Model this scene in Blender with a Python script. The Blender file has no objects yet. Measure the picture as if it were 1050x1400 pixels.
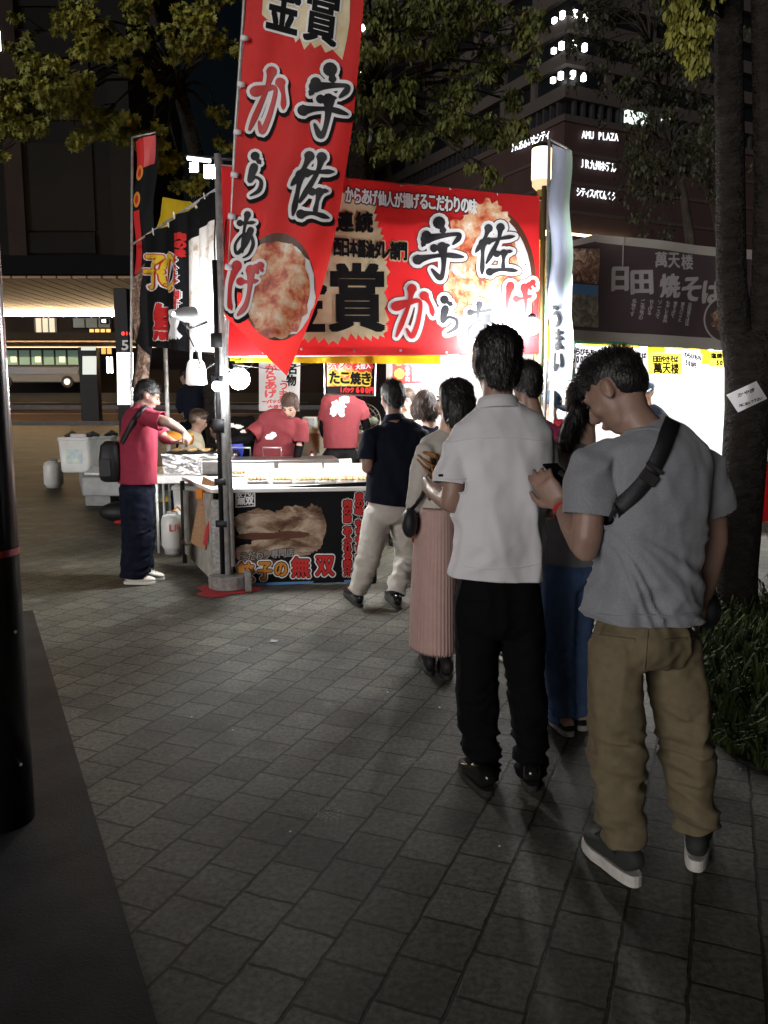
import bpy, bmesh, math, random
import numpy as np
from mathutils import Vector, Matrix
from mathutils.bvhtree import BVHTree
random.seed(7)
rng = np.random.default_rng(7)
R = math.radians
SC = bpy.context.scene
COL = SC.collection

# ------------------------------------------------------------------ camera, sky, sun, exposure
FPX, CAMH, PITCH = 1130.0, 1.55, math.atan(155 / 1130)
cam_data = bpy.data.cameras.new('camera')
cam = bpy.data.objects.new('camera', cam_data)
COL.objects.link(cam)
cam.location = (0, 0, CAMH)
cam.rotation_euler = (math.pi / 2 - PITCH, 0, 0)
cam_data.sensor_fit = 'VERTICAL'
cam_data.sensor_height = 36
cam_data.lens = 36 * FPX / 1400
cam_data.clip_end = 2000
SC.camera = cam
SC.render.resolution_x, SC.render.resolution_y = 768, 1024
w = bpy.data.worlds.new('World')
SC.world = w
w.use_nodes = True
SUN_EL, SUN_AZ = R(8), R(-34)          # low, from behind the camera: the plaza's own street lighting
sky = w.node_tree.nodes.new('ShaderNodeTexSky')
sky.sky_type = 'NISHITA'
sky.sun_disc = False
sky.sun_elevation = SUN_EL
sky.sun_rotation = math.pi + SUN_AZ
bg = w.node_tree.nodes['Background']
w.node_tree.links.new(sky.outputs[0], bg.inputs[0])
bg.inputs[1].default_value = 0.0011
sun_data = bpy.data.lights.new('sun', 'SUN')
sun_data.energy = 1.6
sun_data.angle = R(26)
sun_data.color = (1.0, 0.95, 0.92)
sun = bpy.data.objects.new('sun', sun_data)
COL.objects.link(sun)
sun.rotation_euler = Vector((-math.sin(SUN_AZ) * math.cos(SUN_EL), math.cos(SUN_AZ) * math.cos(SUN_EL), -math.sin(SUN_EL))).to_track_quat('-Z', 'Y').to_euler()
SC.view_settings.view_transform = 'Standard'
SC.view_settings.look = 'None'
SC.view_settings.exposure = 0
SC.view_settings.gamma = 1
SC.cycles.use_denoising = True
SC.cycles.sample_clamp_indirect = 6
SC.cycles.max_bounces = 6
SC.cycles.transparent_max_bounces = 6
SC.cycles.caustics_reflective = False
SC.cycles.caustics_refractive = False
LAMP = 1.0

# ------------------------------------------------------------------ pixel -> world helpers (photograph is 1050 x 1400)
CP, SP = math.cos(PITCH), math.sin(PITCH)
EYE = Vector((0, 0, CAMH))
def ray(u, v):
    cy = (700 - v) / FPX
    return Vector(((u - 525) / FPX, CP + cy * SP, -SP + cy * CP))
def P(u, v, Y):
    d = ray(u, v)
    return EYE + d * (Y / d.y)
def G(u, v, z=0.0):
    d = ray(u, v)
    return EYE + d * ((z - CAMH) / d.z)
def zg(y):                                 # the terrain: flat plaza, then a gentle rise to the bus terminal
    if y < 13: return 0.0
    if y < 40: return 0.31 * (y - 13) / 27
    if y < 66: return 0.31 + 1.7 * (y - 40) / 26
    return 2.01

# ------------------------------------------------------------------ materials
def mat(name, col, rough=0.6, metal=0.0, var=0.0, vs=8.0, bump=0.0, bs=60.0, spec=0.5, emit=0.0, ecol=None,
        col2=None, stretch=None, trans=0.0, sss=0.0, detail=5, sheen=0.0, bdist=0.02):
    m = bpy.data.materials.new(name)
    m.use_nodes = True
    nt = m.node_tree
    b = nt.nodes['Principled BSDF']
    b.inputs['Base Color'].default_value = (*col, 1)
    b.inputs['Roughness'].default_value = rough
    b.inputs['Metallic'].default_value = metal
    b.inputs['Specular IOR Level'].default_value = spec
    if sheen: b.inputs['Sheen Weight'].default_value = sheen
    if sss:
        b.inputs['Subsurface Weight'].default_value = sss
        b.inputs['Subsurface Radius'].default_value = (0.02, 0.008, 0.004)
    if trans: b.inputs['Transmission Weight'].default_value = trans
    if emit:
        b.inputs['Emission Color'].default_value = (*(ecol or col), 1)
        b.inputs['Emission Strength'].default_value = emit
    tc = nt.nodes.new('ShaderNodeTexCoord')
    src = tc.outputs['Object']
    if stretch:
        mp = nt.nodes.new('ShaderNodeMapping')
        mp.inputs['Scale'].default_value = stretch
        nt.links.new(src, mp.inputs[0]); src = mp.outputs[0]
    if var or col2:
        n = nt.nodes.new('ShaderNodeTexNoise')
        n.inputs['Scale'].default_value = vs
        n.inputs['Detail'].default_value = detail
        n.inputs['Roughness'].default_value = 0.62
        nt.links.new(src, n.inputs['Vector'])
        cr = nt.nodes.new('ShaderNodeValToRGB')
        c2 = col2 or tuple(min(1, c * (1 + var)) for c in col)
        c1 = col if col2 else tuple(c * (1 - var) for c in col)
        cr.color_ramp.elements[0].position = 0.32
        cr.color_ramp.elements[1].position = 0.68
        cr.color_ramp.elements[0].color = (*c1, 1)
        cr.color_ramp.elements[1].color = (*c2, 1)
        nt.links.new(n.outputs['Fac'], cr.inputs[0])
        nt.links.new(cr.outputs[0], b.inputs['Base Color'])
    if bump:
        n2 = nt.nodes.new('ShaderNodeTexNoise')
        n2.inputs['Scale'].default_value = bs
        n2.inputs['Detail'].default_value = 4
        nt.links.new(src, n2.inputs['Vector'])
        bp = nt.nodes.new('ShaderNodeBump')
        bp.inputs['Strength'].default_value = bump
        bp.inputs['Distance'].default_value = bdist
        nt.links.new(n2.outputs['Fac'], bp.inputs['Height'])
        nt.links.new(bp.outputs[0], b.inputs['Normal'])
    return m

def ramp_mat(name, stops, vs=6.0, rough=0.5, stretch=None, detail=6, bump=0.3, dist=0.6):
    """printed photographs: several colours from one distorted noise"""
    m = mat(name, (0.5, 0.5, 0.5), rough)
    nt = m.node_tree; b = nt.nodes['Principled BSDF']
    tc = nt.nodes.new('ShaderNodeTexCoord'); src = tc.outputs['Object']
    if stretch:
        mp = nt.nodes.new('ShaderNodeMapping'); mp.inputs['Scale'].default_value = stretch
        nt.links.new(src, mp.inputs[0]); src = mp.outputs[0]
    n = nt.nodes.new('ShaderNodeTexNoise')
    n.inputs['Scale'].default_value = vs; n.inputs['Detail'].default_value = detail
    n.inputs['Distortion'].default_value = dist; n.inputs['Roughness'].default_value = 0.65
    nt.links.new(src, n.inputs['Vector'])
    cr = nt.nodes.new('ShaderNodeValToRGB')
    els = cr.color_ramp.elements
    els[0].position, els[0].color = stops[0][0], (*stops[0][1], 1)
    els[1].position, els[1].color = stops[-1][0], (*stops[-1][1], 1)
    for p_, c_ in stops[1:-1]:
        e = els.new(p_); e.color = (*c_, 1)
    nt.links.new(n.outputs['Fac'], cr.inputs[0]); nt.links.new(cr.outputs[0], b.inputs['Base Color'])
    return m

M = {}
M['skin'] = mat('skin', (0.275, 0.17, 0.13), 0.5, var=0.10, vs=14, sss=0.12, bump=0.06, bs=240)
M['skin_pale'] = mat('pale_skin', (0.62, 0.40, 0.30), 0.5, var=0.07, vs=14, sss=0.12)
M['hair_black'] = mat('black_hair', (0.010, 0.009, 0.009), 0.45, bump=0.4, bs=120, stretch=(1, 1, 0.25))
M['hair_brown'] = mat('brown_hair', (0.055, 0.033, 0.022), 0.4, bump=0.5, bs=110, stretch=(1, 1, 0.12))
M['tee_grey'] = mat('heather_grey_jersey', (0.215, 0.224, 0.248), 0.9, var=0.13, vs=190, bump=0.25, bs=300, sheen=0.2, bdist=0.004)
M['shirt_white'] = mat('white_pique', (0.62, 0.61, 0.635), 0.85, var=0.03, vs=9, bump=0.2, bs=320, sheen=0.2, bdist=0.004)
M['khaki'] = mat('khaki_twill', (0.135, 0.108, 0.060), 0.85, var=0.12, vs=30, bump=0.25, bs=260, bdist=0.004)
M['black_cloth'] = mat('black_wool', (0.004, 0.004, 0.005), 0.9, bump=0.2, bs=260, bdist=0.004, spec=0.08)
M['black_nylon'] = mat('black_webbing', (0.012, 0.012, 0.014), 0.55, bump=0.4, bs=400, bdist=0.004)
M['navy'] = mat('navy_jersey', (0.008, 0.010, 0.018), 0.9, bump=0.2, bs=300, bdist=0.004, spec=0.1)
M['denim'] = mat('dark_denim', (0.009, 0.011, 0.022), 0.9, var=0.3, vs=20, bump=0.2, bs=300, bdist=0.004, spec=0.1)
M['beige'] = mat('stone_chino', (0.50, 0.47, 0.42), 0.85, var=0.06, vs=20, bump=0.2, bs=260, bdist=0.004)
M['red_polo'] = mat('crimson_jersey', (0.27, 0.016, 0.042), 0.85, var=0.08, vs=30, bump=0.2, bs=300, bdist=0.004)
M['maroon'] = mat('maroon_jersey', (0.19, 0.026, 0.034), 0.85, var=0.08, vs=30)
M['magenta'] = mat('raspberry_jersey', (0.33, 0.03, 0.10), 0.85, var=0.08, vs=30)
M['cream_knit'] = mat('cream_knit', (0.50, 0.47, 0.42), 0.9, var=0.06, vs=40, bump=0.4, bs=160, bdist=0.006)
M['pink_skirt'] = mat('dusty_pink_pleats', (0.46, 0.30, 0.27), 0.85, var=0.06, vs=20)
M['blue_cloth'] = mat('blue_chambray', (0.085, 0.155, 0.33), 0.85, var=0.15, vs=25, stretch=(1, 1, 0.2), bump=0.2, bs=280, bdist=0.004)
M['sand_shirt'] = mat('sand_cotton', (0.42, 0.38, 0.28), 0.85, var=0.08, vs=20)
M['shoe_black'] = mat('black_leather', (0.008, 0.008, 0.008), 0.16)
M['shoe_matte'] = mat('black_suede', (0.012, 0.011, 0.011), 0.7)
M['sneaker_dark'] = mat('dark_green_mesh', (0.022, 0.026, 0.022), 0.8, bump=0.4, bs=250, bdist=0.005)
M['sole_white'] = mat('off_white_rubber', (0.52, 0.50, 0.46), 0.6, var=0.15, vs=30)
M['canvas_white'] = mat('white_canvas', (0.72, 0.69, 0.62), 0.8)
M['eye'] = mat('eye_dark', (0.02, 0.015, 0.012), 0.2)
M['lip'] = mat('lips', (0.26, 0.11, 0.09), 0.5)
M['white_print'] = mat('white_ink', (0.85, 0.84, 0.82), 0.7)
M['vermilion'] = mat('banner_red', (0.62, 0.018, 0.022), 0.5, bump=0.10, bs=7, var=0.05, vs=3)
M['flag_red'] = mat('flag_red', (0.60, 0.022, 0.020), 0.65, bump=0.12, bs=9, var=0.05, vs=4)
M['ink_black'] = mat('ink_black', (0.008, 0.008, 0.009), 0.7, bump=0.08, bs=9, spec=0.12)
M['ink_white'] = mat('ink_white', (0.84, 0.83, 0.84), 0.5)
M['ink_grey'] = mat('ink_brush_grey', (0.012, 0.012, 0.014), 0.6, col2=(0.05, 0.05, 0.055), vs=4, detail=1, spec=0.15)
M['ink_red'] = mat('ink_red', (0.55, 0.02, 0.02), 0.5)
M['ink_gold'] = mat('ink_gold', (0.58, 0.46, 0.24), 0.5, col2=(0.82, 0.72, 0.48), vs=5)
M['ink_yellow'] = mat('ink_yellow', (0.80, 0.55, 0.03), 0.5)
M['ink_orange'] = mat('ink_orange', (0.62, 0.24, 0.03), 0.5)
M['bowl_brown'] = mat('bowl_brown', (0.10, 0.035, 0.018), 0.5)
M['chicken'] = ramp_mat('fried_chicken_print', [(0.30, (0.20, 0.035, 0.015)), (0.40, (0.50, 0.07, 0.03)), (0.47, (0.70, 0.22, 0.10)), (0.53, (0.74, 0.40, 0.22)), (0.60, (0.82, 0.55, 0.36)), (0.68, (0.93, 0.82, 0.70))], vs=8.5, detail=8, dist=0.2)
M['gyoza_print'] = ramp_mat('gyoza_print', [(0.32, (0.02, 0.012, 0.009)), (0.42, (0.12, 0.06, 0.03)), (0.50, (0.26, 0.17, 0.11)), (0.58, (0.45, 0.34, 0.25)), (0.72, (0.66, 0.56, 0.46))], vs=4.2, stretch=(0.8, 1, 1.8), detail=7)
M['noodle_print'] = ramp_mat('noodle_print', [(0.30, (0.03, 0.018, 0.012)), (0.5, (0.16, 0.09, 0.06)), (0.62, (0.45, 0.33, 0.25)), (0.75, (0.7, 0.6, 0.5))], vs=9, dist=2.0)
M['sky_print'] = mat('printed_blue_sky', (0.10, 0.24, 0.5), 0.5)
M['town_print'] = ramp_mat('printed_town', [(0.3, (0.04, 0.07, 0.05)), (0.5, (0.22, 0.2, 0.16)), (0.7, (0.5, 0.46, 0.4))], vs=14)
M['steel'] = mat('scuffed_steel', (0.42, 0.42, 0.41), 0.42, 0.35, var=0.3, vs=14, bump=0.1, bs=40)
M['dark_steel'] = mat('dark_painted_steel', (0.014, 0.014, 0.015), 0.5, 0.0, spec=0.2)
M['black_gloss'] = mat('black_gloss_paint', (0.010, 0.010, 0.011), 0.22, 0.2, bump=0.05, bs=6, var=0.2, vs=5)
M['brass'] = mat('aged_brass', (0.42, 0.30, 0.14), 0.4, 0.8)
M['yellow_tarp'] = mat('yellow_tarp', (0.74, 0.52, 0.02), 0.55, bump=0.5, bs=7, var=0.08, vs=5)
M['white_tarp'] = mat('white_tarp', (0.80, 0.79, 0.76), 0.55, bump=0.5, bs=5, bdist=0.05)
M['green_paint'] = mat('green_painted_pole', (0.03, 0.20, 0.08), 0.45)
M['concrete'] = mat('cast_concrete', (0.26, 0.25, 0.24), 0.9, var=0.3, vs=22, bump=0.4, bs=50)
M['white_plastic'] = mat('white_plastic', (0.70, 0.71, 0.68), 0.4, var=0.06, vs=8)
M['grey_plastic'] = mat('grey_plastic', (0.30, 0.31, 0.31), 0.5, var=0.15, vs=9)
M['white_board'] = mat('white_board', (0.72, 0.71, 0.68), 0.5, var=0.12, vs=14)
M['dirty_board'] = mat('scuffed_panel', (0.36, 0.35, 0.31), 0.6, var=0.35, vs=9, bump=0.2, bs=30)
M['foil'] = mat('crumpled_foil', (0.82, 0.82, 0.82), 0.22, 1.0, bump=1.0, bs=22, bdist=0.03)
M['cardboard'] = mat('corrugated_card', (0.36, 0.21, 0.11), 0.85, var=0.25, vs=60, stretch=(0.3, 0.3, 2.5), bump=0.3, bs=90)
M['food_brown'] = mat('grilled_dumpling', (0.42, 0.19, 0.05), 0.5, col2=(0.80, 0.58, 0.30), vs=26)
M['food_white'] = mat('white_food_tray', (0.80, 0.79, 0.75), 0.5)
M['blue_plastic'] = mat('blue_plastic', (0.03, 0.05, 0.5), 0.4)
M['red_plastic'] = mat('red_plastic', (0.45, 0.02, 0.03), 0.6, bump=0.3, bs=30)
M['tin'] = mat('stainless', (0.5, 0.5, 0.5), 0.3, 1.0, var=0.15, vs=10)
M['leaf'] = mat('leaf_green', (0.045, 0.060, 0.012), 0.65, col2=(0.13, 0.14, 0.026), vs=1.6)
M['leaf_warm'] = mat('leaf_yellow_green', (0.075, 0.085, 0.012), 0.6, col2=(0.30, 0.29, 0.04), vs=1.3)
M['leaf_dark'] = mat('leaf_dark', (0.018, 0.021, 0.008), 0.6, col2=(0.045, 0.045, 0.018), vs=1.6)
M['grass'] = mat('grass_blades', (0.018, 0.030, 0.008), 0.75, col2=(0.06, 0.08, 0.022), vs=5, spec=0.15)
M['bark'] = mat('bark', (0.016, 0.0138, 0.012), 0.95, col2=(0.036, 0.031, 0.028), vs=8, stretch=(1, 1, 2.0), bump=1.0, bs=26, spec=0.1, bdist=0.04)
M['bark_pale'] = mat('pale_bark', (0.022, 0.018, 0.012), 0.9, col2=(0.05, 0.04, 0.028), vs=9, bump=0.5, bs=22)
M['soil'] = mat('soil', (0.02, 0.016, 0.011), 1.0, var=0.4, vs=14, bump=0.5, bs=30)
M['asphalt'] = mat('asphalt', (0.032, 0.032, 0.034), 0.8, var=0.3, vs=3, bump=0.3, bs=120)
M['kerbstone'] = mat('kerbstone', (0.12, 0.12, 0.12), 0.8, var=0.2, vs=5)
M['paint_white'] = mat('road_paint', (0.45, 0.45, 0.43), 0.7)
M['paper'] = mat('white_paper', (0.70, 0.69, 0.70), 0.8)
M['paper_yellow'] = mat('yellow_paper', (0.80, 0.62, 0.08), 0.8)
def translucent(m, k=0.5):
    nt = m.node_tree; b = nt.nodes['Principled BSDF']; out = [n for n in nt.nodes if n.type == 'OUTPUT_MATERIAL'][0]
    tl = nt.nodes.new('ShaderNodeBsdfTranslucent'); mx = nt.nodes.new('ShaderNodeMixShader'); mx.inputs[0].default_value = k
    if b.inputs['Base Color'].is_linked: nt.links.new(b.inputs['Base Color'].links[0].from_socket, tl.inputs[0])
    else: tl.inputs[0].default_value = b.inputs['Base Color'].default_value
    nt.links.new(b.outputs[0], mx.inputs[1]); nt.links.new(tl.outputs[0], mx.inputs[2]); nt.links.new(mx.outputs[0], out.inputs[0])
M['ink_brown'] = mat('banner_brown', (0.045, 0.029, 0.031), 0.75, bump=0.25, bs=5, var=0.08, vs=3)
M['ink_cream'] = mat('ink_cream', (0.30, 0.285, 0.28), 0.7)
M['border_grey'] = mat('banner_hem', (0.30, 0.28, 0.25), 0.8)
M['flag_white'] = mat('pale_blue_flag', (0.42, 0.48, 0.62), 0.75, bump=0.3, bs=9)
M['flag_green'] = mat('pale_green_hem', (0.30, 0.42, 0.36), 0.75)
for k_ in ('paper', 'paper_yellow', 'yellow_tarp', 'white_tarp', 'flag_red', 'vermilion', 'flag_white'): translucent(M[k_], 0.35)
M['lamp_white'] = mat('bulb_white', (1, 1, 1), emit=1, ecol=(1.0, 0.98, 0.95))
M['glass_dark'] = mat('dark_window_glass', (0.008, 0.009, 0.011), 0.35, spec=0.15)
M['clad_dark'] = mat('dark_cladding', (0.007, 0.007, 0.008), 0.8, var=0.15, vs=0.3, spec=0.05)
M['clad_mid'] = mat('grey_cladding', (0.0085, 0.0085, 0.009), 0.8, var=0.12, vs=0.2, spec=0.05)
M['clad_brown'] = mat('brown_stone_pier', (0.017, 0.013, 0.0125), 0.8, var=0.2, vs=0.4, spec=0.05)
M['tower_grey'] = mat('pale_spandrel', (0.052, 0.043, 0.041), 0.7, var=0.10, vs=0.3)
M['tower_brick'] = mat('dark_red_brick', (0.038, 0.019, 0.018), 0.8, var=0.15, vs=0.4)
M['tower_band'] = mat('stone_course', (0.050, 0.038, 0.036), 0.7)
M['louver'] = mat('metal_louver', (0.026, 0.026, 0.030), 0.5)
M['timber'] = mat('timber_soffit', (0.34, 0.20, 0.10), 0.6, var=0.14, vs=2.0)
M['bus_white'] = mat('bus_white', (0.13, 0.135, 0.145), 0.5, spec=0.1)
M['bus_blue'] = mat('bus_navy', (0.02, 0.03, 0.07), 0.35)
M['rubber'] = mat('rubber', (0.012, 0.012, 0.012), 0.8)
def emitter(name, col, s):
    return mat(name, tuple(min(1, c) for c in col), 0.5, emit=s, ecol=col)
M['em_sign'] = emitter('lit_letters', (0.92, 0.95, 1.0), 1.6)
M['em_white'] = emitter('lit_panel', (1.0, 0.98, 0.96), 6)
M['em_strip'] = emitter('warm_light_strip', (1.0, 0.72, 0.40), 420)
M['em_bus'] = emitter('bus_saloon_light', (0.20, 0.36, 0.30), 0.15)
M['em_bus_warm'] = emitter('bus_lamp', (0.9, 0.95, 0.6), 0.8)
M['em_room'] = emitter('lit_room', (0.85, 0.80, 0.68), 0.22)
M['em_shop'] = emitter('lit_shopfront', (1.0, 0.55, 0.12), 0.8)
M['em_kiosk'] = emitter('lit_poster', (0.85, 0.90, 0.82), 0.55)
M['em_red'] = emitter('red_led', (1.0, 0.03, 0.02), 2.5)
M['em_lantern'] = emitter('lantern_glass', (1.0, 0.76, 0.47), 2.6)
M['em_bulb'] = emitter('led_bulb', (0.96, 0.98, 1.0), 500)
M['em_bulb_hot'] = emitter('hot_led_bulb', (0.97, 0.98, 1.0), 1000)
M['em_bulb_small'] = emitter('small_led_bulb', (0.96, 0.98, 1.0), 300)
M['em_tube'] = emitter('fluorescent_tube', (0.95, 0.98, 1.0), 55)
M['em_flood'] = emitter('flood_lamp', (0.97, 0.98, 1.0), 160)

# ------------------------------------------------------------------ mesh helpers
def world_of(o):
    m = o.matrix_basis.copy()
    while o.parent is not None: o = o.parent; m = o.matrix_basis @ m
    return m
class MB:
    """collects quads / tubes / boxes with a material index, becomes ONE mesh object"""
    def __init__(s): s.v, s.f, s.mi = [], [], []
    def add(s, vs, fs, mi=0):
        b = len(s.v)
        s.v.extend(Vector(x) for x in vs)
        s.f.extend(tuple(b + i for i in f) for f in fs)
        s.mi.extend([mi] * len(fs))
    def box(s, c, size, rot=None, mi=0):
        hx, hy, hz = size[0] / 2, size[1] / 2, size[2] / 2
        vs = [Vector((x, y, z)) for x in (-hx, hx) for y in (-hy, hy) for z in (-hz, hz)]
        if rot is not None: vs = [rot @ q for q in vs]
        s.add([Vector(c) + q for q in vs], [(0, 1, 3, 2), (4, 6, 7, 5), (0, 4, 5, 1), (2, 3, 7, 6), (0, 2, 6, 4), (1, 5, 7, 3)], mi)
    def tube(s, pts, rads, n=12, cap=True, mi=0, xaxis=None, e=2.0):
        pts = [Vector(q) for q in pts]
        if not isinstance(rads, list): rads = [rads] * len(pts)
        rings = []
        px = None
        for i, q in enumerate(pts):
            t = (pts[min(i + 1, len(pts) - 1)] - pts[max(i - 1, 0)])
            t = t.normalized() if t.length > 1e-9 else Vector((0, 0, 1))
            ref = Vector(xaxis) if xaxis is not None else (px if px is not None else (Vector((1, 0, 0)) if abs(t.x) < 0.8 else Vector((0, 1, 0))))
            x = (ref - t * ref.dot(t))
            if x.length < 1e-6: x = t.orthogonal()
            x.normalize(); y = t.cross(x); px = x
            r = rads[i]; rx, ry = (r if isinstance(r, (tuple, list)) else (r, r))
            ring = []
            for k in range(n):
                a = 2 * math.pi * k / n
                ca, sa = math.cos(a), math.sin(a)
                ring.append(q + x * (rx * math.copysign(abs(ca) ** (2 / e), ca)) + y * (ry * math.copysign(abs(sa) ** (2 / e), sa)))
            rings.append(ring)
        vs = [p for r_ in rings for p in r_]
        fs = []
        for i in range(len(pts) - 1):
            for k in range(n):
                a, b_ = i * n + k, i * n + (k + 1) % n
                fs.append((a, b_, b_ + n, a + n))
        if cap:
            fs.append(tuple(range(n - 1, -1, -1)))
            fs.append(tuple((len(pts) - 1) * n + k for k in range(n)))
        s.add(vs, fs, mi)
    def ell(s, c, r, rot=None, n=16, m=10, mi=0):
        vs, fs = [], []
        for i in range(1, m):
            th = math.pi * i / m
            for k in range(n):
                ph = 2 * math.pi * k / n
                vs.append(Vector((r[0] * math.sin(th) * math.cos(ph), r[1] * math.sin(th) * math.sin(ph), r[2] * math.cos(th))))
        vs += [Vector((0, 0, r[2])), Vector((0, 0, -r[2]))]
        T, B = len(vs) - 2, len(vs) - 1
        for i in range(m - 2):
            for k in range(n):
                fs.append((i * n + k, (i + 1) * n + k, (i + 1) * n + (k + 1) % n, i * n + (k + 1) % n))
        for k in range(n):
            fs.append((T, k, (k + 1) % n))
            fs.append((B, (m - 2) * n + (k + 1) % n, (m - 2) * n + k))
        if rot is not None: vs = [rot @ q for q in vs]
        s.add([Vector(c) + q for q in vs], fs, mi)
    def prism(s, poly, z0, z1, mi=0):
        n = len(poly)
        s.add([(p[0], p[1], z0) for p in poly] + [(p[0], p[1], z1) for p in poly],
              [tuple(range(n - 1, -1, -1)), tuple(range(n, 2 * n))] + [(i, (i + 1) % n, n + (i + 1) % n, n + i) for i in range(n)], mi)
    def lathe(s, c, prof, n=20, mi=0):
        s.tube([Vector(c) + Vector((0, 0, z)) for r, z in prof], [max(r, 1e-4) for r, z in prof], n=n, mi=mi, xaxis=(1, 0, 0))
    def slab(s, a, b_, c, d, th, mi=0):
        """a thick quad, corners in order"""
        a, b_, c, d = map(Vector, (a, b_, c, d))
        nrm = (b_ - a).cross(d - a).normalized() * th
        s.add([a, b_, c, d, a + nrm, b_ + nrm, c + nrm, d + nrm], [(0, 3, 2, 1), (4, 5, 6, 7), (0, 1, 5, 4), (1, 2, 6, 5), (2, 3, 7, 6), (3, 0, 4, 7)], mi)
    def build(s, name, m, parent=None, smooth=False, bevel=0.0):
        me = bpy.data.meshes.new(name)
        inv = world_of(parent).inverted() if parent is not None else None
        vs = [tuple(inv @ q) for q in s.v] if inv is not None else [tuple(q) for q in s.v]
        me.from_pydata(vs, [], s.f)
        ms = m if isinstance(m, (list, tuple)) else [m]
        for x in ms: me.materials.append(M[x] if isinstance(x, str) else x)
        me.polygons.foreach_set('material_index', s.mi)
        if smooth: me.polygons.foreach_set('use_smooth', [True] * len(me.polygons))
        me.update()
        o = bpy.data.objects.new(name, me)
        COL.objects.link(o)
        if parent is not None: o.parent = parent
        if bevel:
            bv = o.modifiers.new('bevel', 'BEVEL'); bv.width = bevel; bv.segments = 2; bv.limit_method = 'ANGLE'
        return o

def tag(o, label=None, cat=None, group=None, kind=None):
    if label: o['label'] = label
    if cat: o['category'] = cat
    if group: o['group'] = group
    if kind: o['kind'] = kind
    return o
def thing(name, label, cat, loc, rz=0.0, group=None):
    o = bpy.data.objects.new(name, None)
    COL.objects.link(o)
    o.empty_display_size = 0.1
    o.location = loc; o.rotation_euler = (0, 0, rz)
    o.matrix_world = Matrix.Translation(Vector(loc)) @ Matrix.Rotation(rz, 4, 'Z')
    return tag(o, label, cat, group)
def origin_to(o, loc):
    """a one-mesh thing gets its origin at its base"""
    loc = Vector(loc)
    o.data.transform(Matrix.Translation(-loc)); o.location = loc
    return o
def copy_tree(o, parent=None):
    c = o.copy(); COL.objects.link(c); c.parent = parent
    for ch in list(o.children): copy_tree(ch, c)
    return c

# ------------------------------------------------------------------ numpy noise, remesh
def vnoise(p):
    p = np.asarray(p); i = np.floor(p); f = p - i; u = f * f * (3 - 2 * f)
    def h(dx, dy, dz):
        q = (i[:, 0] + dx) * 127.1 + (i[:, 1] + dy) * 311.7 + (i[:, 2] + dz) * 74.7
        x = np.sin(q) * 43758.5453
        return (x - np.floor(x)) * 2 - 1
    def L(a, b, t): return a + (b - a) * t
    x0 = L(L(h(0, 0, 0), h(1, 0, 0), u[:, 0]), L(h(0, 1, 0), h(1, 1, 0), u[:, 0]), u[:, 1])
    x1 = L(L(h(0, 0, 1), h(1, 0, 1), u[:, 0]), L(h(0, 1, 1), h(1, 1, 1), u[:, 0]), u[:, 1])
    return L(x0, x1, u[:, 2])
def ridge(p):
    return (1 - np.abs(vnoise(p)) * 2.0).clip(-1, 1)

def remeshed(mb, name, m, parent, voxel=0.008, smooth=6, disp=None):
    """union of the shapes in mb as one smooth skin; disp(p, n) in the parent's space moves it along its normals"""
    o = mb.build(name, m, parent)
    rm = o.modifiers.new('r', 'REMESH'); rm.mode = 'VOXEL'; rm.voxel_size = voxel; rm.adaptivity = 0
    sm = o.modifiers.new('s', 'SMOOTH'); sm.factor = 0.5; sm.iterations = smooth
    dg = bpy.context.evaluated_depsgraph_get(); dg.update()
    me = bpy.data.meshes.new_from_object(o.evaluated_get(dg))
    old = o.data
    o.modifiers.clear(); o.data = me; me.name = name
    bpy.data.meshes.remove(old)
    if disp is not None:
        n = len(me.vertices)
        co = np.zeros(n * 3); me.vertices.foreach_get('co', co); co = co.reshape(-1, 3)
        no = np.zeros(n * 3); me.vertex_normals.foreach_get('vector', no); no = no.reshape(-1, 3)
        co = co + no * disp(co, no)[:, None]
        me.vertices.foreach_set('co', co.ravel())
    me.polygons.foreach_set('use_smooth', [True] * len(me.polygons))
    me.update()
    return o

def cut_open(o, cuts, thick=0.004):
    """opens a garment at its hems: cuts = (point, normal, pick) in world space, what lies beyond the plane goes"""
    inv = world_of(o).inverted(); r3 = inv.to_3x3()
    bm = bmesh.new(); bm.from_mesh(o.data)
    for p_, n_, pick in cuts:
        p_, n_ = inv @ p_, (r3 @ n_).normalized()
        skip = pick[3] if pick is not None and len(pick) > 3 else None
        if pick is None: faces = bm.faces[:]
        else:
            a, b_, rad = inv @ pick[0], inv @ pick[1], pick[2]; d = (b_ - a); L2 = d.length_squared
            def near(q):
                t_ = (q - a).dot(d) / L2
                return -0.6 < t_ < 1.6 and (q - (a + d * t_)).length < rad
            wm_ = world_of(o)
            faces = [f for f in bm.faces if near(f.calc_center_median()) and not (skip and skip(wm_ @ f.calc_center_median()))]
        geom = set(faces)
        for f in faces: geom.update(f.verts); geom.update(f.edges)
        bmesh.ops.bisect_plane(bm, geom=list(geom), plane_co=p_, plane_no=n_, clear_outer=True, dist=1e-5)
    bm.to_mesh(o.data); bm.free()
    o.data.polygons.foreach_set('use_smooth', [True] * len(o.data.polygons)); o.data.update()
    if thick:
        sd_ = o.modifiers.new('cloth', 'SOLIDIFY'); sd_.thickness = thick; sd_.offset = -1

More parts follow.
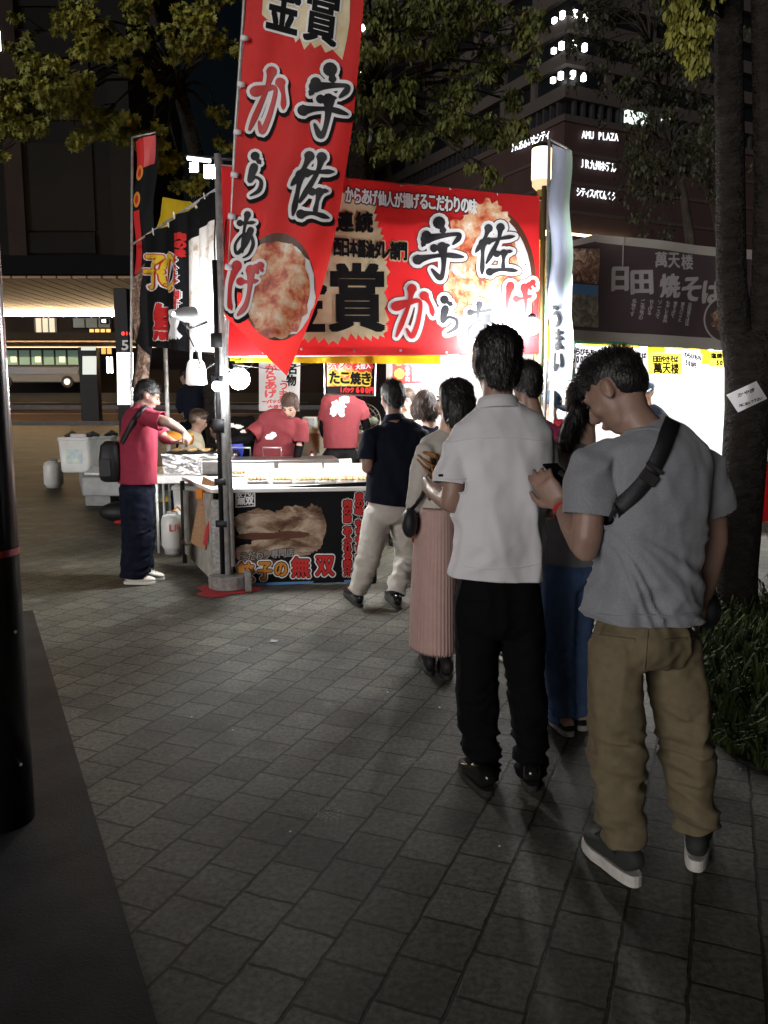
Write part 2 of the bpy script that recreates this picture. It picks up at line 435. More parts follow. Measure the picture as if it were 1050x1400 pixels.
# ------------------------------------------------------------------ lettering
_gl = {}
def glyph(ch):
    if ch not in _gl:
        cu = bpy.data.curves.new('t', 'FONT'); cu.body = ch; cu.size = 1; cu.resolution_u = 3
        o = bpy.data.objects.new('t', cu); COL.objects.link(o)
        dg = bpy.context.evaluated_depsgraph_get(); dg.update()
        me = bpy.data.meshes.new_from_object(o.evaluated_get(dg))
        vs = [(v.co.x, v.co.y) for v in me.vertices]; fs = [tuple(p.vertices) for p in me.polygons]
        bpy.data.objects.remove(o); bpy.data.curves.remove(cu); bpy.data.meshes.remove(me)
        if vs:
            x0, x1 = min(a for a, b in vs), max(a for a, b in vs)
            y0, y1 = min(b for a, b in vs), max(b for a, b in vs)
        else: x0 = x1 = y0 = y1 = 0
        _gl[ch] = (vs, fs, (x0, x1, y0, y1))
    return _gl[ch]
NIB0 = [(0, 0)]
def ringnib(r, k=12, ry=None, rot=0.0):
    ry = r if ry is None else ry
    c, s_ = math.cos(rot), math.sin(rot)
    out = [(0, 0)]
    for i in range(k):
        a = 2 * math.pi * i / k
        x, y = r * math.cos(a), ry * math.sin(a)
        out.append((x * c - y * s_, x * s_ + y * c))
    return out

STROKES = {
 '宇': [([(.46, -.04), (.52, .05), (.56, .15)], .17), ([(.20, .20), (.17, .30), (.12, .40)], .13), ([(.18, .27), (.50, .21), (.86, .17), (.88, .24), (.76, .36)], .13), ([(.36, .44), (.52, .41), (.68, .38)], .11), ([(.02, .66), (.30, .60), (.62, .57), (.98, .60)], .13), ([(.53, .42), (.57, .64), (.55, .90), (.48, 1.0), (.32, .84)], .14)],
 '佐': [([(.34, -.02), (.24, .22), (.02, .52)], .14), ([(.20, .32), (.19, .62), (.17, 1.02)], .14), ([(.34, .27), (.62, .22), (.98, .17)], .12), ([(.64, -.04), (.58, .26), (.28, .78)], .14), ([(.54, .57), (.74, .53), (.92, .51)], .11), ([(.72, .55), (.70, .75), (.69, .92)], .12), ([(.36, .98), (.66, .93), (1.04, .96)], .13)],
 'か': [([(.02, .36), (.34, .28), (.60, .24), (.66, .36), (.58, .74), (.44, 1.0), (.30, .84)], .15), ([(.44, -.02), (.34, .36), (.04, 1.0)], .15), ([(.76, .14), (.92, .34), (.98, .56)], .15)],
 'ら': [([(.30, -.02), (.46, .06), (.66, .14)], .22), ([(.34, .26), (.22, .64), (.50, .52), (.86, .60), (.84, .84), (.40, 1.02)], .19)],
 'あ': [([(.12, .22), (.50, .19), (.90, .14)], .15), ([(.44, -.02), (.40, .40), (.50, .92)], .15), ([(.74, .34), (.54, .74), (.22, .96), (.06, .76), (.34, .50), (.74, .46), (.98, .66), (.86, .92), (.58, 1.04)], .14)],
 'げ': [([(.14, .02), (.02, .44), (.10, .82), (.20, .94)], .17), ([(.36, .34), (.64, .32), (.96, .26)], .15), ([(.66, .06), (.72, .42), (.68, .80), (.46, 1.04)], .17), ([(.84, .00), (.92, .12)], .13), ([(.98, -.06), (1.08, .06)], .13)]}
class Sheet:
    """a flat or gently waved sheet standing in the world; at(u, v, n) finds the point of it seen at a photo pixel"""
    def __init__(s, tl, tr, bl, wave=None):
        s.o, s.a, s.b = Vector(tl), Vector(tr) - Vector(tl), Vector(bl) - Vector(tl)
        s.n = s.a.cross(s.b).normalized()
        if s.n.dot(EYE - s.o) < 0: s.n = -s.n
        s.wave = wave
        s.nk, s.fine = 1.0, 0.0          # spacing of printed layers, subdivision of lettering
    def at(s, u, v, n=0.0):
        d = ray(u, v)
        q = EYE + d * ((s.o - EYE).dot(s.n) / d.dot(s.n))
        k = n * s.nk + (s.wave(u, v) if s.wave else 0.0)
        return q + s.n * k
    def panel(s, mb, quad, n=0.0, nu=1, nv=1, mi=0):
        (a, b_, c, d) = quad                          # TL TR BR BL in pixels
        vs, fs = [], []
        for j in range(nv + 1):
            for i in range(nu + 1):
                x, y = i / nu, j / nv
                u = (a[0] * (1 - x) + b_[0] * x) * (1 - y) + (d[0] * (1 - x) + c[0] * x) * y
                v = (a[1] * (1 - x) + b_[1] * x) * (1 - y) + (d[1] * (1 - x) + c[1] * x) * y
                vs.append(s.at(u, v, n))
        for j in range(nv):
            for i in range(nu):
                k = j * (nu + 1) + i
                fs.append((k, k + nu + 1, k + nu + 2, k + 1))
        mb.add(vs, fs, mi)
    def disc(s, mb, u, v, ru, rv, n, mi=0, rings=5, k=40, rag=0.0, seed=1):
        rr = random.Random(seed)
        jag = [1 + rr.uniform(-rag, rag) for _ in range(k)]
        vs = [s.at(u, v, n)]; fs = []
        for r_ in range(1, rings + 1):
            for i in range(k):
                a = 2 * math.pi * i / k
                q = r_ / rings * (jag[i] if r_ == rings else 1)
                vs.append(s.at(u + ru * q * math.cos(a), v + rv * q * math.sin(a), n))
        for i in range(k): fs.append((0, 1 + i, 1 + (i + 1) % k))
        for r_ in range(rings - 1):
            for i in range(k):
                a, b_ = 1 + r_ * k + i, 1 + r_ * k + (i + 1) % k
                fs.append((a, a + k, b_ + k, b_))
        mb.add(vs, fs, mi)
    def poly(s, mb, pts, n, mi=0, rings=12):
        cx = sum(p[0] for p in pts) / len(pts); cy = sum(p[1] for p in pts) / len(pts); k = len(pts)
        vs = [s.at(cx, cy, n)]; fs = []
        for r_ in range(1, rings + 1):
            for p in pts: vs.append(s.at(cx + (p[0] - cx) * r_ / rings, cy + (p[1] - cy) * r_ / rings, n))
        for i in range(k): fs.append((0, 1 + i, 1 + (i + 1) % k))
        for r_ in range(rings - 1):
            for i in range(k):
                a, b_ = 1 + r_ * k + i, 1 + r_ * k + (i + 1) % k
                fs.append((a, a + k, b_ + k, b_))
        mb.add(vs, fs, mi)
    def glyphs(s, mb, ch, u, v, wpx, hpx, n, mi=0, nib=NIB0, ax=(1, 0), ay=(0, 1), fine=0.0):
        """one character centred on pixel (u, v); nib offsets in pixels thicken the stroke like a brush"""
        vs, fs, (x0, x1, y0, y1) = glyph(ch)
        if not vs: return
        if wpx is None: wpx = hpx * (x1 - x0) / max(y1 - y0, 1e-3)
        if fine:
            bm = bmesh.new()
            bv = [bm.verts.new((a, b_, 0)) for a, b_ in vs]
            for f in fs:
                try: bm.faces.new([bv[i] for i in f])
                except ValueError: pass
            for _ in range(2):
                ed = [e_ for e_ in bm.edges if e_.calc_length() > fine]
                if not ed: break
                bmesh.ops.subdivide_edges(bm, edges=ed, cuts=1)
                bmesh.ops.triangulate(bm, faces=bm.faces[:])
            bm.verts.index_update()
            vs = [(q.co.x, q.co.y) for q in bm.verts]; fs = [tuple(q.index for q in f.verts) for f in bm.faces]
            bm.free()
        cx, cy = (x0 + x1) / 2, (y0 + y1) / 2
        for k, (dx, dy) in enumerate(nib):
            pts = []
            for a, b_ in vs:
                lx = (a - cx) / max(x1 - x0, 1e-3) * wpx + dx
                ly = -(b_ - cy) / max(y1 - y0, 1e-3) * hpx + dy
                pts.append(s.at(u + lx * ax[0] + ly * ay[0], v + lx * ax[1] + ly * ay[1], n + k * 0.00012))
            mb.add(pts, fs, mi)
    def brush(s, mb, ch, u, v, wd, ht, n, mi, extra=0.0, k=1.0, ax=(1, 0), ay=(0, 1)):
        """a character written with a loaded brush: swelling and tapering strokes, extra = outline in pixels"""
        for j, (pts, w_) in enumerate(STROKES[ch]):
            P_ = [(u + ((x - .5) * wd) * ax[0] + ((y - .5) * ht) * ay[0], v + ((x - .5) * wd) * ax[1] + ((y - .5) * ht) * ay[1]) for x, y in pts]
            q = []
            N = 9
            for i in range(len(P_) - 1):
                p0, p1, p2, p3 = P_[max(i - 1, 0)], P_[i], P_[i + 1], P_[min(i + 2, len(P_) - 1)]
                for t in range(N):
                    f = t / N
                    q.append(tuple(0.5 * (2 * p1[c] + (p2[c] - p0[c]) * f + (2 * p0[c] - 5 * p1[c] + 4 * p2[c] - p3[c]) * f * f + (3 * p1[c] - p0[c] - 3 * p2[c] + p3[c]) * f ** 3) for c in (0, 1)))
            q.append(P_[-1])
            L_ = len(q) - 1; base = w_ * (wd + ht) / 2 * k * 0.5
            vs, fs = [], []
            def half(i):
                t = i / L_
                return base * (0.72 + 0.38 * math.cos(t * 6.283) * (1 - t) + 0.30 * math.exp(-((t - .04) / .07) ** 2) - 0.42 * max(0, (t - .8) / .2)) + extra
            for i, p_ in enumerate(q):
                a, b_ = q[max(i - 1, 0)], q[min(i + 1, L_)]
                dx, dy = b_[0] - a[0], b_[1] - a[1]; m = math.hypot(dx, dy) or 1
                h = half(i)
                for sg in (-1, -.33, .33, 1): vs.append(s.at(p_[0] - dy / m * h * sg, p_[1] + dx / m * h * sg, n + j * 0.0003))
            for i in range(L_):
                for c in range(3): fs.append((i * 4 + c, i * 4 + c + 1, i * 4 + c + 5, i * 4 + c + 4))
            mb.add(vs, fs, mi)
            for i in (0, L_):
                r_ = half(i) * 0.99
                mb.add([s.at(q[i][0], q[i][1], n + j * .0003 + .0001)] + [s.at(q[i][0] + r_ * math.cos(a * .5236), q[i][1] + r_ * math.sin(a * .5236), n + j * .0003 + .0001) for a in range(12)], [(0, 1 + a, 1 + (a + 1) % 12) for a in range(12)], mi)
    def line(s, mb, text, u0, v0, u1, v1, hpx, n, mi=0, nib=NIB0, fit=0.92):
        """characters spread evenly from (u0, v0) to (u1, v1)"""
        N = len(text)
        L_ = math.hypot(u1 - u0, v1 - v0)
        hor = abs(u1 - u0) > abs(v1 - v0)
        dx, dy = (u1 - u0) / L_, (v1 - v0) / L_
        small = set('ぁぃぅぇぉっゃゅょァィゥェォッャュョ')
        for i, ch in enumerate(text):
            if ch in ' 　': continue
            t = (i + 0.5) / N
            u, v = u0 + (u1 - u0) * t, v0 + (v1 - v0) * t
            cell = L_ / N * fit
            vs, fs, (x0, x1, y0, y1) = glyph(ch)
            asp = (x1 - x0) / max(y1 - y0, 1e-3)
            k = 0.72 if ch in small else 1.0
            if hor:
                wch = cell * min(1.0, (x1 - x0) / 0.80) * (1 if ord(ch) > 255 else 1.2) * 1.0
                hch = hpx * min(1.0, (y1 - y0) / 0.82) if ord(ch) > 255 else hpx * 0.9
                s.glyphs(mb, ch, u, v + (hpx * 0.1 if k < 1 else 0), max(wch, 0.5), max(hch, 0.5), n, mi, nib, ax=(dx, dy), fine=s.fine)
            else:
                s.glyphs(mb, ch, u, v, hpx * min(1.0, (x1 - x0) / 0.82), max(0.5, cell * min(1.0, (y1 - y0) / 0.82)), n, mi, nib)

# ================================================================== THE SETTING
def sheet_mesh(name, poly, z, m, kind='structure', uvz=None):
    mb = MB(); mb.add([(p[0], p[1], z) for p in poly], [tuple(range(len(poly)))])
    return tag(mb.build(name, m), kind=kind)
def paver_mat(name, c1, c2, mortar, ang, sx, sy, stains=True):
    m = bpy.data.materials.new(name); m.use_nodes = True
    nt = m.node_tree; b = nt.nodes['Principled BSDF']; N = nt.nodes.new; L = nt.links.new
    tc = N('ShaderNodeTexCoord'); mp = N('ShaderNodeMapping')
    mp.inputs['Rotation'].default_value = (0, 0, ang)
    L(tc.outputs['Object'], mp.inputs[0])
    # slight wobble so that the joints are not ruler straight
    wn = N('ShaderNodeTexNoise'); wn.inputs['Scale'].default_value = 14; L(mp.outputs[0], wn.inputs['Vector'])
    sub = N('ShaderNodeVectorMath'); sub.operation = 'SUBTRACT'; L(wn.outputs['Color'], sub.inputs[0]); sub.inputs[1].default_value = (0.5, 0.5, 0.5)
    scl = N('ShaderNodeVectorMath'); scl.operation = 'SCALE'; L(sub.outputs[0], scl.inputs[0]); scl.inputs['Scale'].default_value = 0.016
    ad = N('ShaderNodeVectorMath'); L(mp.outputs[0], ad.inputs[0]); L(scl.outputs[0], ad.inputs[1])
    br = N('ShaderNodeTexBrick'); L(ad.outputs[0], br.inputs['Vector'])
    br.offset = 0.5; br.squash = 1.0
    br.inputs['Scale'].default_value = 1.0
    br.inputs['Brick Width'].default_value = sx; br.inputs['Row Height'].default_value = sy
    br.inputs['Mortar Size'].default_value = 0.0065; br.inputs['Mortar Smooth'].default_value = 0.35
    br.inputs['Color1'].default_value = (*c1, 1); br.inputs['Color2'].default_value = (*c2, 1)
    br.inputs['Mortar'].default_value = (*mortar, 1)
    n1 = N('ShaderNodeTexNoise'); n1.inputs['Scale'].default_value = 1.1; n1.inputs['Detail'].default_value = 6; n1.inputs['Roughness'].default_value = 0.6
    L(tc.outputs['Object'], n1.inputs['Vector'])
    r1 = N('ShaderNodeMapRange'); r1.inputs[1].default_value = 0.3; r1.inputs[2].default_value = 0.7; r1.inputs[3].default_value = 0.55; r1.inputs[4].default_value = 1.30
    L(n1.outputs['Fac'], r1.inputs[0])
    n2 = N('ShaderNodeTexNoise'); n2.inputs['Scale'].default_value = 48; n2.inputs['Detail'].default_value = 9; n2.inputs['Roughness'].default_value = 0.7
    L(tc.outputs['Object'], n2.inputs['Vector'])
    r2 = N('ShaderNodeMapRange'); r2.inputs[1].default_value = 0.3; r2.inputs[2].default_value = 0.7; r2.inputs[3].default_value = 0.42; r2.inputs[4].default_value = 1.65
    L(n2.outputs['Fac'], r2.inputs[0])
    mu = N('ShaderNodeMath'); mu.operation = 'MULTIPLY'; L(r1.outputs[0], mu.inputs[0]); L(r2.outputs[0], mu.inputs[1])
    vm = N('ShaderNodeVectorMath'); vm.operation = 'SCALE'; L(br.outputs['Color'], vm.inputs[0]); L(mu.outputs[0], vm.inputs['Scale'])
    out = vm.outputs[0]
    if stains:                                           # worn white flecks and dried spills
        n3 = N('ShaderNodeTexNoise'); n3.inputs['Scale'].default_value = 2.3; n3.inputs['Detail'].default_value = 2; L(tc.outputs['Object'], n3.inputs['Vector'])
        n4 = N('ShaderNodeTexNoise'); n4.inputs['Scale'].default_value = 95; n4.inputs['Detail'].default_value = 3; L(tc.outputs['Object'], n4.inputs['Vector'])
        a3 = N('ShaderNodeMapRange'); a3.inputs[1].default_value = 0.66; a3.inputs[2].default_value = 0.76; L(n3.outputs['Fac'], a3.inputs[0])
        a4 = N('ShaderNodeMapRange'); a4.inputs[1].default_value = 0.50; a4.inputs[2].default_value = 0.58; L(n4.outputs['Fac'], a4.inputs[0])
        mm = N('ShaderNodeMath'); mm.operation = 'MULTIPLY'; L(a3.outputs[0], mm.inputs[0]); L(a4.outputs[0], mm.inputs[1])
        mx = N('ShaderNodeMixRGB'); L(mm.outputs[0], mx.inputs[0]); L(out, mx.inputs[1]); mx.inputs[2].default_value = (0.42, 0.42, 0.40, 1)
        n5 = N('ShaderNodeTexNoise'); n5.inputs['Scale'].default_value = 1.7; n5.inputs['Detail'].default_value = 3; L(mp.outputs[0], n5.inputs['Vector'])
        a5 = N('ShaderNodeMapRange'); a5.inputs[1].default_value = 0.58; a5.inputs[2].default_value = 0.72; a5.inputs[3].default_value = 0.0; a5.inputs[4].default_value = 0.55; L(n5.outputs['Fac'], a5.inputs[0])
        m5 = N('ShaderNodeMixRGB'); L(a5.outputs[0], m5.inputs[0]); L(mx.outputs[0], m5.inputs[1]); m5.inputs[2].default_value = (0.03, 0.03, 0.028, 1)
        out = m5.outputs[0]
    L(out, b.inputs['Base Color'])
    b.inputs['Roughness'].default_value = 0.72
    b.inputs['Specular IOR Level'].default_value = 0.18
    hm = N('ShaderNodeMath'); hm.operation = 'MULTIPLY_ADD'; L(n2.outputs['Fac'], hm.inputs[0]); hm.inputs[1].default_value = 0.45
    inv = N('ShaderNodeMath'); inv.operation = 'SUBTRACT'; inv.inputs[0].default_value = 1.0; L(br.outputs['Fac'], inv.inputs[1]); L(inv.outputs[0], hm.inputs[2])
    bp = N('ShaderNodeBump'); bp.inputs['Strength'].default_value = 0.65; bp.inputs['Distance'].default_value = 0.006
    L(hm.outputs[0], bp.inputs['Height']); L(bp.outputs[0], b.inputs['Normal'])
    return m
M['pavers'] = paver_mat('grey_pavers', (0.094, 0.092, 0.077), (0.140, 0.137, 0.116), (0.040, 0.039, 0.034), R(22) + math.pi / 2, 0.19, 0.19)
M['pavers_brown'] = paver_mat('brown_pavers', (0.062, 0.045, 0.031), (0.078, 0.058, 0.040), (0.035, 0.026, 0.02), R(19), 0.3, 0.3, False)
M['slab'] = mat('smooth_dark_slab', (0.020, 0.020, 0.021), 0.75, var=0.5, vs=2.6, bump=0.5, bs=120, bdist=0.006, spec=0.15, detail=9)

rows = [-8, 0, 13, 40, 66, 140, 600]
mb = MB()
for i, y in enumerate(rows): mb.add([(-400, y, zg(y) - 0.004), (400, y, zg(y) - 0.004)], [])
for i in range(len(rows) - 1): mb.add([], [(2 * i, 2 * i + 1, 2 * i + 3, 2 * i + 2)] and [])
mb.f = [(2 * i, 2 * i + 1, 2 * i + 3, 2 * i + 2) for i in range(len(rows) - 1)]; mb.mi = [0] * len(mb.f)
tag(mb.build('ground', 'asphalt'), kind='structure')
sheet_mesh('plaza_paving', [(-16, -6), (14, -6), (14, 13), (-16, 13)], 0.0, 'pavers')
b1, b2 = G(45, 835), G(215, 1400)
dv = (b2 - b1).normalized(); b3 = b2 + dv * 3.5
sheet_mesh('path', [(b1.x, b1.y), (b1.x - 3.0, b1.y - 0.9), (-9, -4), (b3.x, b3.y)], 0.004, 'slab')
mb = MB(); mb.add([(-60, 13, 0.004), (20, 13, 0.004), (20, 39.6, zg(39.6) + 0.004), (-60, 39.6, zg(39.6) + 0.004)], [(0, 1, 2, 3)])
tag(mb.build('pavement', 'pavers_brown'), kind='structure')
mb = MB(); mb.box((-20, 39.85, zg(39.8)), (80, 0.3, 0.36)); tag(mb.build('kerb', 'kerbstone'), kind='structure')
mb = MB()
mb.add([(-60, 46, zg(46) + 0.004), (-5, 46, zg(46) + 0.004), (-5, 46.3, zg(46.3) + 0.004), (-60, 46.3, zg(46.3) + 0.004)], [(0, 1, 2, 3)])
mb.add([(-60, 55, zg(55) + 0.004), (-5, 55, zg(55) + 0.004), (-5, 55.3, zg(55.3) + 0.004), (-60, 55.3, zg(55.3) + 0.004)], [(0, 1, 2, 3)])
tag(mb.build('road_marking', 'paint_white'), kind='structure')
mb = MB(); mb.box((-32, 50.5, zg(50.5) + 0.02), (60, 2.4, 0.30)); tag(mb.build('traffic_island', 'kerbstone'), kind='structure')

# ---- bus terminal with timber canopy (behind, left)
t = thing('terminal_building', 'bus terminal with a glowing timber canopy soffit far behind the left pole', 'building', (-20, 52, zg(52)))
X0, X1 = -34.0, -8.5
zs = 1.55 + 158 / 1130 * 35
mb = MB()
n = int((X1 - X0) / 0.62)
for i in range(n):
    x = X0 + (i + 0.5) * (X1 - X0) / n
    mb.box((x, 41.9, zs + 0.06), (0.55, 13.8, 0.10))
mb.build('soffit', 'timber', t)
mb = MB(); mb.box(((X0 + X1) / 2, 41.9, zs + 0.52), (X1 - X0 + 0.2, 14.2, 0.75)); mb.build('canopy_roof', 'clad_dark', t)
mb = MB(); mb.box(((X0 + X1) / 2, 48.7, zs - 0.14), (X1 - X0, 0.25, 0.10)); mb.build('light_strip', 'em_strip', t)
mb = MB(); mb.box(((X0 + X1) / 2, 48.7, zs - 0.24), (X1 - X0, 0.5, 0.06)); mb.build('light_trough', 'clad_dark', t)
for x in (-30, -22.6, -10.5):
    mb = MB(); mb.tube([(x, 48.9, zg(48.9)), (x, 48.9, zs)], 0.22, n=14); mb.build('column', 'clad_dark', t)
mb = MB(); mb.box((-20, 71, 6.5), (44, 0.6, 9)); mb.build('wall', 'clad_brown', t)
zc = P(100, 470, 60).z
mb = MB()
for i in range(46): mb.box((-42 + i * 0.62, 60, zc), (0.58, 5, 0.1))
mb.build('soffit', 'timber', t)
mb = MB(); mb.box((-28, 60, zc + 0.35), (29, 5.3, 0.5)); mb.build('canopy_roof', 'clad_dark', t)
mb = MB(); mb.box((-28, 62.3, zc - 0.10), (28, 0.12, 0.05)); mb.build('light_strip', emitter('dim_warm_strip', (1.0, 0.72, 0.38), 2.5), t)
def win(px0, px1, v0, v1, Y, m, frame='clad_dark', name='window', mull=1):
    a, b_ = P(px0, v0, Y), P(px1, v1, Y)
    f = MB(); f.box(((a.x + b_.x) / 2, Y, (a.z + b_.z) / 2), (b_.x - a.x + 0.2, 0.14, a.z - b_.z + 0.2))
    fo = f.build(name, frame, t)
    q = MB()
    W_ = (b_.x - a.x) / mull
    for i in range(mull): q.box((a.x + W_ * (i + 0.5), Y - 0.09, (a.z + b_.z) / 2), (W_ - 0.12, 0.06, a.z - b_.z))
    po = q.build('pane', m, fo)
    return fo
win(48, 77, 428, 457, 70.6, 'em_room', 'bus_white', mull=3)
win(99, 152, 428, 448, 70.6, mat('green_glass', (0.02, 0.035, 0.025), 0.2), mull=3)
win(122, 153, 450, 462, 70.5, 'em_shop', mull=4)
win(139, 146, 437, 441, 70.4, 'em_white')
win(138, 154, 476, 484, 70.4, 'em_shop', mull=2)
win(145, 156, 488, 510, 70.4, 'em_white', mull=2)

# ---- dark office block above the terminal
t = thing('office_block', 'dark unlit high-rise block filling the left background above the canopy', 'building', (-45, 82, 2.0))
xr = P(182, 300, 78).x
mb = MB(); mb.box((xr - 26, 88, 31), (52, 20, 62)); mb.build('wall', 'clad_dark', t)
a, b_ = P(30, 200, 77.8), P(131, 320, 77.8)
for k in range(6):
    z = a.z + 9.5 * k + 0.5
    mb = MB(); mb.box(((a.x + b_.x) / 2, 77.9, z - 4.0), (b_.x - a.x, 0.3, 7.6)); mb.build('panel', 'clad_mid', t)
a, b_ = P(30, 318, 77.6), P(131, 346, 77.6)
mb = MB(); mb.box(((a.x + b_.x) / 2, 77.7, (a.z + b_.z) / 2), (b_.x - a.x, 0.3, a.z - b_.z)); mb.build('window_band', 'clad_dark', t)
a = P(18, 200, 77.5); mb = MB(); mb.box((a.x, 77.6, 31), (1.6, 0.8, 62)); mb.build('pier', 'clad_brown', t)
a = P(165, 200, 77.5); mb = MB(); mb.box((a.x, 77.6, 31), (1.9, 0.8, 62)); mb.build('pier', 'clad_mid', t)
mb = MB(); mb.box((xr - 26, 77.4, P(100, 372, 77).z + 0.8), (52, 0.9, 1.2)); mb.build('ledge', 'clad_mid', t)
a = P(1, 55, 77); mb = MB(); mb.box((a.x - 0.55, 77.2, a.z), (0.9, 0.2, 1.6)); mb.build('lit_window', 'em_white', t)

# ---- brick hotel tower on the right
YT = 95.0
c0 = P(772, 165, YT)
t = thing('hotel_tower', 'tall hotel tower with dark brick podium, lit roof-line letters and corner balcony lights', 'building', (c0.x, YT, 2.0))
er = Vector((0.896, 0.444, 0)); eb = Vector((-0.444, 0.896, 0)); O = Vector((c0.x, YT, 0))
zp = c0.z; ztop = zp + 28
rotT = Matrix.Rotation(math.atan2(er.y, er.x), 3, 'Z')
def tb(mb, x, y, z, sx, sy, sz): mb.box(O + er * x + eb * y + Vector((0, 0, z)), (sx, sy, sz), rotT)
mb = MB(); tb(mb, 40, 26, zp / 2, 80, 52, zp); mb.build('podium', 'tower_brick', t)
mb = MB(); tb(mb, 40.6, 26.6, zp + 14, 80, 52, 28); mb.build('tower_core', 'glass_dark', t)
for k in range(9):
    mb = MB(); tb(mb, 40.1, 26.1, zp + 0.45 + k * 3.45 + 2.6, 80.6, 52.6, 1.35); mb.build('spandrel', 'tower_grey', t)
mb = MB()
for k in range(1): tb(mb, 40.1, 26.1, zp + 0.3, 80.7, 52.7, 0.7)
mb.build('cornice', 'tower_band', t)
for k in range(34):
    mb = MB(); tb(mb, 1.5 + k * 1.25, 0.35, zp + 2.0, 0.35, 0.5, 2.7); mb.build('louver', 'louver', t)
for k in range(38):
    mb = MB(); tb(mb, 0.35, 1.5 + k * 1.25, zp + 2.0, 0.5, 0.35, 2.7); mb.build('louver', 'louver', t)
for j in range(7):
    mb = MB(); tb(mb, 6.2 + j * 6.2, 0.45, zp + 15.5, 0.9, 0.5, 24.6); mb.build('pier', 'tower_grey', t)
for j in range(8):
    mb = MB(); tb(mb, 0.45, 6.2 + j * 6.2, zp + 15.5, 0.5, 0.9, 24.6); mb.build('pier', 'tower_grey', t)
for k, v in enumerate((207, 248, 288)):
    z = P(786, v, YT).z
    mb = MB(); tb(mb, 40, 26, z, 80.3, 52.3, 0.35); mb.build('string_course', 'tower_band', t)
for v in (19, 61, 102):
    z = P(772, v, YT).z
    for k, (x, y) in enumerate(((-0.25, 1.9), (-0.3, 0.5), (0.7, -0.3), (2.2, -0.25))):
        mb = MB(); mb.box(O + er * x + eb * y + Vector((0, 0, z)), (0.42, 0.42, 0.75 if k else 0.55), rotT); mb.build('balcony_light', 'em_white', t)
for u, v in ((622, 10), (621, 41), (619, 76), (619, 107), (617, 171)):
    q = P(u, v, 134); mb = MB(); mb.box(O + eb * 51.5 + er * -0.25 + Vector((0, 0, q.z)), (0.45, 0.9, 0.75), rotT); mb.build('balcony_light', 'em_white', t)
a = P(857, 157, YT + 5)
M['em_room_white'] = emitter('lit_room_white', (0.85, 1.0, 0.92), 1.4)
mb = MB(); tb(mb, 10.2, 0.15, P(857, 157, 100).z, 3.0, 0.5, 2.2); mb.build('lit_window', 'em_room_white', t)
mb = MB(); tb(mb, 14.6, 0.15, P(880, 158, 101).z, 1.2, 0.5, 1.0); mb.build('lit_window', 'em_room_white', t)
# base lobby strip glowing behind the stalls
mb = MB(); tb(mb, 3.5, -0.4, P(780, 322, YT).z, 13, 0.3, 0.55); mb.build('light_strip', emitter('lobby_strip', (1.0, 0.78, 0.45), 5), t)
fr = Sheet(O - eb * 0.30, O + er * 40 - eb * 0.30, O - eb * 0.30 - Vector((0, 0, 20)))
fl = Sheet(O - er * 0.30, O + eb * 40 - er * 0.30, O - er * 0.30 - Vector((0, 0, 20)))
mb = MB(); fr.line(mb, 'AMU PLAZA', 795, 184, 845, 188, 11, 0.05, nib=ringnib(0.35, 6)); mb.build('sign_letters', 'em_sign', t)
mb = MB(); fr.line(mb, 'JR九州ホテル', 792, 223, 842, 230, 12, 0.05, nib=ringnib(0.35, 6)); mb.build('sign_letters', 'em_sign', t)
mb = MB(); fr.line(mb, 'シティスパてんくう', 788, 262, 841, 269, 11, 0.05, nib=ringnib(0.35, 6)); mb.build('sign_letters', 'em_sign', t)
mb = MB(); fl.line(mb, 'JRおおいたシティ', 698, 203, 752, 183, 12, 0.05, nib=ringnib(0.35, 6)); mb.build('sign_letters', 'em_sign', t)

# ---- bus at the terminal
by = 64.0; zb = P(60, 530, by).z
t = thing('bus', 'white and navy city bus with green-lit windows parked at the terminal', 'bus', (P(60, 520, by).x, by, zb))
xa, xb_ = P(-40, 500, by).x, P(109, 500, by).x
zr = P(60, 476, by).z
mb = MB(); mb.box(((xa + xb_) / 2, by + 1.25, (zr + zb + 0.4) / 2), (xb_ - xa, 2.4, zr - zb - 0.4)); mb.build('body', 'bus_white', t, bevel=0.12)
z0, z1 = P(60, 499, by).z, P(60, 478.5, by).z
mb = MB(); mb.box(((xa + xb_) / 2, by + 0.02, (z0 + z1) / 2), (xb_ - xa - 0.1, 0.08, z1 - z0 + 0.25)); mb.build('window_band', 'glass_dark', t)
nw = 9
for i in range(nw):
    x = xa + (xb_ - xa) * (i + 0.5) / nw
    mb = MB(); mb.box((x, by - 0.04, (z0 + z1) / 2), ((xb_ - xa) / nw - 0.16, 0.05, z1 - z0 - 0.05)); wv = mb.build('window', 'em_bus', t)
    if i % 2:
        mb = MB(); mb.box((x + 0.1, by - 0.08, z0 + 0.42), (0.42, 0.03, 0.42)); mb.build('lit_seat', 'em_bus_warm', wv)
mb = MB(); mb.box(((xa + xb_) / 2, by - 0.02, P(60, 507, by).z), (xb_ - xa - 0.3, 0.06, 0.5)); mb.build('stripe', 'bus_blue', t)
mb = MB(); mb.box((P(78, 476, by).x, by + 1.2, zr + 0.18), (2.3, 1.5, 0.36)); mb.build('roof_unit', 'clad_dark', t, bevel=0.08)
for u in (8, 92):
    q = P(u, 522, by); mb = MB(); mb.tube([(q.x, by - 0.02, zb + 0.45), (q.x, by + 0.3, zb + 0.45)], 0.46, n=18, xaxis=(1, 0, 0)); wh = mb.build('wheel', 'rubber', t)
    mb = MB(); mb.tube([(q.x, by - 0.05, zb + 0.45), (q.x, by + 0.05, zb + 0.45)], 0.24, n=14, xaxis=(1, 0, 0)); mb.build('rim', 'tin', wh)

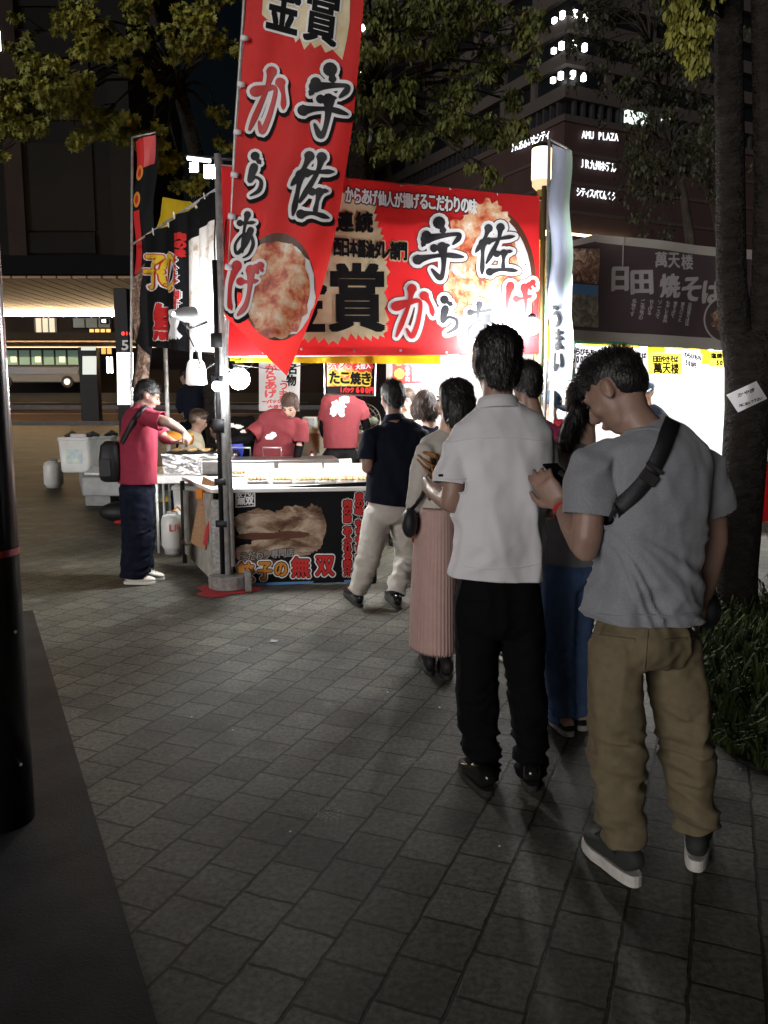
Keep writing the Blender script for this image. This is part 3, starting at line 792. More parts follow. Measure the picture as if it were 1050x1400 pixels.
# ---- bus stop pillar "5"
YP = 27.0
a, b_ = P(157, 395, YP), P(183, 590, YP)
t = thing('bus_stop_sign', 'dark bus stop pillar numbered 5 with red display and lit white panel', 'sign', ((a.x + b_.x) / 2, YP, zg(YP)))
mb = MB(); mb.box(((a.x + b_.x) / 2, YP, (a.z + zg(YP)) / 2), (b_.x - a.x, 0.35, a.z - zg(YP))); mb.build('pillar', 'dark_steel', t, bevel=0.01)
ps = Sheet((a.x, YP - 0.19, a.z), (b_.x, YP - 0.19, a.z), (a.x, YP - 0.19, b_.z))
mb = MB(); ps.panel(mb, [(160, 482), (182, 482), (182, 553), (161, 553)], 0.01); mb.build('lit_panel', 'em_white', t)
mb = MB(); ps.line(mb, '●10', 166, 456, 181, 456, 5, 0.01, nib=ringnib(0.3, 4)); mb.build('red_display', 'em_red', t)
mb = MB(); ps.glyphs(mb, '5', 171, 472, 8.5, 13, 0.01, nib=ringnib(0.5, 6)); mb.build('number', 'ink_white', t)
# ---- advertising kiosk by the bus
YK = 42.0
a, b_ = P(109, 475, YK), P(137, 546, YK)
t = thing('poster_kiosk', 'dark glazed shelter with a lit poster panel beside the bus', 'shelter', ((a.x + b_.x) / 2, YK, zg(YK)))
mb = MB(); mb.box(((a.x + b_.x) / 2, YK, (a.z + zg(YK)) / 2), (b_.x - a.x, 0.5, a.z - zg(YK))); mb.build('cabinet', 'dark_steel', t, bevel=0.02)
ks = Sheet((a.x, YK - 0.26, a.z), (b_.x, YK - 0.26, a.z), (a.x, YK - 0.26, b_.z))
mb = MB(); ks.panel(mb, [(113, 487), (132, 487), (132, 512), (113, 512)], 0.02); mb.build('lit_poster', 'em_kiosk', t)
mb = MB(); ks.panel(mb, [(111, 474), (131, 474), (131, 479), (111, 479)], 0.02); mb.build('name_strip', 'em_kiosk', t)

# ---- black pole, close on the left
gb = G(45, 1122)
pr = 0.115; pc = Vector((gb.x - pr, gb.y, 0))
t = thing('lamp_post', 'thick glossy black steel pole with a red tape ring standing close on the left', 'pole', pc)
mb = MB(); mb.tube([pc + Vector((0, 0, z)) for z in (0.004, 0.9, 1.8, 3.2, 5.2)], [pr, pr, pr * 0.985, pr * 0.96, pr * 0.93], n=40); mb.build('shaft', 'black_gloss', t, True)
zr_ = P(20, 762, pc.y - pr).z
mb = MB(); mb.tube([pc + Vector((0, 0, zr_ - 0.012)), pc + Vector((0, 0, zr_ + 0.012))], pr + 0.002, n=40, cap=False); mb.build('tape_ring', 'red_plastic', t, True)
for u, v in ((8, 873), (33, 864), (17, 1057)):
    q = P(u, v, pc.y - pr)
    d_ = Vector((q.x - pc.x, -math.sqrt(max(1e-4, pr ** 2 - min(q.x - pc.x, pr * .95) ** 2)), 0)).normalized() if abs(q.x - pc.x) < pr else Vector((0, -1, 0))
    p0 = pc + d_ * pr + Vector((0, 0, q.z))
    mb = MB(); mb.ell(p0, (0.006, 0.006, 0.006), n=8, m=6); mb.build('screw', 'tin', t, True)

# ---- lantern post between the stalls
YL = 9.4
t = thing('lantern_post', 'slim brass plaza lamp post with a glowing cylindrical lantern above the red banner', 'street lamp', (P(741, 300, YL).x, YL, 0))
tp, bt = P(741, 203, YL), P(741, 247, YL)
mb = MB(); mb.tube([(tp.x, YL, 0), (tp.x, YL, bt.z - 0.1)], 0.045, n=16); mb.build('post', 'brass', t, True)
mb = MB(); mb.tube([(tp.x, YL, bt.z), (tp.x, YL, bt.z + 0.02), (tp.x, YL, tp.z - 0.01), (tp.x, YL, tp.z)], [0.098, 0.108, 0.108, 0.10], n=24); mb.build('lamp_glass', 'em_lantern', t, True)
mb = MB(); mb.tube([(tp.x, YL, bt.z - 0.10), (tp.x, YL, bt.z - 0.06), (tp.x, YL, bt.z - 0.001)], [0.055, 0.095, 0.10], n=24); mb.build('lamp_base', mat('lantern_base', (0.5, 0.42, 0.3), 0.4, emit=1.0, ecol=(1.0, 0.72, 0.4)), t, True)
mb = MB(); mb.tube([(tp.x, YL, tp.z), (tp.x, YL, tp.z + 0.03), (tp.x, YL, tp.z + 0.05)], [0.112, 0.112, 0.05], n=24); mb.build('lamp_cap', 'dark_steel', t, True)
# ================================================================== THE FRIED CHICKEN STALL
YF, YR = 6.85, 7.5
pFL, pFR = P(303, 300, YF), P(743, 300, YR)
FL, FR = Vector((pFL.x, YF, 0)), Vector((pFR.x, YR, 0))
frd = (FR - FL).normalized()                      # along the front, to the right
sd = Vector((-0.42, 0.90, 0)).normalized()        # along the left side, to the back
RB, LB = FR + Vector((0.1, 2.6, 0)), FL + sd * 2.6
stall = thing('food_stall', 'brightly lit fried chicken stall of steel poles, yellow curtains and a white back tarp', 'stall', (FL + FR) / 2)
def lerp_(a, b_, t): return a + (b_ - a) * t
def pole(mb, a, z0, z1, r=0.024, mi=0): mb.tube([Vector((a.x, a.y, z0)), Vector((a.x, a.y, (z0 + z1) / 2)), Vector((a.x, a.y, z1))], r, n=14, mi=mi)
PF = G(313, 806)
mb = MB(); pole(mb, PF, 0.10, 3.40, 0.027); mb.build('pole', 'steel', stall, True)
mb = MB(); pole(mb, PF + Vector((-0.052, 0.03, 0)), 0.10, 2.62, 0.020); mb.build('pole', 'dark_steel', stall, True)
mb = MB(); pole(mb, FR, 0, 3.38, 0.022); mb.build('pole', 'brass', stall, True)
mb = MB(); mb.tube([FR + Vector((0.02, 0.02, 0)), FR + Vector((0.0, 0.05, 1.6)), FR + Vector((0.10, 0.06, 3.1))], 0.026, n=12); mb.build('pole', 'green_paint', stall, True)
mb = MB(); pole(mb, RB, 0, 2.9); mb.build('pole', 'steel', stall, True)
mb = MB(); pole(mb, LB, 0, 2.9); mb.build('pole', 'steel', stall, True)
for z in (0.52, 0.86, 1.28, 1.62, 1.95):           # tape and cable ties round the corner poles
    mb = MB(); mb.tube([PF + Vector((-0.03, 0.012, z)), PF + Vector((-0.03, 0.012, z + 0.05 + 0.06 * (z > 1.2)))], (0.068, 0.045), n=14, xaxis=(1, 0, 0)); mb.build('tape_wrap', 'black_nylon', stall, True)
zt = P(600, 255, 7.3).z
mb = MB(); mb.tube([FL + Vector((0, 0.03, P(303, 226, YF).z)), FR + Vector((0, 0.03, P(743, 271, YR).z))], 0.016, n=10); mb.build('beam', 'steel', stall, True)
mb = MB(); mb.tube([FL + Vector((0, 0.03, P(303, 486, YF).z)), FR + Vector((0, 0.03, P(743, 482, YR).z))], 0.014, n=10); mb.build('beam', 'steel', stall, True)
# roof tarp below the banner's top edge, sloping to the back
mb = MB(); N_ = 14
vs, fs = [], []
for j in range(N_ + 1):
    for i in range(N_ + 1):
        x, y = i / N_, j / N_
        q = (FL * (1 - x) + FR * x) * (1 - y) + (LB * (1 - x) + RB * x) * y
        vs.append(Vector((q.x, q.y + 0.06, 2.95 - 0.25 * y - 0.05 * math.sin(x * math.pi) + 0.012 * math.sin(i * 2.1 + j))))
for j in range(N_):
    for i in range(N_):
        k = j * (N_ + 1) + i; fs.append((k, k + 1, k + N_ + 2, k + N_ + 1))
mb.add(vs, fs); mb.build('roof_tarp', 'yellow_tarp', stall, True)
def curtain(a, b_, z0, z1, name, m, parent, amp=0.025, waves=5, nu=40, nv=8, ph=0.0):
    mb = MB(); vs, fs = [], []
    d = (b_ - a); nrm = Vector((-d.y, d.x, 0)).normalized()
    for j in range(nv + 1):
        for i in range(nu + 1):
            x, y = i / nu, j / nv
            q = a + d * x + nrm * (amp * (0.4 + y) * math.sin(x * waves * 6.283 + ph + 0.5 * math.sin(y * 3)))
            vs.append(Vector((q.x, q.y, z1 + (z0 - z1) * y)))
    for j in range(nv):
        for i in range(nu):
            k = j * (nu + 1) + i; fs.append((k, k + nu + 1, k + nu + 2, k + 1))
    mb.add(vs, fs); return mb.build(name, m, parent, True)
bt0 = P(528, 560, 9.4); 
curtain(Vector((bt0.x, 9.55, 0)), Vector((2.0, 9.75, 0)), 0.05, 2.75, 'back_tarp', 'white_tarp', stall, 0.02, 4)
curtain(Vector((2.0, 9.75, 0)), FR + Vector((0.16, 0.25, 0)), 0.35, 2.75, 'side_tarp', 'white_tarp', stall, 0.02, 4)
# yellow curtains at the corners and along the eave
curtain(FL + Vector((-0.02, 0.10, 0)), FL + sd * 0.30 + Vector((-0.02, 0.10, 0)), 1.9, P(303, 268, YF).z - 0.05, 'corner_curtain', 'yellow_tarp', stall, 0.02, 1.5)
curtain(FL + Vector((0.02, 0.10, 0)), FL + frd * 0.42 + Vector((0.02, 0.10, 0)), 1.86, P(303, 268, YF).z - 0.2, 'corner_curtain', 'yellow_tarp', stall, 0.02, 1.5)
curtain(FR + Vector((-0.01, 0.12, 0)), FR + Vector((0.13, 0.12, 0)), P(745, 490, YR).z, P(745, 326, YR).z, 'corner_curtain', 'yellow_tarp', stall, 0.015, 1.5, nu=14)
curtain(FL + frd * 0.05 + Vector((0, 0.16, 0)), FL + frd * 1.85 + Vector((0, 0.16, 0)), P(400, 494, YF).z, P(400, 470, YF).z, 'eave_strip', 'yellow_tarp', stall, 0.01, 6)
flap = Sheet(P(214, 268, 8.75), P(300, 262, 7.6), P(204, 340, 8.75), lambda u, v: 0.03 * math.sin(u * .12) + 0.02 * math.sin(v * .1))
mb = MB(); flap.panel(mb, [(228, 271), (262, 276), (302, 300), (206, 345)], 0, 14, 6); mb.build('gable_flap', 'yellow_tarp', stall, True)
# lamps of the stall
def bulb_lamp(p, r, m, name='bulb_lamp', label=None, drop=0.25, cat='lamp'):
    t = thing(name, label, cat, p)
    mb = MB(); mb.ell(p, (r, r, r), n=14, m=9); mb.build('bulb', m, t, True)
    mb = MB(); mb.tube([p + Vector((0, 0, r * 0.8)), p + Vector((0, 0, r * 1.3)), p + Vector((0, 0, r * 1.5))], [r * 0.55, r * 0.5, r * 0.2], n=12); mb.build('socket', 'dark_steel', t, True)
    mb = MB(); mb.tube([p + Vector((0, 0, r * 1.4)), p + Vector((0.01, 0.03, r * 1.4 + drop * 0.5)), p + Vector((0.0, 0.06, r * 1.4 + drop))], 0.004, n=6); mb.build('cable', 'rubber', t)
    return t
bulb_lamp(P(327, 518, 6.95), 0.088, 'em_bulb', label='large white bulb glaring beside the steel corner poles below the red flag tip', drop=0.1)
bulb_lamp(P(297, 528, 6.38), 0.040, 'em_bulb_small', label='small bulb glaring left of the steel corner poles beside the white plastic bag', drop=0.15)
bulb_lamp(P(727, 446, 7.16), 0.072, 'em_bulb', label='round white bulb glaring at the lower right corner of the red banner', drop=0.12)
bulb_lamp(P(676, 464, 7.1), 0.050, 'em_bulb', label='added bulb brightening the red banner, unseen behind the head of the man in white', drop=0.12)  # added lamp, out of sight behind the head, washes out the banner lettering
for (u, v, Y) in ((620, 478, 8.4), (470, 470, 8.5)):
    bulb_lamp(P(u, v, Y), 0.075 if u > 500 else 0.045, 'em_bulb_hot' if u > 500 else 'em_bulb_small', label='bare bulb hanging under the yellow stall roof behind the red banner', drop=0.3)['group'] = 'bulbs under the stall roof'
# cone clip lamp on the side of the stall, seen from behind
t = thing('clip_lamp', 'black cone shaded clip lamp with a dangling cable beside the black side banner', 'lamp', P(252, 432, 6.7))
p0 = P(250, 430, 6.7); dd = Vector((0.62, 0.78, 0.05)).normalized()
mb = MB(); mb.tube([p0 + dd * 0.10, p0 + dd * 0.02, p0 - dd * 0.05, p0 - dd * 0.09], [0.066, 0.06, 0.04, 0.02], n=22, cap=False); mb.build('shade', 'grey_plastic', t, True)
mb = MB(); mb.ell(p0 + dd * 0.065, (0.042, 0.042, 0.05), n=14, m=8); mb.build('bulb', 'em_bulb_hot', t, True)
mb = MB(); mb.tube([p0 - dd * 0.06, p0 + Vector((0.02, 0.10, -0.10)), p0 + Vector((0.16, 0.16, -0.04))], 0.014, n=8); mb.build('arm', 'dark_steel', t, True)
mb = MB(); mb.tube([p0 + dd * 0.05, p0 + Vector((0.02, 0, -0.12)), P(268, 480, 6.7), P(274, 500, 6.72)], 0.005, n=6); mb.build('cable', 'rubber', t)
# flood lamps on top of the left corner
for k, (u, v, r, lab) in enumerate(((266, 230, 0.035, 'small floodlight, left of the pair on top of the corner poles'), (288, 236, 0.05, 'square floodlight next to the corner poles, right of the round one'))):
    q = P(u, v, 7.9)
    t = thing('floodlight', lab, 'lamp', q)
    mb = MB(); mb.box(q, (r * 2.4, 0.05, r * 2.6)); mb.build('housing', 'dark_steel', t, bevel=0.006)
    mb = MB(); mb.box(q + Vector((0, -0.03, 0)), (r * 2, 0.015, r * 2.2)); mb.build('lens', 'em_flood', t)
    mb = MB(); mb.tube([q + Vector((0, 0.02, 0)), Vector((q.x + 0.05, 7.95, P(290, 218, 7.9).z))], 0.008, n=6); mb.build('bracket', 'dark_steel', t)
a, b_ = P(256, 216, 7.9), P(288, 220, 7.9)
t = thing('tube_light', 'white fluorescent tube fitting on top of the corner poles', 'lamp', a)
mb = MB(); mb.tube([a, b_], 0.018, n=10); mb.build('tube', emitter('dim_tube', (0.95, 0.97, 1.0), 2.2), t, True)
mb = MB(); mb.tube([a + Vector((0, 0.03, 0.025)), b_ + Vector((0.25, 0.03, 0.02))], 0.014, n=8); mb.build('fitting', 'dark_steel', t)
mb = MB(); mb.tube([b_ + Vector((0.1, 0.04, 0.02)), Vector((b_.x + 0.1, b_.y, 2.6))], 0.014, n=8); mb.build('stand', 'dark_steel', t)

for k, (u0, w_) in enumerate(((308, .03), (296, .05))):
    pts_ = [P(u0 + 3 * math.sin(v * .03 + k), v, YF - 0.06 - 0.01 * k) for v in range(300, 700, 36)]
    mb = MB(); mb.tube(pts_, 0.006, n=6); mb.build('cable', 'rubber', stall, True)
for k, (p_, q_) in enumerate(((P(312, 505, YF), P(352, 492, 7.6)), (P(318, 498, YF), P(440, 494, 7.3)), (P(260, 498, 7.0), P(300, 492, YF)))):
    mid_ = lerp_(p_, q_, .5) - Vector((0, 0, .06)); mb = MB(); mb.tube([p_, lerp_(p_, mid_, .6), mid_, lerp_(mid_, q_, .4), q_], 0.005, n=6); mb.build('cable', 'rubber', stall, True)
# concrete foot and red cloth at the corner pole
t = thing('pole_weight', 'grey concrete weight block at the foot of the corner poles', 'weight', PF)
mb = MB(); mb.prism([(PF.x + 0.15 * math.cos(a) * (1.0 if abs(math.cos(a)) < .9 else 1.1), PF.y + 0.13 * math.sin(a)) for a in [i * math.pi / 8 + 0.2 for i in range(16)]], 0.012, 0.125); mb.build('block', 'concrete', t, bevel=0.012)
mb = MB(); mb.box((PF.x + 0.16, PF.y - 0.02, 0.08), (0.05, 0.16, 0.16), Matrix.Rotation(0.25, 3, 'Z')); mb.build('foot_plate', 'concrete', t, bevel=0.008)
wl = Sheet((PF.x - 0.15, PF.y - 0.165, 0.12), (PF.x + 0.08, PF.y - 0.165, 0.12), (PF.x - 0.15, PF.y - 0.165, 0.02))
q = PF
mb = MB(); n_ = 18; vs = [Vector((PF.x - 0.03, PF.y - 0.03, 0.011))]
for i in range(n_):
    a = i * 6.283 / n_; r_ = 0.21 + 0.05 * math.sin(3 * a + 1) + 0.02 * math.sin(7 * a)
    vs.append(Vector((PF.x - 0.03 + r_ * 1.15 * math.cos(a), PF.y - 0.05 + r_ * math.sin(a), 0.008)))
mb.add(vs, [(0, 1 + i, 1 + (i + 1) % n_) for i in range(n_)])
tag(mb.build('red_cloth', 'red_plastic'), 'crumpled red cloth lying under the concrete weight of the corner poles', 'cloth')

# ------------------------------------------------------------------ the big red banner
def wv(u, v): return 0.010 * math.sin(u * 0.045 + 0.6 * math.sin(v * 0.02)) + 0.006 * math.sin(v * 0.05 + u * 0.02) - 0.003 * math.exp(-((u - 548) / 8.0) ** 2) - 0.002 * math.exp(-((v - 372) / 8.0) ** 2)
sh = Sheet(P(298, 226, YF - 0.05), P(738, 270, YR - 0.05), P(312, 487, YF - 0.05), wv)
sh.nk, sh.fine = 0.32, 0.4
t = thing('shop_banner', 'wide red vinyl banner with fried chicken bowl and white brush lettering across the stall front', 'banner', P(520, 480, 7.1))
mb = MB(); sh.panel(mb, [(298, 226), (737, 269), (736, 484), (312, 487)], 0, 90, 40); mb.build('banner_cloth', 'vermilion', t, True)
mb = MB(); sh.disc(mb, 672, 388, 60, 104, 0.004, 0, rag=0.0); sh.disc(mb, 671, 392, 55, 100, 0.0055, 1, rag=0.0); sh.disc(mb, 660, 392, 53, 96, 0.007, 2, rings=8, rag=0.05, seed=3); sh.disc(mb, 664, 305, 30, 30, 0.0085, 2, rag=0.18, seed=5); sh.disc(mb, 636, 330, 28, 34, 0.009, 2, rag=0.15, seed=6)
mb.build('chicken_picture', ['bowl_brown', 'ink_white', 'chicken'], t)
def burst(pts, k=3, seed=2):
    rr = random.Random(seed); out = []
    for i in range(len(pts)):
        a, b_ = pts[i], pts[(i + 1) % len(pts)]
        for j in range(k):
            t_ = j / k; q = (a[0] + (b_[0] - a[0]) * t_, a[1] + (b_[1] - a[1]) * t_)
            cx, cy = 455, 370; r_ = 1 + (0.05 if j % 2 else -0.03) + rr.uniform(-.015, .015)
            out.append((cx + (q[0] - cx) * r_, cy + (q[1] - cy) * r_))
    return out
mb = MB(); ring = burst([(385, 270), (440, 262), (470, 262), (478, 272), (512, 280), (514, 300), (522, 318), (518, 345), (530, 362), (527, 400), (528, 445), (520, 460), (500, 462), (480, 458), (455, 468), (430, 462), (400, 470), (380, 460), (378, 360)], 4)
sh.poly(mb, ring, 0.004, 0)
mb.build('gold_burst', 'ink_gold', t)
mb = MB()
sh.line(mb, 'からあげ仙人が揚げるこだわりの味', 472, 266, 652, 283, 21, 0.006, 0, ringnib(1.9, 10))
sh.line(mb, 'からあげ仙人が揚げるこだわりの味', 472, 266, 652, 283, 20, 0.009, 1, ringnib(0.75, 6))
for ch, u, v in (('連', 471, 303), ('続', 498, 304)):
    sh.glyphs(mb, ch, u, v, 24, 29, 0.008, 2, ringnib(2.2, 10), fine=0.4); sh.glyphs(mb, ch, u, v, 23, 27, 0.0145, 0, ringnib(1.2, 8), fine=0.4)
sh.line(mb, 'リ西日本醤油ダレ部門', 444, 337, 556, 344, 25, 0.008, 2, ringnib(2.4, 10))
sh.line(mb, 'リ西日本醤油ダレ部門', 444, 337, 556, 344, 23, 0.0145, 0, ringnib(1.0, 8))
for ch, u in (('金', 408), ('賞', 488)):
    sh.glyphs(mb, ch, u, 407, 74, 92, 0.008, 3, ringnib(6.0, 14), fine=0.25); sh.glyphs(mb, ch, u, 407, 72, 90, 0.0150, 0, [(dx, dy) for dx in (-3.2, -1.6, 0, 1.6, 3.2) for dy in (-2.2, 0, 2.2)], fine=0.25)
mb.build('lettering', ['ink_black', 'ink_white', 'ink_gold', 'ink_gold'], t)
mb = MB()
br1 = [(a * 3.0, b_ * 1.9) for a, b_ in ((-1, .9), (-.6, .5), (-.2, .2), (.2, -.2), (.6, -.5), (1, -.9))]
def brush(sheet, mb, ch, u, v, wd, ht, n, mi_out, mi_in, out=6.0, k=1.0, mid=None, ax=(1, 0), ay=(0, 1)):
    sheet.brush(mb, ch, u, v, wd, ht, n, mi_out, out, k, ax, ay)
    if mi_in is not None: sheet.brush(mb, ch, u, v, wd, ht, n + 0.006, mi_in, 0.0, k, ax, ay)
for ch, u, v, wd, ht, ink in (('宇', 602, 344, 66, 72, 0), ('佐', 677, 343, 54, 60, 0), ('か', 566, 428, 52, 64, 2), ('ら', 613, 433, 30, 44, 0), ('あ', 658, 440, 40, 46, 0), ('げ', 710, 418, 36, 56, 2)):
    brush(sh, mb, ch, u, v, wd, ht, 0.008, 3, None, 6.4, 1.15); brush(sh, mb, ch, u, v, wd, ht, 0.0115, 1, ink, 4.8, 1.15)
mb.build('brush_lettering', ['ink_grey', 'ink_white', 'ink_red', 'bowl_brown'], t)
for u, v in ((412, 477), (484, 480), (548, 479), (610, 482), (478, 245), (549, 252), (615, 258), (681, 265), (360, 482)):
    mb = MB(); mb.ell(sh.at(u, v, 0.006), (0.012, 0.006, 0.012), n=10, m=6); mb.build('eyelet', 'tin', t, True)

# glowing return of the red banner at the left corner
sh2 = Sheet(P(296, 228, 7.6), P(322, 224, 7.1), P(298, 278, 7.6))
t = thing('side_sign', 'small orange and red printed panel glowing above the corner curtain', 'banner', P(308, 278, 7.4))
mb = MB(); sh2.panel(mb, [(297, 232), (322, 226), (322, 284), (299, 278)], 0, 4, 6); mb.build('panel_cloth', mat('orange_print', (0.75, 0.20, 0.06), 0.5, col2=(0.8, 0.35, 0.15), vs=9), t)
mb = MB(); sh2.line(mb, '揚', 308, 244, 308, 264, 14, 0.005, 0, ringnib(1, 6)); mb.build('lettering', 'ink_red', t)

# ------------------------------------------------------------------ black gyoza banner along the left side
A0, A1 = P(297, 262, YF), P(188, 333, 8.75)
AB = P(300, 484, YF)
def wv2(u, v): return 0.028 * math.sin(u * 0.16) + 0.016 * math.sin(u * 0.41 + 1)
ss = Sheet(A1, A0, A1 + (AB - A0), wv2)
t = thing('gyoza_banner', 'black pleated banner with yellow brush lettering and a glare-whitened gyoza photo on the stall side', 'banner', (A1 + AB) / 2)
mb = MB(); ss.panel(mb, [(203, 322), (296, 262), (300, 486), (206, 474)], 0, 60, 12); mb.build('banner_cloth', 'ink_black', t, True)
mb = MB(); ss.panel(mb, [(256, 292), (295, 270), (299, 482), (258, 480)], 0.004, 30, 12, 0); mb.build('gyoza_picture', ramp_mat('gyoza_print_overlit', [(0.28, (0.16, 0.09, 0.06)), (0.38, (0.55, 0.42, 0.32)), (0.46, (0.85, 0.80, 0.74)), (0.75, (0.90, 0.89, 0.87))], vs=3.2, stretch=(1, 1, 1.6)), t, True)  # lamp glare put into the print colours as near-white
mb = MB(); ss.panel(mb, [(254, 290), (295, 266), (296, 300), (256, 330)], 0.006, 20, 8, 0); mb.build('dark_corner_print', 'clad_mid', t, True)
mb = MB()
for ch, u, v, wd, ht, mi in (('子', 213, 372, 20, 46, 2), ('の', 231, 372, 24, 50, 2), ('無', 222, 440, 16, 50, 3), ('双', 241, 444, 15, 36, 1)):
    if mi != 1:
        q_ = 1.0 if mi == 2 else 0.6
        ss.glyphs(mb, ch, u, v, wd, ht, 0.006, 1, ringnib(3.6 * q_, 10), fine=0.3); ss.glyphs(mb, ch, u, v, wd, ht, 0.009, 3, ringnib(2.2 * q_, 8), fine=0.3)
        ss.glyphs(mb, ch, u, v, wd, ht, 0.012, 2 if mi == 2 else 3, ringnib(0.9 * q_, 6), fine=0.3)
    else: ss.glyphs(mb, ch, u, v, wd, ht, 0.006, 1, ringnib(3.2, 8), fine=0.3)
ss.line(mb, '肉の味', 250, 318, 250, 352, 7, 0.008, 3, ringnib(0.9, 5)); ss.line(mb, 'あふれる', 244, 350, 245, 388, 7, 0.008, 1, ringnib(2.2, 6)); ss.line(mb, 'あふれる', 244, 350, 245, 388, 7, 0.011, 3, ringnib(0.9, 5)); ss.line(mb, '肉汁', 246, 396, 246, 422, 7, 0.008, 1, ringnib(2.2, 6)); ss.line(mb, '肉汁', 246, 396, 246, 422, 7, 0.011, 3, ringnib(0.9, 5))
mb.build('lettering', ['ink_black', 'ink_white', 'ink_yellow', 'ink_red'], t)
mb = MB(); mb.tube([P(180, 335, 8.9), P(300, 256, YF - 0.02)], 0.012, n=10); mb.build('hanging_rod', 'steel', t, True)
for u, v in ((213, 316), (229, 305), (245, 294), (265, 280), (283, 268)):
    mb = MB(); mb.tube([ss.at(u, v + 6, 0.0), ss.at(u, v - 3, 0.012), ss.at(u + 2, v + 4, 0.02)], 0.006, n=6); mb.build('tie', 'white_print', t)

# ------------------------------------------------------------------ nobori flag in front (curved cloth)
class Curved(Sheet):
    def __init__(s, Lp, Rp, depth):
        s.Lp, s.Rp, s.depth = Lp, Rp, depth
    def edge(s, pts, t):
        x = t * (len(pts) - 1); i = min(int(x), len(pts) - 2) if x > 0 else 0; f = x - i
        def c(k): return pts[max(0, min(len(pts) - 1, k))]
        p0, p1, p2, p3 = c(i - 1), c(i), c(i + 1), c(i + 2)
        return [0.5 * (2 * p1[k] + (p2[k] - p0[k]) * f + (2 * p0[k] - 5 * p1[k] + 4 * p2[k] - p3[k]) * f * f + (3 * p1[k] - p0[k] - 3 * p2[k] + p3[k]) * f ** 3) for k in (0, 1)]
    def px(s, a, t):
        l, r = s.edge(s.Lp, t), s.edge(s.Rp, t)
        return l[0] + (r[0] - l[0]) * a, l[1] + (r[1] - l[1]) * a
    def inv(s, u, v):
        a, t = 0.5, 0.5
        for _ in range(12):
            l, r = s.edge(s.Lp, t), s.edge(s.Rp, t)
            a = (u - l[0]) / max(1e-3, r[0] - l[0])
            vv = l[1] + (r[1] - l[1]) * a
            t = t + (v - vv) / 620.0
        return a, t
    def at(s, u, v, n=0.0):
        a, t = s.inv(u, v)
        return P(u, v, s.depth(a, t) - n)
    def grid(s, mb, nu, nv):
        vs, fs = [], []
        for j in range(nv + 1):
            for i in range(nu + 1):
                u, v = s.px(i / nu, j / nv); vs.append(P(u, v, s.depth(i / nu, j / nv)))
        for j in range(nv):
            for i in range(nu):
                k = j * (nu + 1) + i; fs.append((k, k + nu + 1, k + nu + 2, k + 1))
        mb.add(vs, fs)
YN = 6.45
fl_ = Curved([(338, -110), (334, 40), (324, 180), (316, 300), (308, 432)], [(503, -110), (496, 20), (478, 200), (444, 380), (392, 514)],
             lambda a, t: YN - 0.16 * a * (0.3 + t) + 0.035 * math.sin(a * 5 + t * 4) * (0.3 + a) + 0.012 * math.sin(a * 14 + t * 9))
t = thing('banner_flag', 'tall red vertical flag with brush lettering and fried chicken photo before the stall corner', 'flag', FL + Vector((0, -0.3, 0)))
mb = MB(); fl_.grid(mb, 40, 110); mb.build('flag_cloth', 'flag_red', t, True)
mb = MB(); fl_.disc(mb, 380, 392, 51, 74, 0.005, 0); fl_.disc(mb, 384, 396, 47, 66, 0.008, 1, rag=0.04); fl_.disc(mb, 378, 396, 46, 68, 0.011, 2, rings=8, rag=0.06, seed=9)
mb.build('chicken_picture', ['bowl_brown', 'ink_white', 'chicken'], t)
mb = MB()
ring = [(358, 20), (362, -40), (400, -60), (480, -50), (478, 30), (474, 55), (468, 82), (455, 68), (445, 72), (440, 60), (430, 66), (425, 58), (416, 68), (410, 52), (404, 58), (400, 46), (380, 40)]
fl_.poly(mb, ring, 0.006, 3)
ax1, ay1 = (0.97, 0.26), (-0.10, 1.0)
for ch, u, v in (('金', 388, 6), ('賞', 440, 22)):
    fl_.glyphs(mb, ch, u, v, 46, 74, 0.010, 1, ringnib(4.2, 10), ax1, ay1, fine=0.25)
    fl_.glyphs(mb, ch, u, v, 44, 72, 0.013, 0, [(dx, dy) for dx in (-1.8, 0, 1.8) for dy in (-1.6, 0, 1.6)], ax1, ay1, fine=0.25)
ax2, ay2 = (0.98, 0.17), (-0.16, 0.99)
for ch, u, v, wd, ht, ink, o_ in (('宇', 446, 142, 64, 88, 0, 4.6), ('佐', 425, 256, 56, 80, 0, 4.6), ('か', 367, 140, 44, 82, 2, 4.6), ('ら', 349, 241, 24, 52, 0, 4.2), ('あ', 335, 322, 26, 56, 0, 4.2), ('げ', 332, 396, 38, 66, 2, 4.2)):
    brush(fl_, mb, ch, u + 1.5, v + 4, wd, ht, 0.008, 0, None, o_ + 1.8, 1.15, None, ax2, ay2)
    brush(fl_, mb, ch, u, v, wd, ht, 0.014, 1, {0: 4, 2: 2}[ink], o_, 1.15, None, ax2, ay2)
mb.build('lettering', ['ink_black', 'ink_white', 'ink_red', 'ink_gold', 'ink_grey'], t)
mb = MB(); mb.tube([P(340, -120, YN + 0.02), P(333, 20, YN + 0.02), P(322, 180, YN + 0.03), P(309, 480, YN + 0.10), Vector((PF.x + 0.045, PF.y - 0.02, 0.2))], [0.013, 0.013, 0.014, 0.016, 0.018], n=12); mb.build('flag_pole', 'steel', t, True)
for tt in (0.05, 0.16, 0.27, 0.38, 0.5, 0.62, 0.74, 0.86):
    u, v = fl_.px(0.0, tt); mb = MB(); mb.tube([P(u - 4, v, YN - 0.02), P(u + 6, v + 2, YN - 0.02)], 0.022, n=8); mb.build('flag_loop', 'ink_white', t, True)

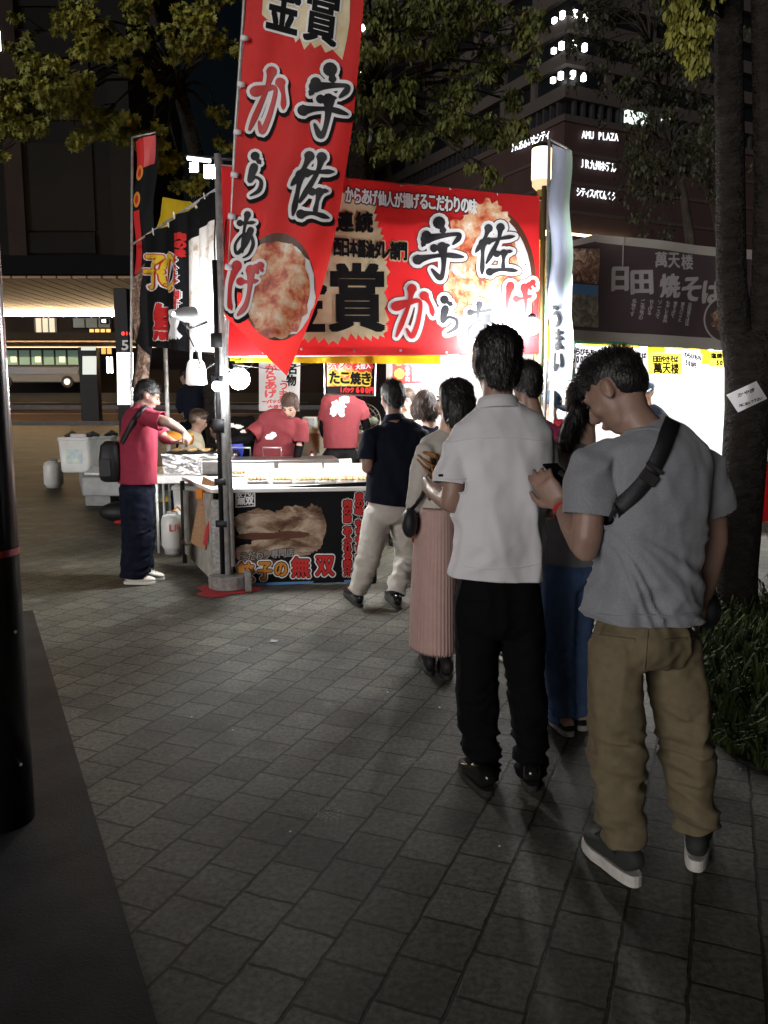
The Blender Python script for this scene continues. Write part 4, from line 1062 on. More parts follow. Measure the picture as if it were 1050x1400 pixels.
# ------------------------------------------------------------------ gyoza counter at the corner
a0, b0 = G(319, 803), G(514, 797)
a0.z = b0.z = 0
ct = thing('counter_table', 'serving counter covered with white cloth behind a black printed gyoza apron', 'counter', (a0 + b0) / 2)
cd = (b0 - a0).normalized(); cn = Vector((-cd.y, cd.x, 0))
ZC = 0.825
lb = a0 - cd * 0.16; 
s1 = lb + sd * 1.18
b1_ = b0 + cn * 1.15
mb = MB(); mb.prism([(p.x, p.y) for p in (lb - cn * 0.03, b0 + cd * 0.04 - cn * 0.03, b1_, s1)], ZC - 0.035, ZC); mb.build('tabletop', 'food_white', ct, bevel=0.006)
def wv3(u, v): return 0.006 * math.sin(u * 0.06) + 0.004 * math.sin(v * 0.05)
cs = Sheet(Vector((a0.x, a0.y, ZC)), Vector((b0.x, b0.y, ZC)), a0, wv3)
mb = MB(); cs.panel(mb, [(319, 669), (514, 658), (515, 794), (319, 801)], 0.0, 40, 16); ap = mb.build('apron', 'ink_black', ct, True)
mb = MB()
for k, (u, v, ru, rv, mi) in enumerate(((352, 716, 33, 20, 0), (345, 756, 26, 12, 0), (392, 744, 46, 17, 0), (404, 712, 34, 20, 0), (428, 722, 17, 32, 0), (356, 733, 34, 5, 1), (398, 731, 26, 5, 1), (352, 768, 30, 5, 1))):
    cs.disc(mb, u, v, ru, rv, 0.003 + 0.0005 * k, mi, rings=6, k=44, rag=0.09, seed=k + 2)
mb.build('gyoza_picture', ['gyoza_print', 'bowl_brown'], ap)
mb = MB()
cs.panel(mb, [(322, 668), (349, 667), (349, 692), (322, 694)], 0.005, 1, 1, 1)
cs.panel(mb, [(323.5, 669.5), (347.5, 668.5), (347.5, 690.5), (323.5, 692.5)], 0.007, 1, 1, 0)
cs.line(mb, '餃子の', 324, 675, 347, 674, 9, 0.009, 1, ringnib(0.5, 6)); cs.line(mb, '無双', 324, 685, 347, 684, 10, 0.009, 1, ringnib(0.7, 6))
cs.line(mb, 'こだわり専門店', 328, 761, 402, 755, 11, 0.008, 0, ringnib(1.1, 8)); cs.line(mb, 'こだわり専門店', 328, 761, 402, 755, 11, 0.011, 4, ringnib(0.4, 5))
for ch, u, v, wd, ht, c in (('餃', 336, 781, 22, 25, 2), ('子', 362, 780, 18, 23, 2), ('の', 384, 778, 16, 18, 2), ('無', 411, 775, 24, 27, 3), ('双', 444, 773, 24, 26, 3)):
    cs.glyphs(mb, ch, u, v, wd, ht, 0.008, 1, ringnib(3.8, 12)); cs.glyphs(mb, ch, u, v, wd, ht, 0.011, 0, ringnib(2.1, 10)); cs.glyphs(mb, ch, u, v, wd, ht, 0.0135, c, ringnib(1.0, 8))
for x, y0, y1, s_ in ((475, 683, 714, '肉の旨'), (475, 719, 787, 'あふれる肉汁'), (491, 673, 704, '皮の味'), (491, 710, 778, 'もちもち食感'), (507, 664, 694, '熱々')):
    for k in (0,): cs.line(mb, s_, x, y0, x, y1, 10, 0.008, 1, ringnib(3.2, 10)); cs.line(mb, s_, x, y0, x, y1, 10, 0.011, 0, ringnib(2.0, 8)); cs.line(mb, s_, x, y0, x, y1, 10, 0.0135, 3, ringnib(0.8, 6))
mb.build('lettering', ['ink_black', 'ink_white', 'ink_orange', 'ink_red', 'ink_cream'], ap)
mb = MB(); cs.panel(mb, [(335, 797), (500, 792), (500, 795), (335, 801)], 0.004); mb.build('hem', 'sky_print', ap)
# left side panel, corner board, cardboard
sp0, sp1 = lb + sd * 0.02, lb + sd * 1.15
mb = MB(); mb.slab((sp0.x, sp0.y, 0.05), (sp1.x, sp1.y, 0.10), (sp1.x, sp1.y, 0.70), (sp0.x, sp0.y, 0.78), 0.02); mb.build('side_panel', 'dirty_board', ct)
mb = MB(); mb.slab((lb.x, lb.y, 0.05), (a0.x, a0.y, 0.05), (a0.x, a0.y, 0.72), (lb.x, lb.y, 0.74), 0.02); mb.build('corner_board', mat('spattered_board', (0.55, 0.54, 0.52), 0.5, col2=(0.22, 0.21, 0.2), vs=40), ct)
for p_ in (sp1, b0 + cn * 1.05, b0 + cd * -0.02, lb + sd * 0.05 + cd * 0.04):
    mb = MB(); mb.tube([Vector((p_.x, p_.y, 0.0)), Vector((p_.x, p_.y, ZC - 0.04))], 0.022, n=10); mb.build('leg', 'dark_steel', ct, True)
t = thing('cardboard_sheet', 'torn brown corrugated cardboard leaning on the left side of the counter', 'cardboard', sp0)
q0, q1 = P(264, 748, 6.95), P(288, 660, 7.0)
mb = MB(); mb.slab(P(262, 742, 7.02), P(281, 752, 6.85), P(297, 660, 6.85), P(279, 652, 7.02), 0.012); mb.build('sheet', 'cardboard', t)
mb = MB(); mb.slab(P(268, 668, 7.0), P(276, 668, 6.93), P(276, 682, 6.93), P(268, 682, 7.0), 0.02); mb.build('tape', 'ink_orange', t)
mb = MB(); mb.tube([P(295, 672, 6.78), P(297, 690, 6.76), P(291, 708, 6.76), P(284, 722, 6.77), P(280, 745, 6.78)], [(0.018, 0.003)] * 5, n=8); tag(mb.build('ribbon', 'red_plastic'), 'red ribbon hanging beside the cardboard at the counter corner', 'ribbon')
mb = MB(); mb.tube([P(248, 737, 7.4), P(254, 745, 7.25), P(262, 742, 7.1), P(266, 735, 7.02)], 0.012, n=8); tag(mb.build('hook', 'brass'), 'bent copper hook sticking out of the counter side panel', 'hook')

# food packs on the counter
def on_top(u, v, z=ZC): return G(u, v, z)
packs = []
for r_, (v, us) in enumerate(((662, (352, 386, 418, 446, 474, 497)), (653, (330, 362, 395, 428, 458, 484)), (646, (322, 352, 384, 416, 446, 474)))):
    for u in us:
        p_ = G(u, v - 4, ZC + 0.02); packs.append((p_, r_))
proto = None
names_ = ['front row of the counter, browned dumplings showing', 'middle row of the counter', 'back row of the counter']
for i, (p_, r_) in enumerate(packs):
    if proto is None:
        proto = thing('gyoza_pack', '', 'food pack', (0, 0, 0), 0, 'gyoza packs on the counter')
        mb = MB(); mb.tube([(0, 0, 0), (0, 0, 0.012), (0, 0, 0.03)], [(0.075, 0.05), (0.085, 0.06), (0.10, 0.072)], n=20, e=5, xaxis=(1, 0, 0)); mb.build('tray', 'food_white', proto, True)
        mb = MB()
        for k in range(5): mb.ell((-0.062 + k * 0.031, 0, 0.043), (0.016, 0.052, 0.020), Matrix.Rotation(0.2, 3, 'Z'), n=12, m=8)
        mb.build('dumplings', 'food_brown', proto, True)
        mb = MB(); mb.slab((-0.10, 0.068, 0.03), (0.10, 0.068, 0.03), (0.10, 0.10, 0.12), (-0.10, 0.10, 0.12), 0.003); mb.build('lid', 'food_white', proto)
        o = proto
    else: o = copy_tree(proto)
    o.location = (p_.x, p_.y, ZC); o.rotation_euler = (0, 0, 0.28 + random.uniform(-0.25, 0.25))
    o['label'] = ['open white pack of browned gyoza in the front row on the counter', 'open white pack of gyoza in the middle row on the counter', 'open white pack of gyoza in the back row on the counter'][r_]
    o['group'] = 'gyoza packs, ' + ('front row', 'middle row', 'back row')[r_]
bl = thing('squeeze_bottle', 'white squeeze bottle with a red cap at the back edge of the counter', 'bottle', G(427, 636, ZC))
q = G(427, 637, ZC); q.z = ZC
mb = MB(); mb.lathe(q, [(0.045, 0), (0.048, 0.02), (0.046, 0.09), (0.02, 0.125), (0.015, 0.14)]); mb.build('body', 'white_plastic', bl, True)
mb = MB(); mb.lathe(q + Vector((0, 0, 0.14)), [(0.018, 0), (0.018, 0.03)]); mb.build('cap', 'red_plastic', bl, True)
mb = MB(); q = G(418, 636, ZC); mb.lathe(Vector((q.x, q.y, ZC)), [(0.03, 0), (0.03, 0.05), (0.012, 0.06), (0.012, 0.075)]); tag(mb.build('sauce_jar', 'blue_plastic', smooth=True), 'small blue jar beside the red capped squeeze bottle', 'jar')
# griddle behind the counter
gq = P(375, 628, 8.35)
t = thing('griddle', 'steel gyoza griddle with two wire lid handles behind the food packs', 'griddle', Vector((gq.x, gq.y, 0)))
mb = MB(); mb.box((gq.x - 0.05, 8.4, gq.z - 0.06), (1.35, 0.55, 0.14), Matrix.Rotation(0.18, 3, 'Z')); mb.build('body', 'tin', t, bevel=0.01)
mb = MB(); mb.box((gq.x - 0.05, 8.4, (gq.z - 0.13) / 2), (1.25, 0.45, gq.z - 0.14), Matrix.Rotation(0.18, 3, 'Z')); mb.build('stand', 'dark_steel', t)
for u in (330, 372):
    q = P(u, 624, 8.2); mb = MB(); mb.tube([q + Vector((-0.09, 0, 0)), q + Vector((-0.09, 0, 0.09)), q + Vector((0.09, 0, 0.085)), q + Vector((0.09, 0, 0))], 0.009, n=8); mb.build('handle', 'tin', t, True)
# back table with till and tubs
bq = P(455, 600, 9.2)
t = thing('prep_table', 'pale prep table behind the vendors at the back of the stall', 'table', Vector((bq.x, 9.3, 0)))
zt_ = P(455, 588, 9.0).z
mb = MB(); mb.box((bq.x + 0.2, 9.35, zt_ - 0.02), (1.7, 0.6, 0.04)); mb.build('tabletop', 'white_board', t)
mb = MB(); mb.box((bq.x + 0.2, 9.08, zt_ - 0.22), (1.66, 0.02, 0.36)); mb.build('apron', 'sand_shirt', t)
for dx, dy in ((-0.8, -0.2), (0.8, -0.2), (-0.8, 0.2), (0.8, 0.2)):
    mb = MB(); mb.tube([(bq.x + 0.2 + dx, 9.35 + dy, 0), (bq.x + 0.2 + dx, 9.35 + dy, zt_ - 0.04)], 0.02, n=8); mb.build('leg', 'steel', t)
q = P(425, 585, 9.2); t = thing('cash_register', 'cream cash register with a dark keypad on the back table', 'cash register', Vector((q.x, 9.2, zt_)))
mb = MB(); mb.box((q.x, 9.22, zt_ + 0.07), (0.17, 0.22, 0.14)); mb.build('body', 'white_plastic', t, bevel=0.012)
mb = MB(); mb.box((q.x, 9.105, zt_ + 0.09), (0.09, 0.012, 0.07)); mb.build('keypad', 'grey_plastic', t)
q = P(497, 575, 9.25); t = thing('electric_fan', 'pale green electric fan standing behind the vendor in maroon', 'fan', Vector((q.x, 9.3, 0)))
mb = MB()
for r_ in (0.05, 0.10, 0.15, 0.19): mb.tube([q + Vector((r_ * math.cos(a), -0.05 + r_ * r_, r_ * math.sin(a))) for a in [i * 6.2832 / 24 for i in range(25)]], 0.005, n=5, cap=False)
for i in range(16): mb.tube([q + Vector((0, -0.06, 0)), q + Vector((0.19 * math.cos(i * .3927), -0.02, 0.19 * math.sin(i * .3927)))], 0.003, n=4)
mb.build('guard', 'tin', t)
mb = MB()
for i in range(3):
    a = i * 2.094; mb.ell(q + Vector((0.085 * math.cos(a), 0.0, 0.085 * math.sin(a))), (0.08, 0.008, 0.045), Matrix.Rotation(-a, 3, 'Y'))
mb.build('blades', mat('pale_green', (0.45, 0.6, 0.45), 0.4), t, True)
mb = MB(); mb.tube([(q.x, 9.3, 0), (q.x, 9.3, q.z)], 0.02, n=8); mb.tube([(q.x, 9.3, 0), (q.x, 9.3, 0.03)], 0.18, n=16); mb.build('stand', 'white_plastic', t)

# hanging signs
def sign_sheet(u0, v0, u1, v1, Y): return Sheet(P(u0, v0, Y), P(u1, v0, Y), P(u0, v1, Y))
t = thing('menu_sign', 'framed takoyaki sign with yellow lettering hanging under the red banner', 'sign', P(479, 540, 7.35))
s_ = sign_sheet(444, 488, 513, 540, 7.35)
mb = MB(); s_.panel(mb, [(444, 486), (514, 488), (513, 540), (444, 538)], 0); mb.build('board', 'ink_black', t)
mb = MB(); s_.panel(mb, [(447, 489), (511, 490), (505, 528), (447, 528)], 0.004); mb.build('picture', 'chicken', t)
mb = MB(); s_.line(mb, 'ジャンボたこ', 448, 499, 498, 496, 11, 0.006, 1, ringnib(1.2, 6)); s_.line(mb, 'ジャンボたこ', 448, 499, 498, 496, 11, 0.009, 3, ringnib(0.4, 5))
s_.disc(mb, 496, 501, 15, 8, 0.010, 3); s_.line(mb, '大粒入', 486, 502, 507, 500, 7, 0.0125, 1, ringnib(0.4, 4))
s_.line(mb, 'たこ焼き', 450, 516, 508, 518, 17, 0.010, 2, ringnib(2.4, 9)); s_.line(mb, 'たこ焼き', 450, 516, 508, 518, 16, 0.013, 0, ringnib(0.9, 6))
s_.line(mb, '1パック', 464, 533, 484, 533, 7, 0.006, 3, ringnib(0.5, 5)); s_.line(mb, '600円', 486, 533, 511, 534, 8, 0.006, 3, ringnib(0.8, 5))
mb.build('lettering', ['ink_black', 'ink_white', 'ink_yellow', 'ink_red'], t)
mb = MB(); c_ = [s_.at(*p_, 0.004) for p_ in ((444, 486), (514, 488), (513, 541), (444, 539), (444, 486))]; mb.tube(c_, 0.009, n=8); mb.build('frame', 'tin', t)
t = thing('price_sheet', 'white price sheet with red and black handwriting hanging behind the flag tip', 'sign', P(382, 563, 9.5))
s_ = sign_sheet(354, 488, 411, 562, 9.5)
mb = MB(); s_.panel(mb, [(354, 486), (411, 486), (409, 562), (354, 562)], 0); mb.build('sheet', 'paper', t)
mb = MB(); s_.line(mb, 'からあげ', 371, 498, 370, 544, 15, 0.004, 0, ringnib(0.7, 5)); s_.line(mb, 'うま', 388, 520, 387, 546, 12, 0.004, 0, ringnib(0.4, 5)); s_.line(mb, '名物', 399, 496, 398, 528, 13, 0.004, 1, ringnib(0.6, 5))
s_.line(mb, '一パック五百円', 358, 549, 406, 548, 5, 0.004, 0, ringnib(0.5, 4)); s_.line(mb, '大盛り千円', 366, 556, 404, 555, 4, 0.004, 0, ringnib(0.4, 4)); mb.build('lettering', ['ink_red', 'ink_black'], t)
t = thing('menu_board', 'red menu board with yellow discs and white size and price columns hanging at the back', 'sign', P(558, 526, 8.9))
s_ = sign_sheet(537, 485, 582, 525, 8.9)
mb = MB(); s_.panel(mb, [(536, 480), (582, 484), (582, 523), (537, 526)], 0); mb.build('board', 'ink_red', t)
mb = MB(); s_.disc(mb, 545, 494, 5.5, 6, 0.006, 0); s_.disc(mb, 546, 511, 6.5, 7, 0.006, 0, rag=0.08); mb.build('picture', 'ink_yellow', t)
mb = MB(); s_.line(mb, 'からあげ', 554, 494, 580, 498, 8, 0.006, 0, ringnib(0.8, 5))
for v, c in ((504, '小'), (511, '中'), (518, '大')): s_.glyphs(mb, c, 557, v, 5, 5.5, 0.006, 0, ringnib(0.5, 5)); s_.line(mb, {'小': '300円', '中': '500円', '大': '1000円'}[c], 563, v, 579, v, 5.5, 0.006, 0, ringnib(0.5, 5))
mb.build('lettering', 'ink_white', t)
t = thing('plastic_bag', 'white plastic carrier bag hanging by its handles left of the corner poles', 'bag', P(268, 526, 7.0))
mb = MB(); q = P(268, 508, 7.0)
mb.tube([q + Vector((0, 0, -0.115)), q + Vector((0, 0, -0.10)), q + Vector((0, 0, 0)), q + Vector((0, 0, 0.07)), q + Vector((0, 0, 0.10))], [(0.066, 0.03), (0.088, 0.05), (0.082, 0.05), (0.070, 0.03), (0.05, 0.012)], n=18, e=3, xaxis=(1, 0, 0)); mb.build('sack', 'food_white', t, True)
for s__ in (-1, 1):
    mb = MB(); mb.tube([q + Vector((s__ * 0.04, 0, 0.09)), q + Vector((s__ * 0.035, 0, 0.16)), q + Vector((0.005, 0, 0.20))], (0.012, 0.004), n=8, xaxis=(1, 0, 0)); mb.build('handle', 'food_white', t, True)

# ------------------------------------------------------------------ left stall tables and gear
tq = G(215, 757)
t = thing('folding_table', 'white folding table with thin legs holding the foil wrapped grill', 'table', tq)
zt_ = P(250, 650, tq.y + 0.1).z
a, b_ = Vector((tq.x - 0.02, tq.y, 0)), Vector((tq.x + 0.75, tq.y + 0.12, 0))
dn = Vector((-0.15, 0.98, 0)) * 0.8
mb = MB(); mb.prism([(p_.x, p_.y) for p_ in (a, b_, b_ + dn, a + dn)], zt_ - 0.075, zt_); mb.build('tabletop', 'white_board', t, bevel=0.008)
for p_ in (a + Vector((0.03, 0.03, 0)), b_ + Vector((-0.03, 0.03, 0)), b_ + dn - Vector((0.05, 0.05, 0)), a + dn + Vector((0.03, -0.05, 0))):
    mb = MB(); mb.tube([Vector((p_.x, p_.y, 0)), Vector((p_.x, p_.y, zt_ - 0.07))], 0.014, n=10); mb.build('leg', 'white_plastic', t, True)
mb = MB(); mb.tube([a + Vector((0.05, 0.5, zt_ - 0.15)), a + Vector((0.4, 0.45, zt_ - 0.28))], 0.01, n=6); mb.tube([b_ + Vector((-0.05, 0.5, zt_ - 0.15)), a + Vector((0.4, 0.45, zt_ - 0.28))], 0.01, n=6); mb.build('brace', 'dark_steel', t)
g0 = Vector((tq.x + 0.40, tq.y + 0.36, zt_))
t = thing('foil_grill', 'long box grill wrapped in crumpled aluminium foil on the white folding table', 'grill', g0)
mb = MB(); N_ = 26; hs = (0.36, 0.2, 0.105); vs, fs = [], []
bm = bmesh.new(); bmesh.ops.create_cube(bm, size=2.0); bmesh.ops.subdivide_edges(bm, edges=bm.edges, cuts=9, use_grid_fill=True)
for v_ in bm.verts:
    r_ = random.Random(hash((round(v_.co.x, 2), round(v_.co.y, 2), round(v_.co.z, 2))) & 0xffff)
    v_.co = Vector((v_.co.x * hs[0] + r_.uniform(-.012, .012), v_.co.y * hs[1] + r_.uniform(-.012, .012), v_.co.z * hs[2] + (r_.uniform(-.010, .012) if v_.co.z > -0.95 else 0)))
bm.verts.index_update()
mb.add([g0 + Vector((0, 0, hs[2] + 0.001)) + v_.co for v_ in bm.verts], [tuple(x.index for x in f.verts) for f in bm.faces]); bm.free()
mb.build('body', 'foil', t)
mb = MB(); mb.box(g0 + Vector((0, 0, 0.225)), (0.66, 0.34, 0.015)); mb.build('grate', 'dark_steel', t)
for k in range(4):
    p_ = g0 + Vector((-0.24 + k * 0.15, -0.02 + 0.03 * (k % 2), 0.233))
    mb = MB(); mb.tube([p_ + Vector((0, -0.10, 0.012)), p_ + Vector((0, 0.1, 0.012))], (0.045, 0.014), n=12, xaxis=(1, 0, 0)); o = mb.build('grilled_skewer', 'food_brown', None, True)
    tag(o, 'browned skewer of meat lying on the foil wrapped grill', 'food', 'skewers on the foil grill')
mb = MB(); mb.tube([P(228, 597, 8.3), P(262, 600, 8.3)], (0.10, 0.06), n=14); tag(mb.build('bread_roll', 'ink_orange', smooth=True), 'orange brown food heap behind the foil grill', 'food')
# gas cylinders and boxes
def cylinder(p_, r, h, label):
    t = thing('gas_cylinder', label, 'gas cylinder', p_)
    mb = MB(); mb.lathe(p_, [(r * 0.75, 0.0), (r * 0.8, 0.03)], 20); mb.build('foot_ring', 'grey_plastic', t, True)
    mb = MB(); mb.lathe(p_ + Vector((0, 0, 0.03)), [(r * 0.7, 0), (r, 0.06), (r, h * 0.72), (r * 0.85, h * 0.85), (r * 0.4, h * 0.92)], 24); mb.build('tank', 'white_plastic', t, True)
    mb = MB(); mb.tube([p_ + Vector((0, 0, h * 0.92)), p_ + Vector((0, 0, h * 1.02))], r * 0.5, n=16, cap=False); mb.build('collar', 'grey_plastic', t, True)
    mb = MB(); mb.tube([p_ + Vector((0, 0, h * 0.9)), p_ + Vector((0, 0, h * 1.0))], 0.018, n=10); mb.build('valve', 'brass', t)
    return t
q = G(237, 757); tt = cylinder(q, 0.11, 0.42, 'white gas cylinder with red marking standing under the white folding table')
ws_ = Sheet(q + Vector((-0.11, -0.118, 0.4)), q + Vector((0.11, -0.118, 0.4)), q + Vector((-0.11, -0.118, 0.0)))
mb = MB(); ws_.glyphs(mb, '火気', 238, 722, 9, 10, 0.0, 0, ringnib(0.3, 4)) if False else ws_.line(mb, 'LP', 230, 722, 245, 722, 10, 0.0, 0, ringnib(0.4, 4)); mb.build('marking', 'ink_red', tt)
q = G(243, 752); q = Vector((q.x + 0.06, q.y + 0.35, 0))
t = thing('storage_bin', 'tall white storage bin standing behind the counter side panel', 'bin', q)
mb = MB(); mb.tube([q, q + Vector((0, 0, 0.6))], [(0.13, 0.13), (0.155, 0.155)], n=24, e=6, xaxis=(1, 0, 0)); mb.build('body', 'white_plastic', t, True)
mb = MB(); mb.tube([q + Vector((0, 0, 0.6)), q + Vector((0, 0, 0.64))], [(0.17, 0.17), (0.165, 0.165)], n=24, e=6, xaxis=(1, 0, 0)); mb.build('lid', 'white_plastic', t, True)
mb = MB(); h_ = G(237, 757) + Vector((0, 0, 0.42)); mb.tube([h_, h_ + Vector((0.06, -.02, .06)), h_ + Vector((0.12, .1, -.05)), h_ + Vector((0.10, .3, -.30)), h_ + Vector((.22, .5, -.38))], 0.010, n=8); tag(mb.build('gas_hose', 'ink_orange', smooth=True), 'orange gas hose running from the white cylinder under the folding table', 'hose')
t = thing('crate', 'dark crate of odds and ends with a yellow cloth under the white folding table', 'crate', G(232, 715))
q = G(232, 712); mb = MB(); mb.box(q + Vector((0, 0, .13)), (0.42, 0.3, 0.25)); mb.build('box', 'black_nylon', t, bevel=0.01)
mb = MB(); mb.ell(q + Vector((.02, 0, .27)), (0.12, 0.09, 0.05)); mb.build('cloth', 'yellow_tarp', t, True)
# bench with tubs
bq = G(112, 692); zb_ = P(112, 652, bq.y - 0.7).z
t = thing('low_bench', 'low grey bench table carrying white tubs and folded boxes behind the man in red', 'table', bq)
a, b_ = P(98, 680, bq.y - 0.75), P(172, 680, bq.y - 0.75)
mb = MB(); mb.prism([(a.x + 0.15, a.y), (b_.x + 0.4, b_.y), (b_.x + 0.2, b_.y + 1.8), (a.x - 0.55, a.y + 1.8)], zb_ - 0.26, zb_); mb.build('top', 'grey_plastic', t, bevel=0.02)
mb = MB(); mb.box((bq.x + 0.22, bq.y + 0.3, (zb_ - 0.26) / 2), (0.36, 0.5, zb_ - 0.26)); mb.build('leg', 'grey_plastic', t)
mb = MB(); mb.box((b_.x + 0.35, bq.y + 0.3, (zb_ - 0.26) / 2), (0.3, 0.5, zb_ - 0.26)); mb.build('leg', 'grey_plastic', t)
def tub(u0, u1, v0, v1, Y, label, lab=True):
    a, b_ = P(u0, v1, Y), P(u1, v0, Y)
    c = Vector(((a.x + b_.x) / 2, Y + 0.18, zb_)); w_, h_ = b_.x - a.x, max(0.22, b_.z - zb_)
    t = thing('plastic_tub', label, 'tub', c)
    mb = MB(); mb.tube([c, c + Vector((0, 0, 0.02)), c + Vector((0, 0, h_))], [(w_ * 0.43, 0.17), (w_ * 0.46, 0.18), (w_ * 0.5, 0.2)], n=28, e=7, xaxis=(1, 0, 0)); mb.build('body', 'white_plastic', t, True)
    mb = MB(); mb.tube([c + Vector((0, 0, h_)), c + Vector((0, 0, h_ + 0.04))], [(w_ * 0.53, 0.22), (w_ * 0.51, 0.21)], n=28, e=7, xaxis=(1, 0, 0)); mb.build('lid', 'white_plastic', t, True)
    if lab:
        mb = MB(); mb.box(c + Vector((0, -0.195, h_ * 0.5)), (w_ * 0.5, 0.01, h_ * 0.45)); mb.build('sticker', mat('blue_sticker', (0.35, 0.5, 0.62), 0.5, col2=(0.75, 0.78, 0.6), vs=9), t)
    return c, h_
Yb = bq.y - 0.05
c1, h1 = tub(80, 122, 602, 634, Yb, 'large white tub with a blue sticker standing on the low grey bench')
c2, h2 = tub(122, 150, 600, 632, Yb + 0.4, 'smaller plain white tub to the right of the stickered one on the bench', False)
for k, (dx, dy) in enumerate(((-0.18, 0), (0.12, 0.02), (0.30, 0.3))):
    p_ = c1 + Vector((dx, dy, h1 + 0.042))
    mb = MB(); mb.tube([p_, p_ + Vector((0.10, 0.02, 0.05)), p_ + Vector((0.18, 0, 0.02))], [(0.05, 0.03), (0.07, 0.04), (0.03, 0.02)], n=10); tag(mb.build('tape_roll' if k else 'glove', 'black_nylon' if k else 'leaf_dark', smooth=True), 'dark crumpled glove lying on the white tub lids', 'glove', 'gloves on the tub lids')
p_ = c1 + Vector((0.02, -0.02, h1 + 0.06)); mb = MB(); mb.box(p_, (0.22, 0.16, 0.06), Matrix.Rotation(0.3, 3, 'Z')); tag(mb.build('folded_towel', 'paper', bevel=0.02), 'folded white towel on top of the stickered tub', 'towel')
p_ = P(140, 648, bq.y - 0.4); mb = MB(); mb.slab((p_.x - 0.25, p_.y, zb_ + 0.003), (p_.x + 0.3, p_.y - 0.1, zb_ + 0.003), (p_.x + 0.3, p_.y + 0.35, zb_ + 0.06), (p_.x - 0.25, p_.y + 0.4, zb_ + 0.06), 0.03); tag(mb.build('flattened_box', 'white_board'), 'flattened white box lying on the low grey bench', 'box')
q = Vector((a.x - 0.5, bq.y + 0.3, 0)); q = G(74, 668); cylinder(Vector((q.x, q.y, 0)), 0.16, 0.5, 'pale gas cylinder standing at the left end of the low bench')
t = thing('duffel_bag', 'black duffel bag on the ground under the low grey bench with a red cloth', 'bag', G(160, 715))
q = G(163, 715); mb = MB(); mb.ell(q + Vector((0, 0.1, 0.13)), (0.28, 0.18, 0.13)); mb.build('body', 'black_nylon', t, True)
mb = MB(); mb.ell(q + Vector((0.06, -0.12, 0.03)), (0.09, 0.05, 0.028)); mb.build('red_cloth', 'red_plastic', t, True)

# thin nobori flag far left
def nobori(name, label, quad, Y, m, extra=None):
    s_ = Sheet(P(*quad[0], Y), P(*quad[1], Y - 0.1), P(*quad[3], Y), lambda u, v: 0.03 * math.sin(v * 0.05) + 0.02 * math.sin(u * 0.2))
    t = thing(name, label, 'flag', Vector((P(*quad[0], Y).x, Y, 0)))
    mb = MB(); s_.panel(mb, quad, 0, 10, 40); mb.build('flag_cloth', m, t, True)
    if extra: extra(s_, t)
    a, b_ = P(quad[0][0] - 2, quad[0][1] - 6, Y), P(quad[3][0] - 2, quad[3][1], Y)
    mb = MB(); mb.tube([a, b_, Vector((b_.x, Y, 0))], 0.014, n=10); mb.build('flag_pole', 'steel', t, True)
    mb = MB(); mb.tube([a, P(quad[1][0], quad[1][1] - 3, Y - 0.1)], 0.009, n=8); mb.build('cross_bar', 'steel', t, True)
    return t
def ex1(s_, t):
    mb = MB(); s_.panel(mb, [(184, 193), (212, 184), (208, 222), (184, 236)], 0.004, 4, 8, 2)
    for v in (236, 274): s_.disc(mb, 190, v, 6, 11, 0.006, 1); s_.disc(mb, 190, v, 3, 6, 0.009, 2)
    s_.panel(mb, [(184, 290), (195, 288), (193, 370), (182, 376)], 0.005, 2, 8, 2)
    s_.panel(mb, [(182, 380), (198, 360), (194, 440), (180, 470)], 0.006, 3, 8, 3)
    s_.panel(mb, [(186, 470), (204, 486), (206, 530), (184, 532)], 0.006, 3, 8, 3)
    mb.build('print', ['ink_black', 'ink_orange', 'ink_red', 'noodle_print'], t)
nobori('banner_flag', 'narrow black and red vertical flag on a thin pole left of the stall', [(183, 194), (213, 184), (204, 532), (181, 530)], 8.95, 'ink_black', ex1)
# pale blue nobori by the right pole
def ex2(s_, t):
    mb = MB(); s_.panel(mb, [(772, 200), (779, 205), (782, 520), (772, 520)], 0.004, 2, 30, 0); mb.build('hem', 'flag_green', t, True)
    mb = MB(); s_.line(mb, 'うまい', 762, 418, 764, 510, 12, 0.006, 0, ringnib(1.6, 7)); mb.build('lettering', 'ink_black', t)
nobori('banner_flag', 'pale blue vertical flag hanging folded beside the right pole of the red banner', [(753, 196), (776, 206), (780, 522), (748, 520)], 7.25, 'flag_white', ex2)

# ================================================================== THE NOODLE STALL ON THE RIGHT
YA = 9.3
A = P(783, 322, YA); Bp = P(1000, 349, 9.95)
drr = (Bp - A); drr.z = 0; drr.normalize()
s3 = Sheet(A, Bp, P(783, 464, YA), lambda u, v: 0.02 * math.sin(u * 0.05 + 0.5) + 0.012 * math.sin(v * 0.06 + u * 0.03))
st2 = thing('noodle_stall', 'fried noodle stall with green rail, yellow trim and a glaring white interior on the right', 'stall', (A.x + 1.2, YA, 0))
def base(u): q = s3.at(u, 460); return Vector((q.x, q.y, 0))
for u in (786, 1095):
    p_ = base(u) + Vector((0, 0.08, 0)); mb = MB(); pole(mb, p_, 0, 3.3, 0.024); mb.build('pole', 'steel', st2, True)
mb = MB(); mb.tube([s3.at(780, 466, -0.05), s3.at(1110, 480, -0.05)], 0.022, n=10); mb.build('rail', 'green_paint', st2, True)
mb = MB(); s3.panel(mb, [(781, 464), (1110, 477), (1110, 483), (781, 470)], -0.09, 20, 1); mb.build('trim_strip', 'yellow_tarp', st2, True)
L0, R0 = base(786) + Vector((0, 0.12, 0)), base(1100) + Vector((0, 0.12, 0))
bk = Vector((-drr.y, drr.x, 0))
curtain(L0 + bk * 2.3, R0 + bk * 2.3, 0.02, 2.9, 'back_tarp', 'white_tarp', st2, 0.02, 5)
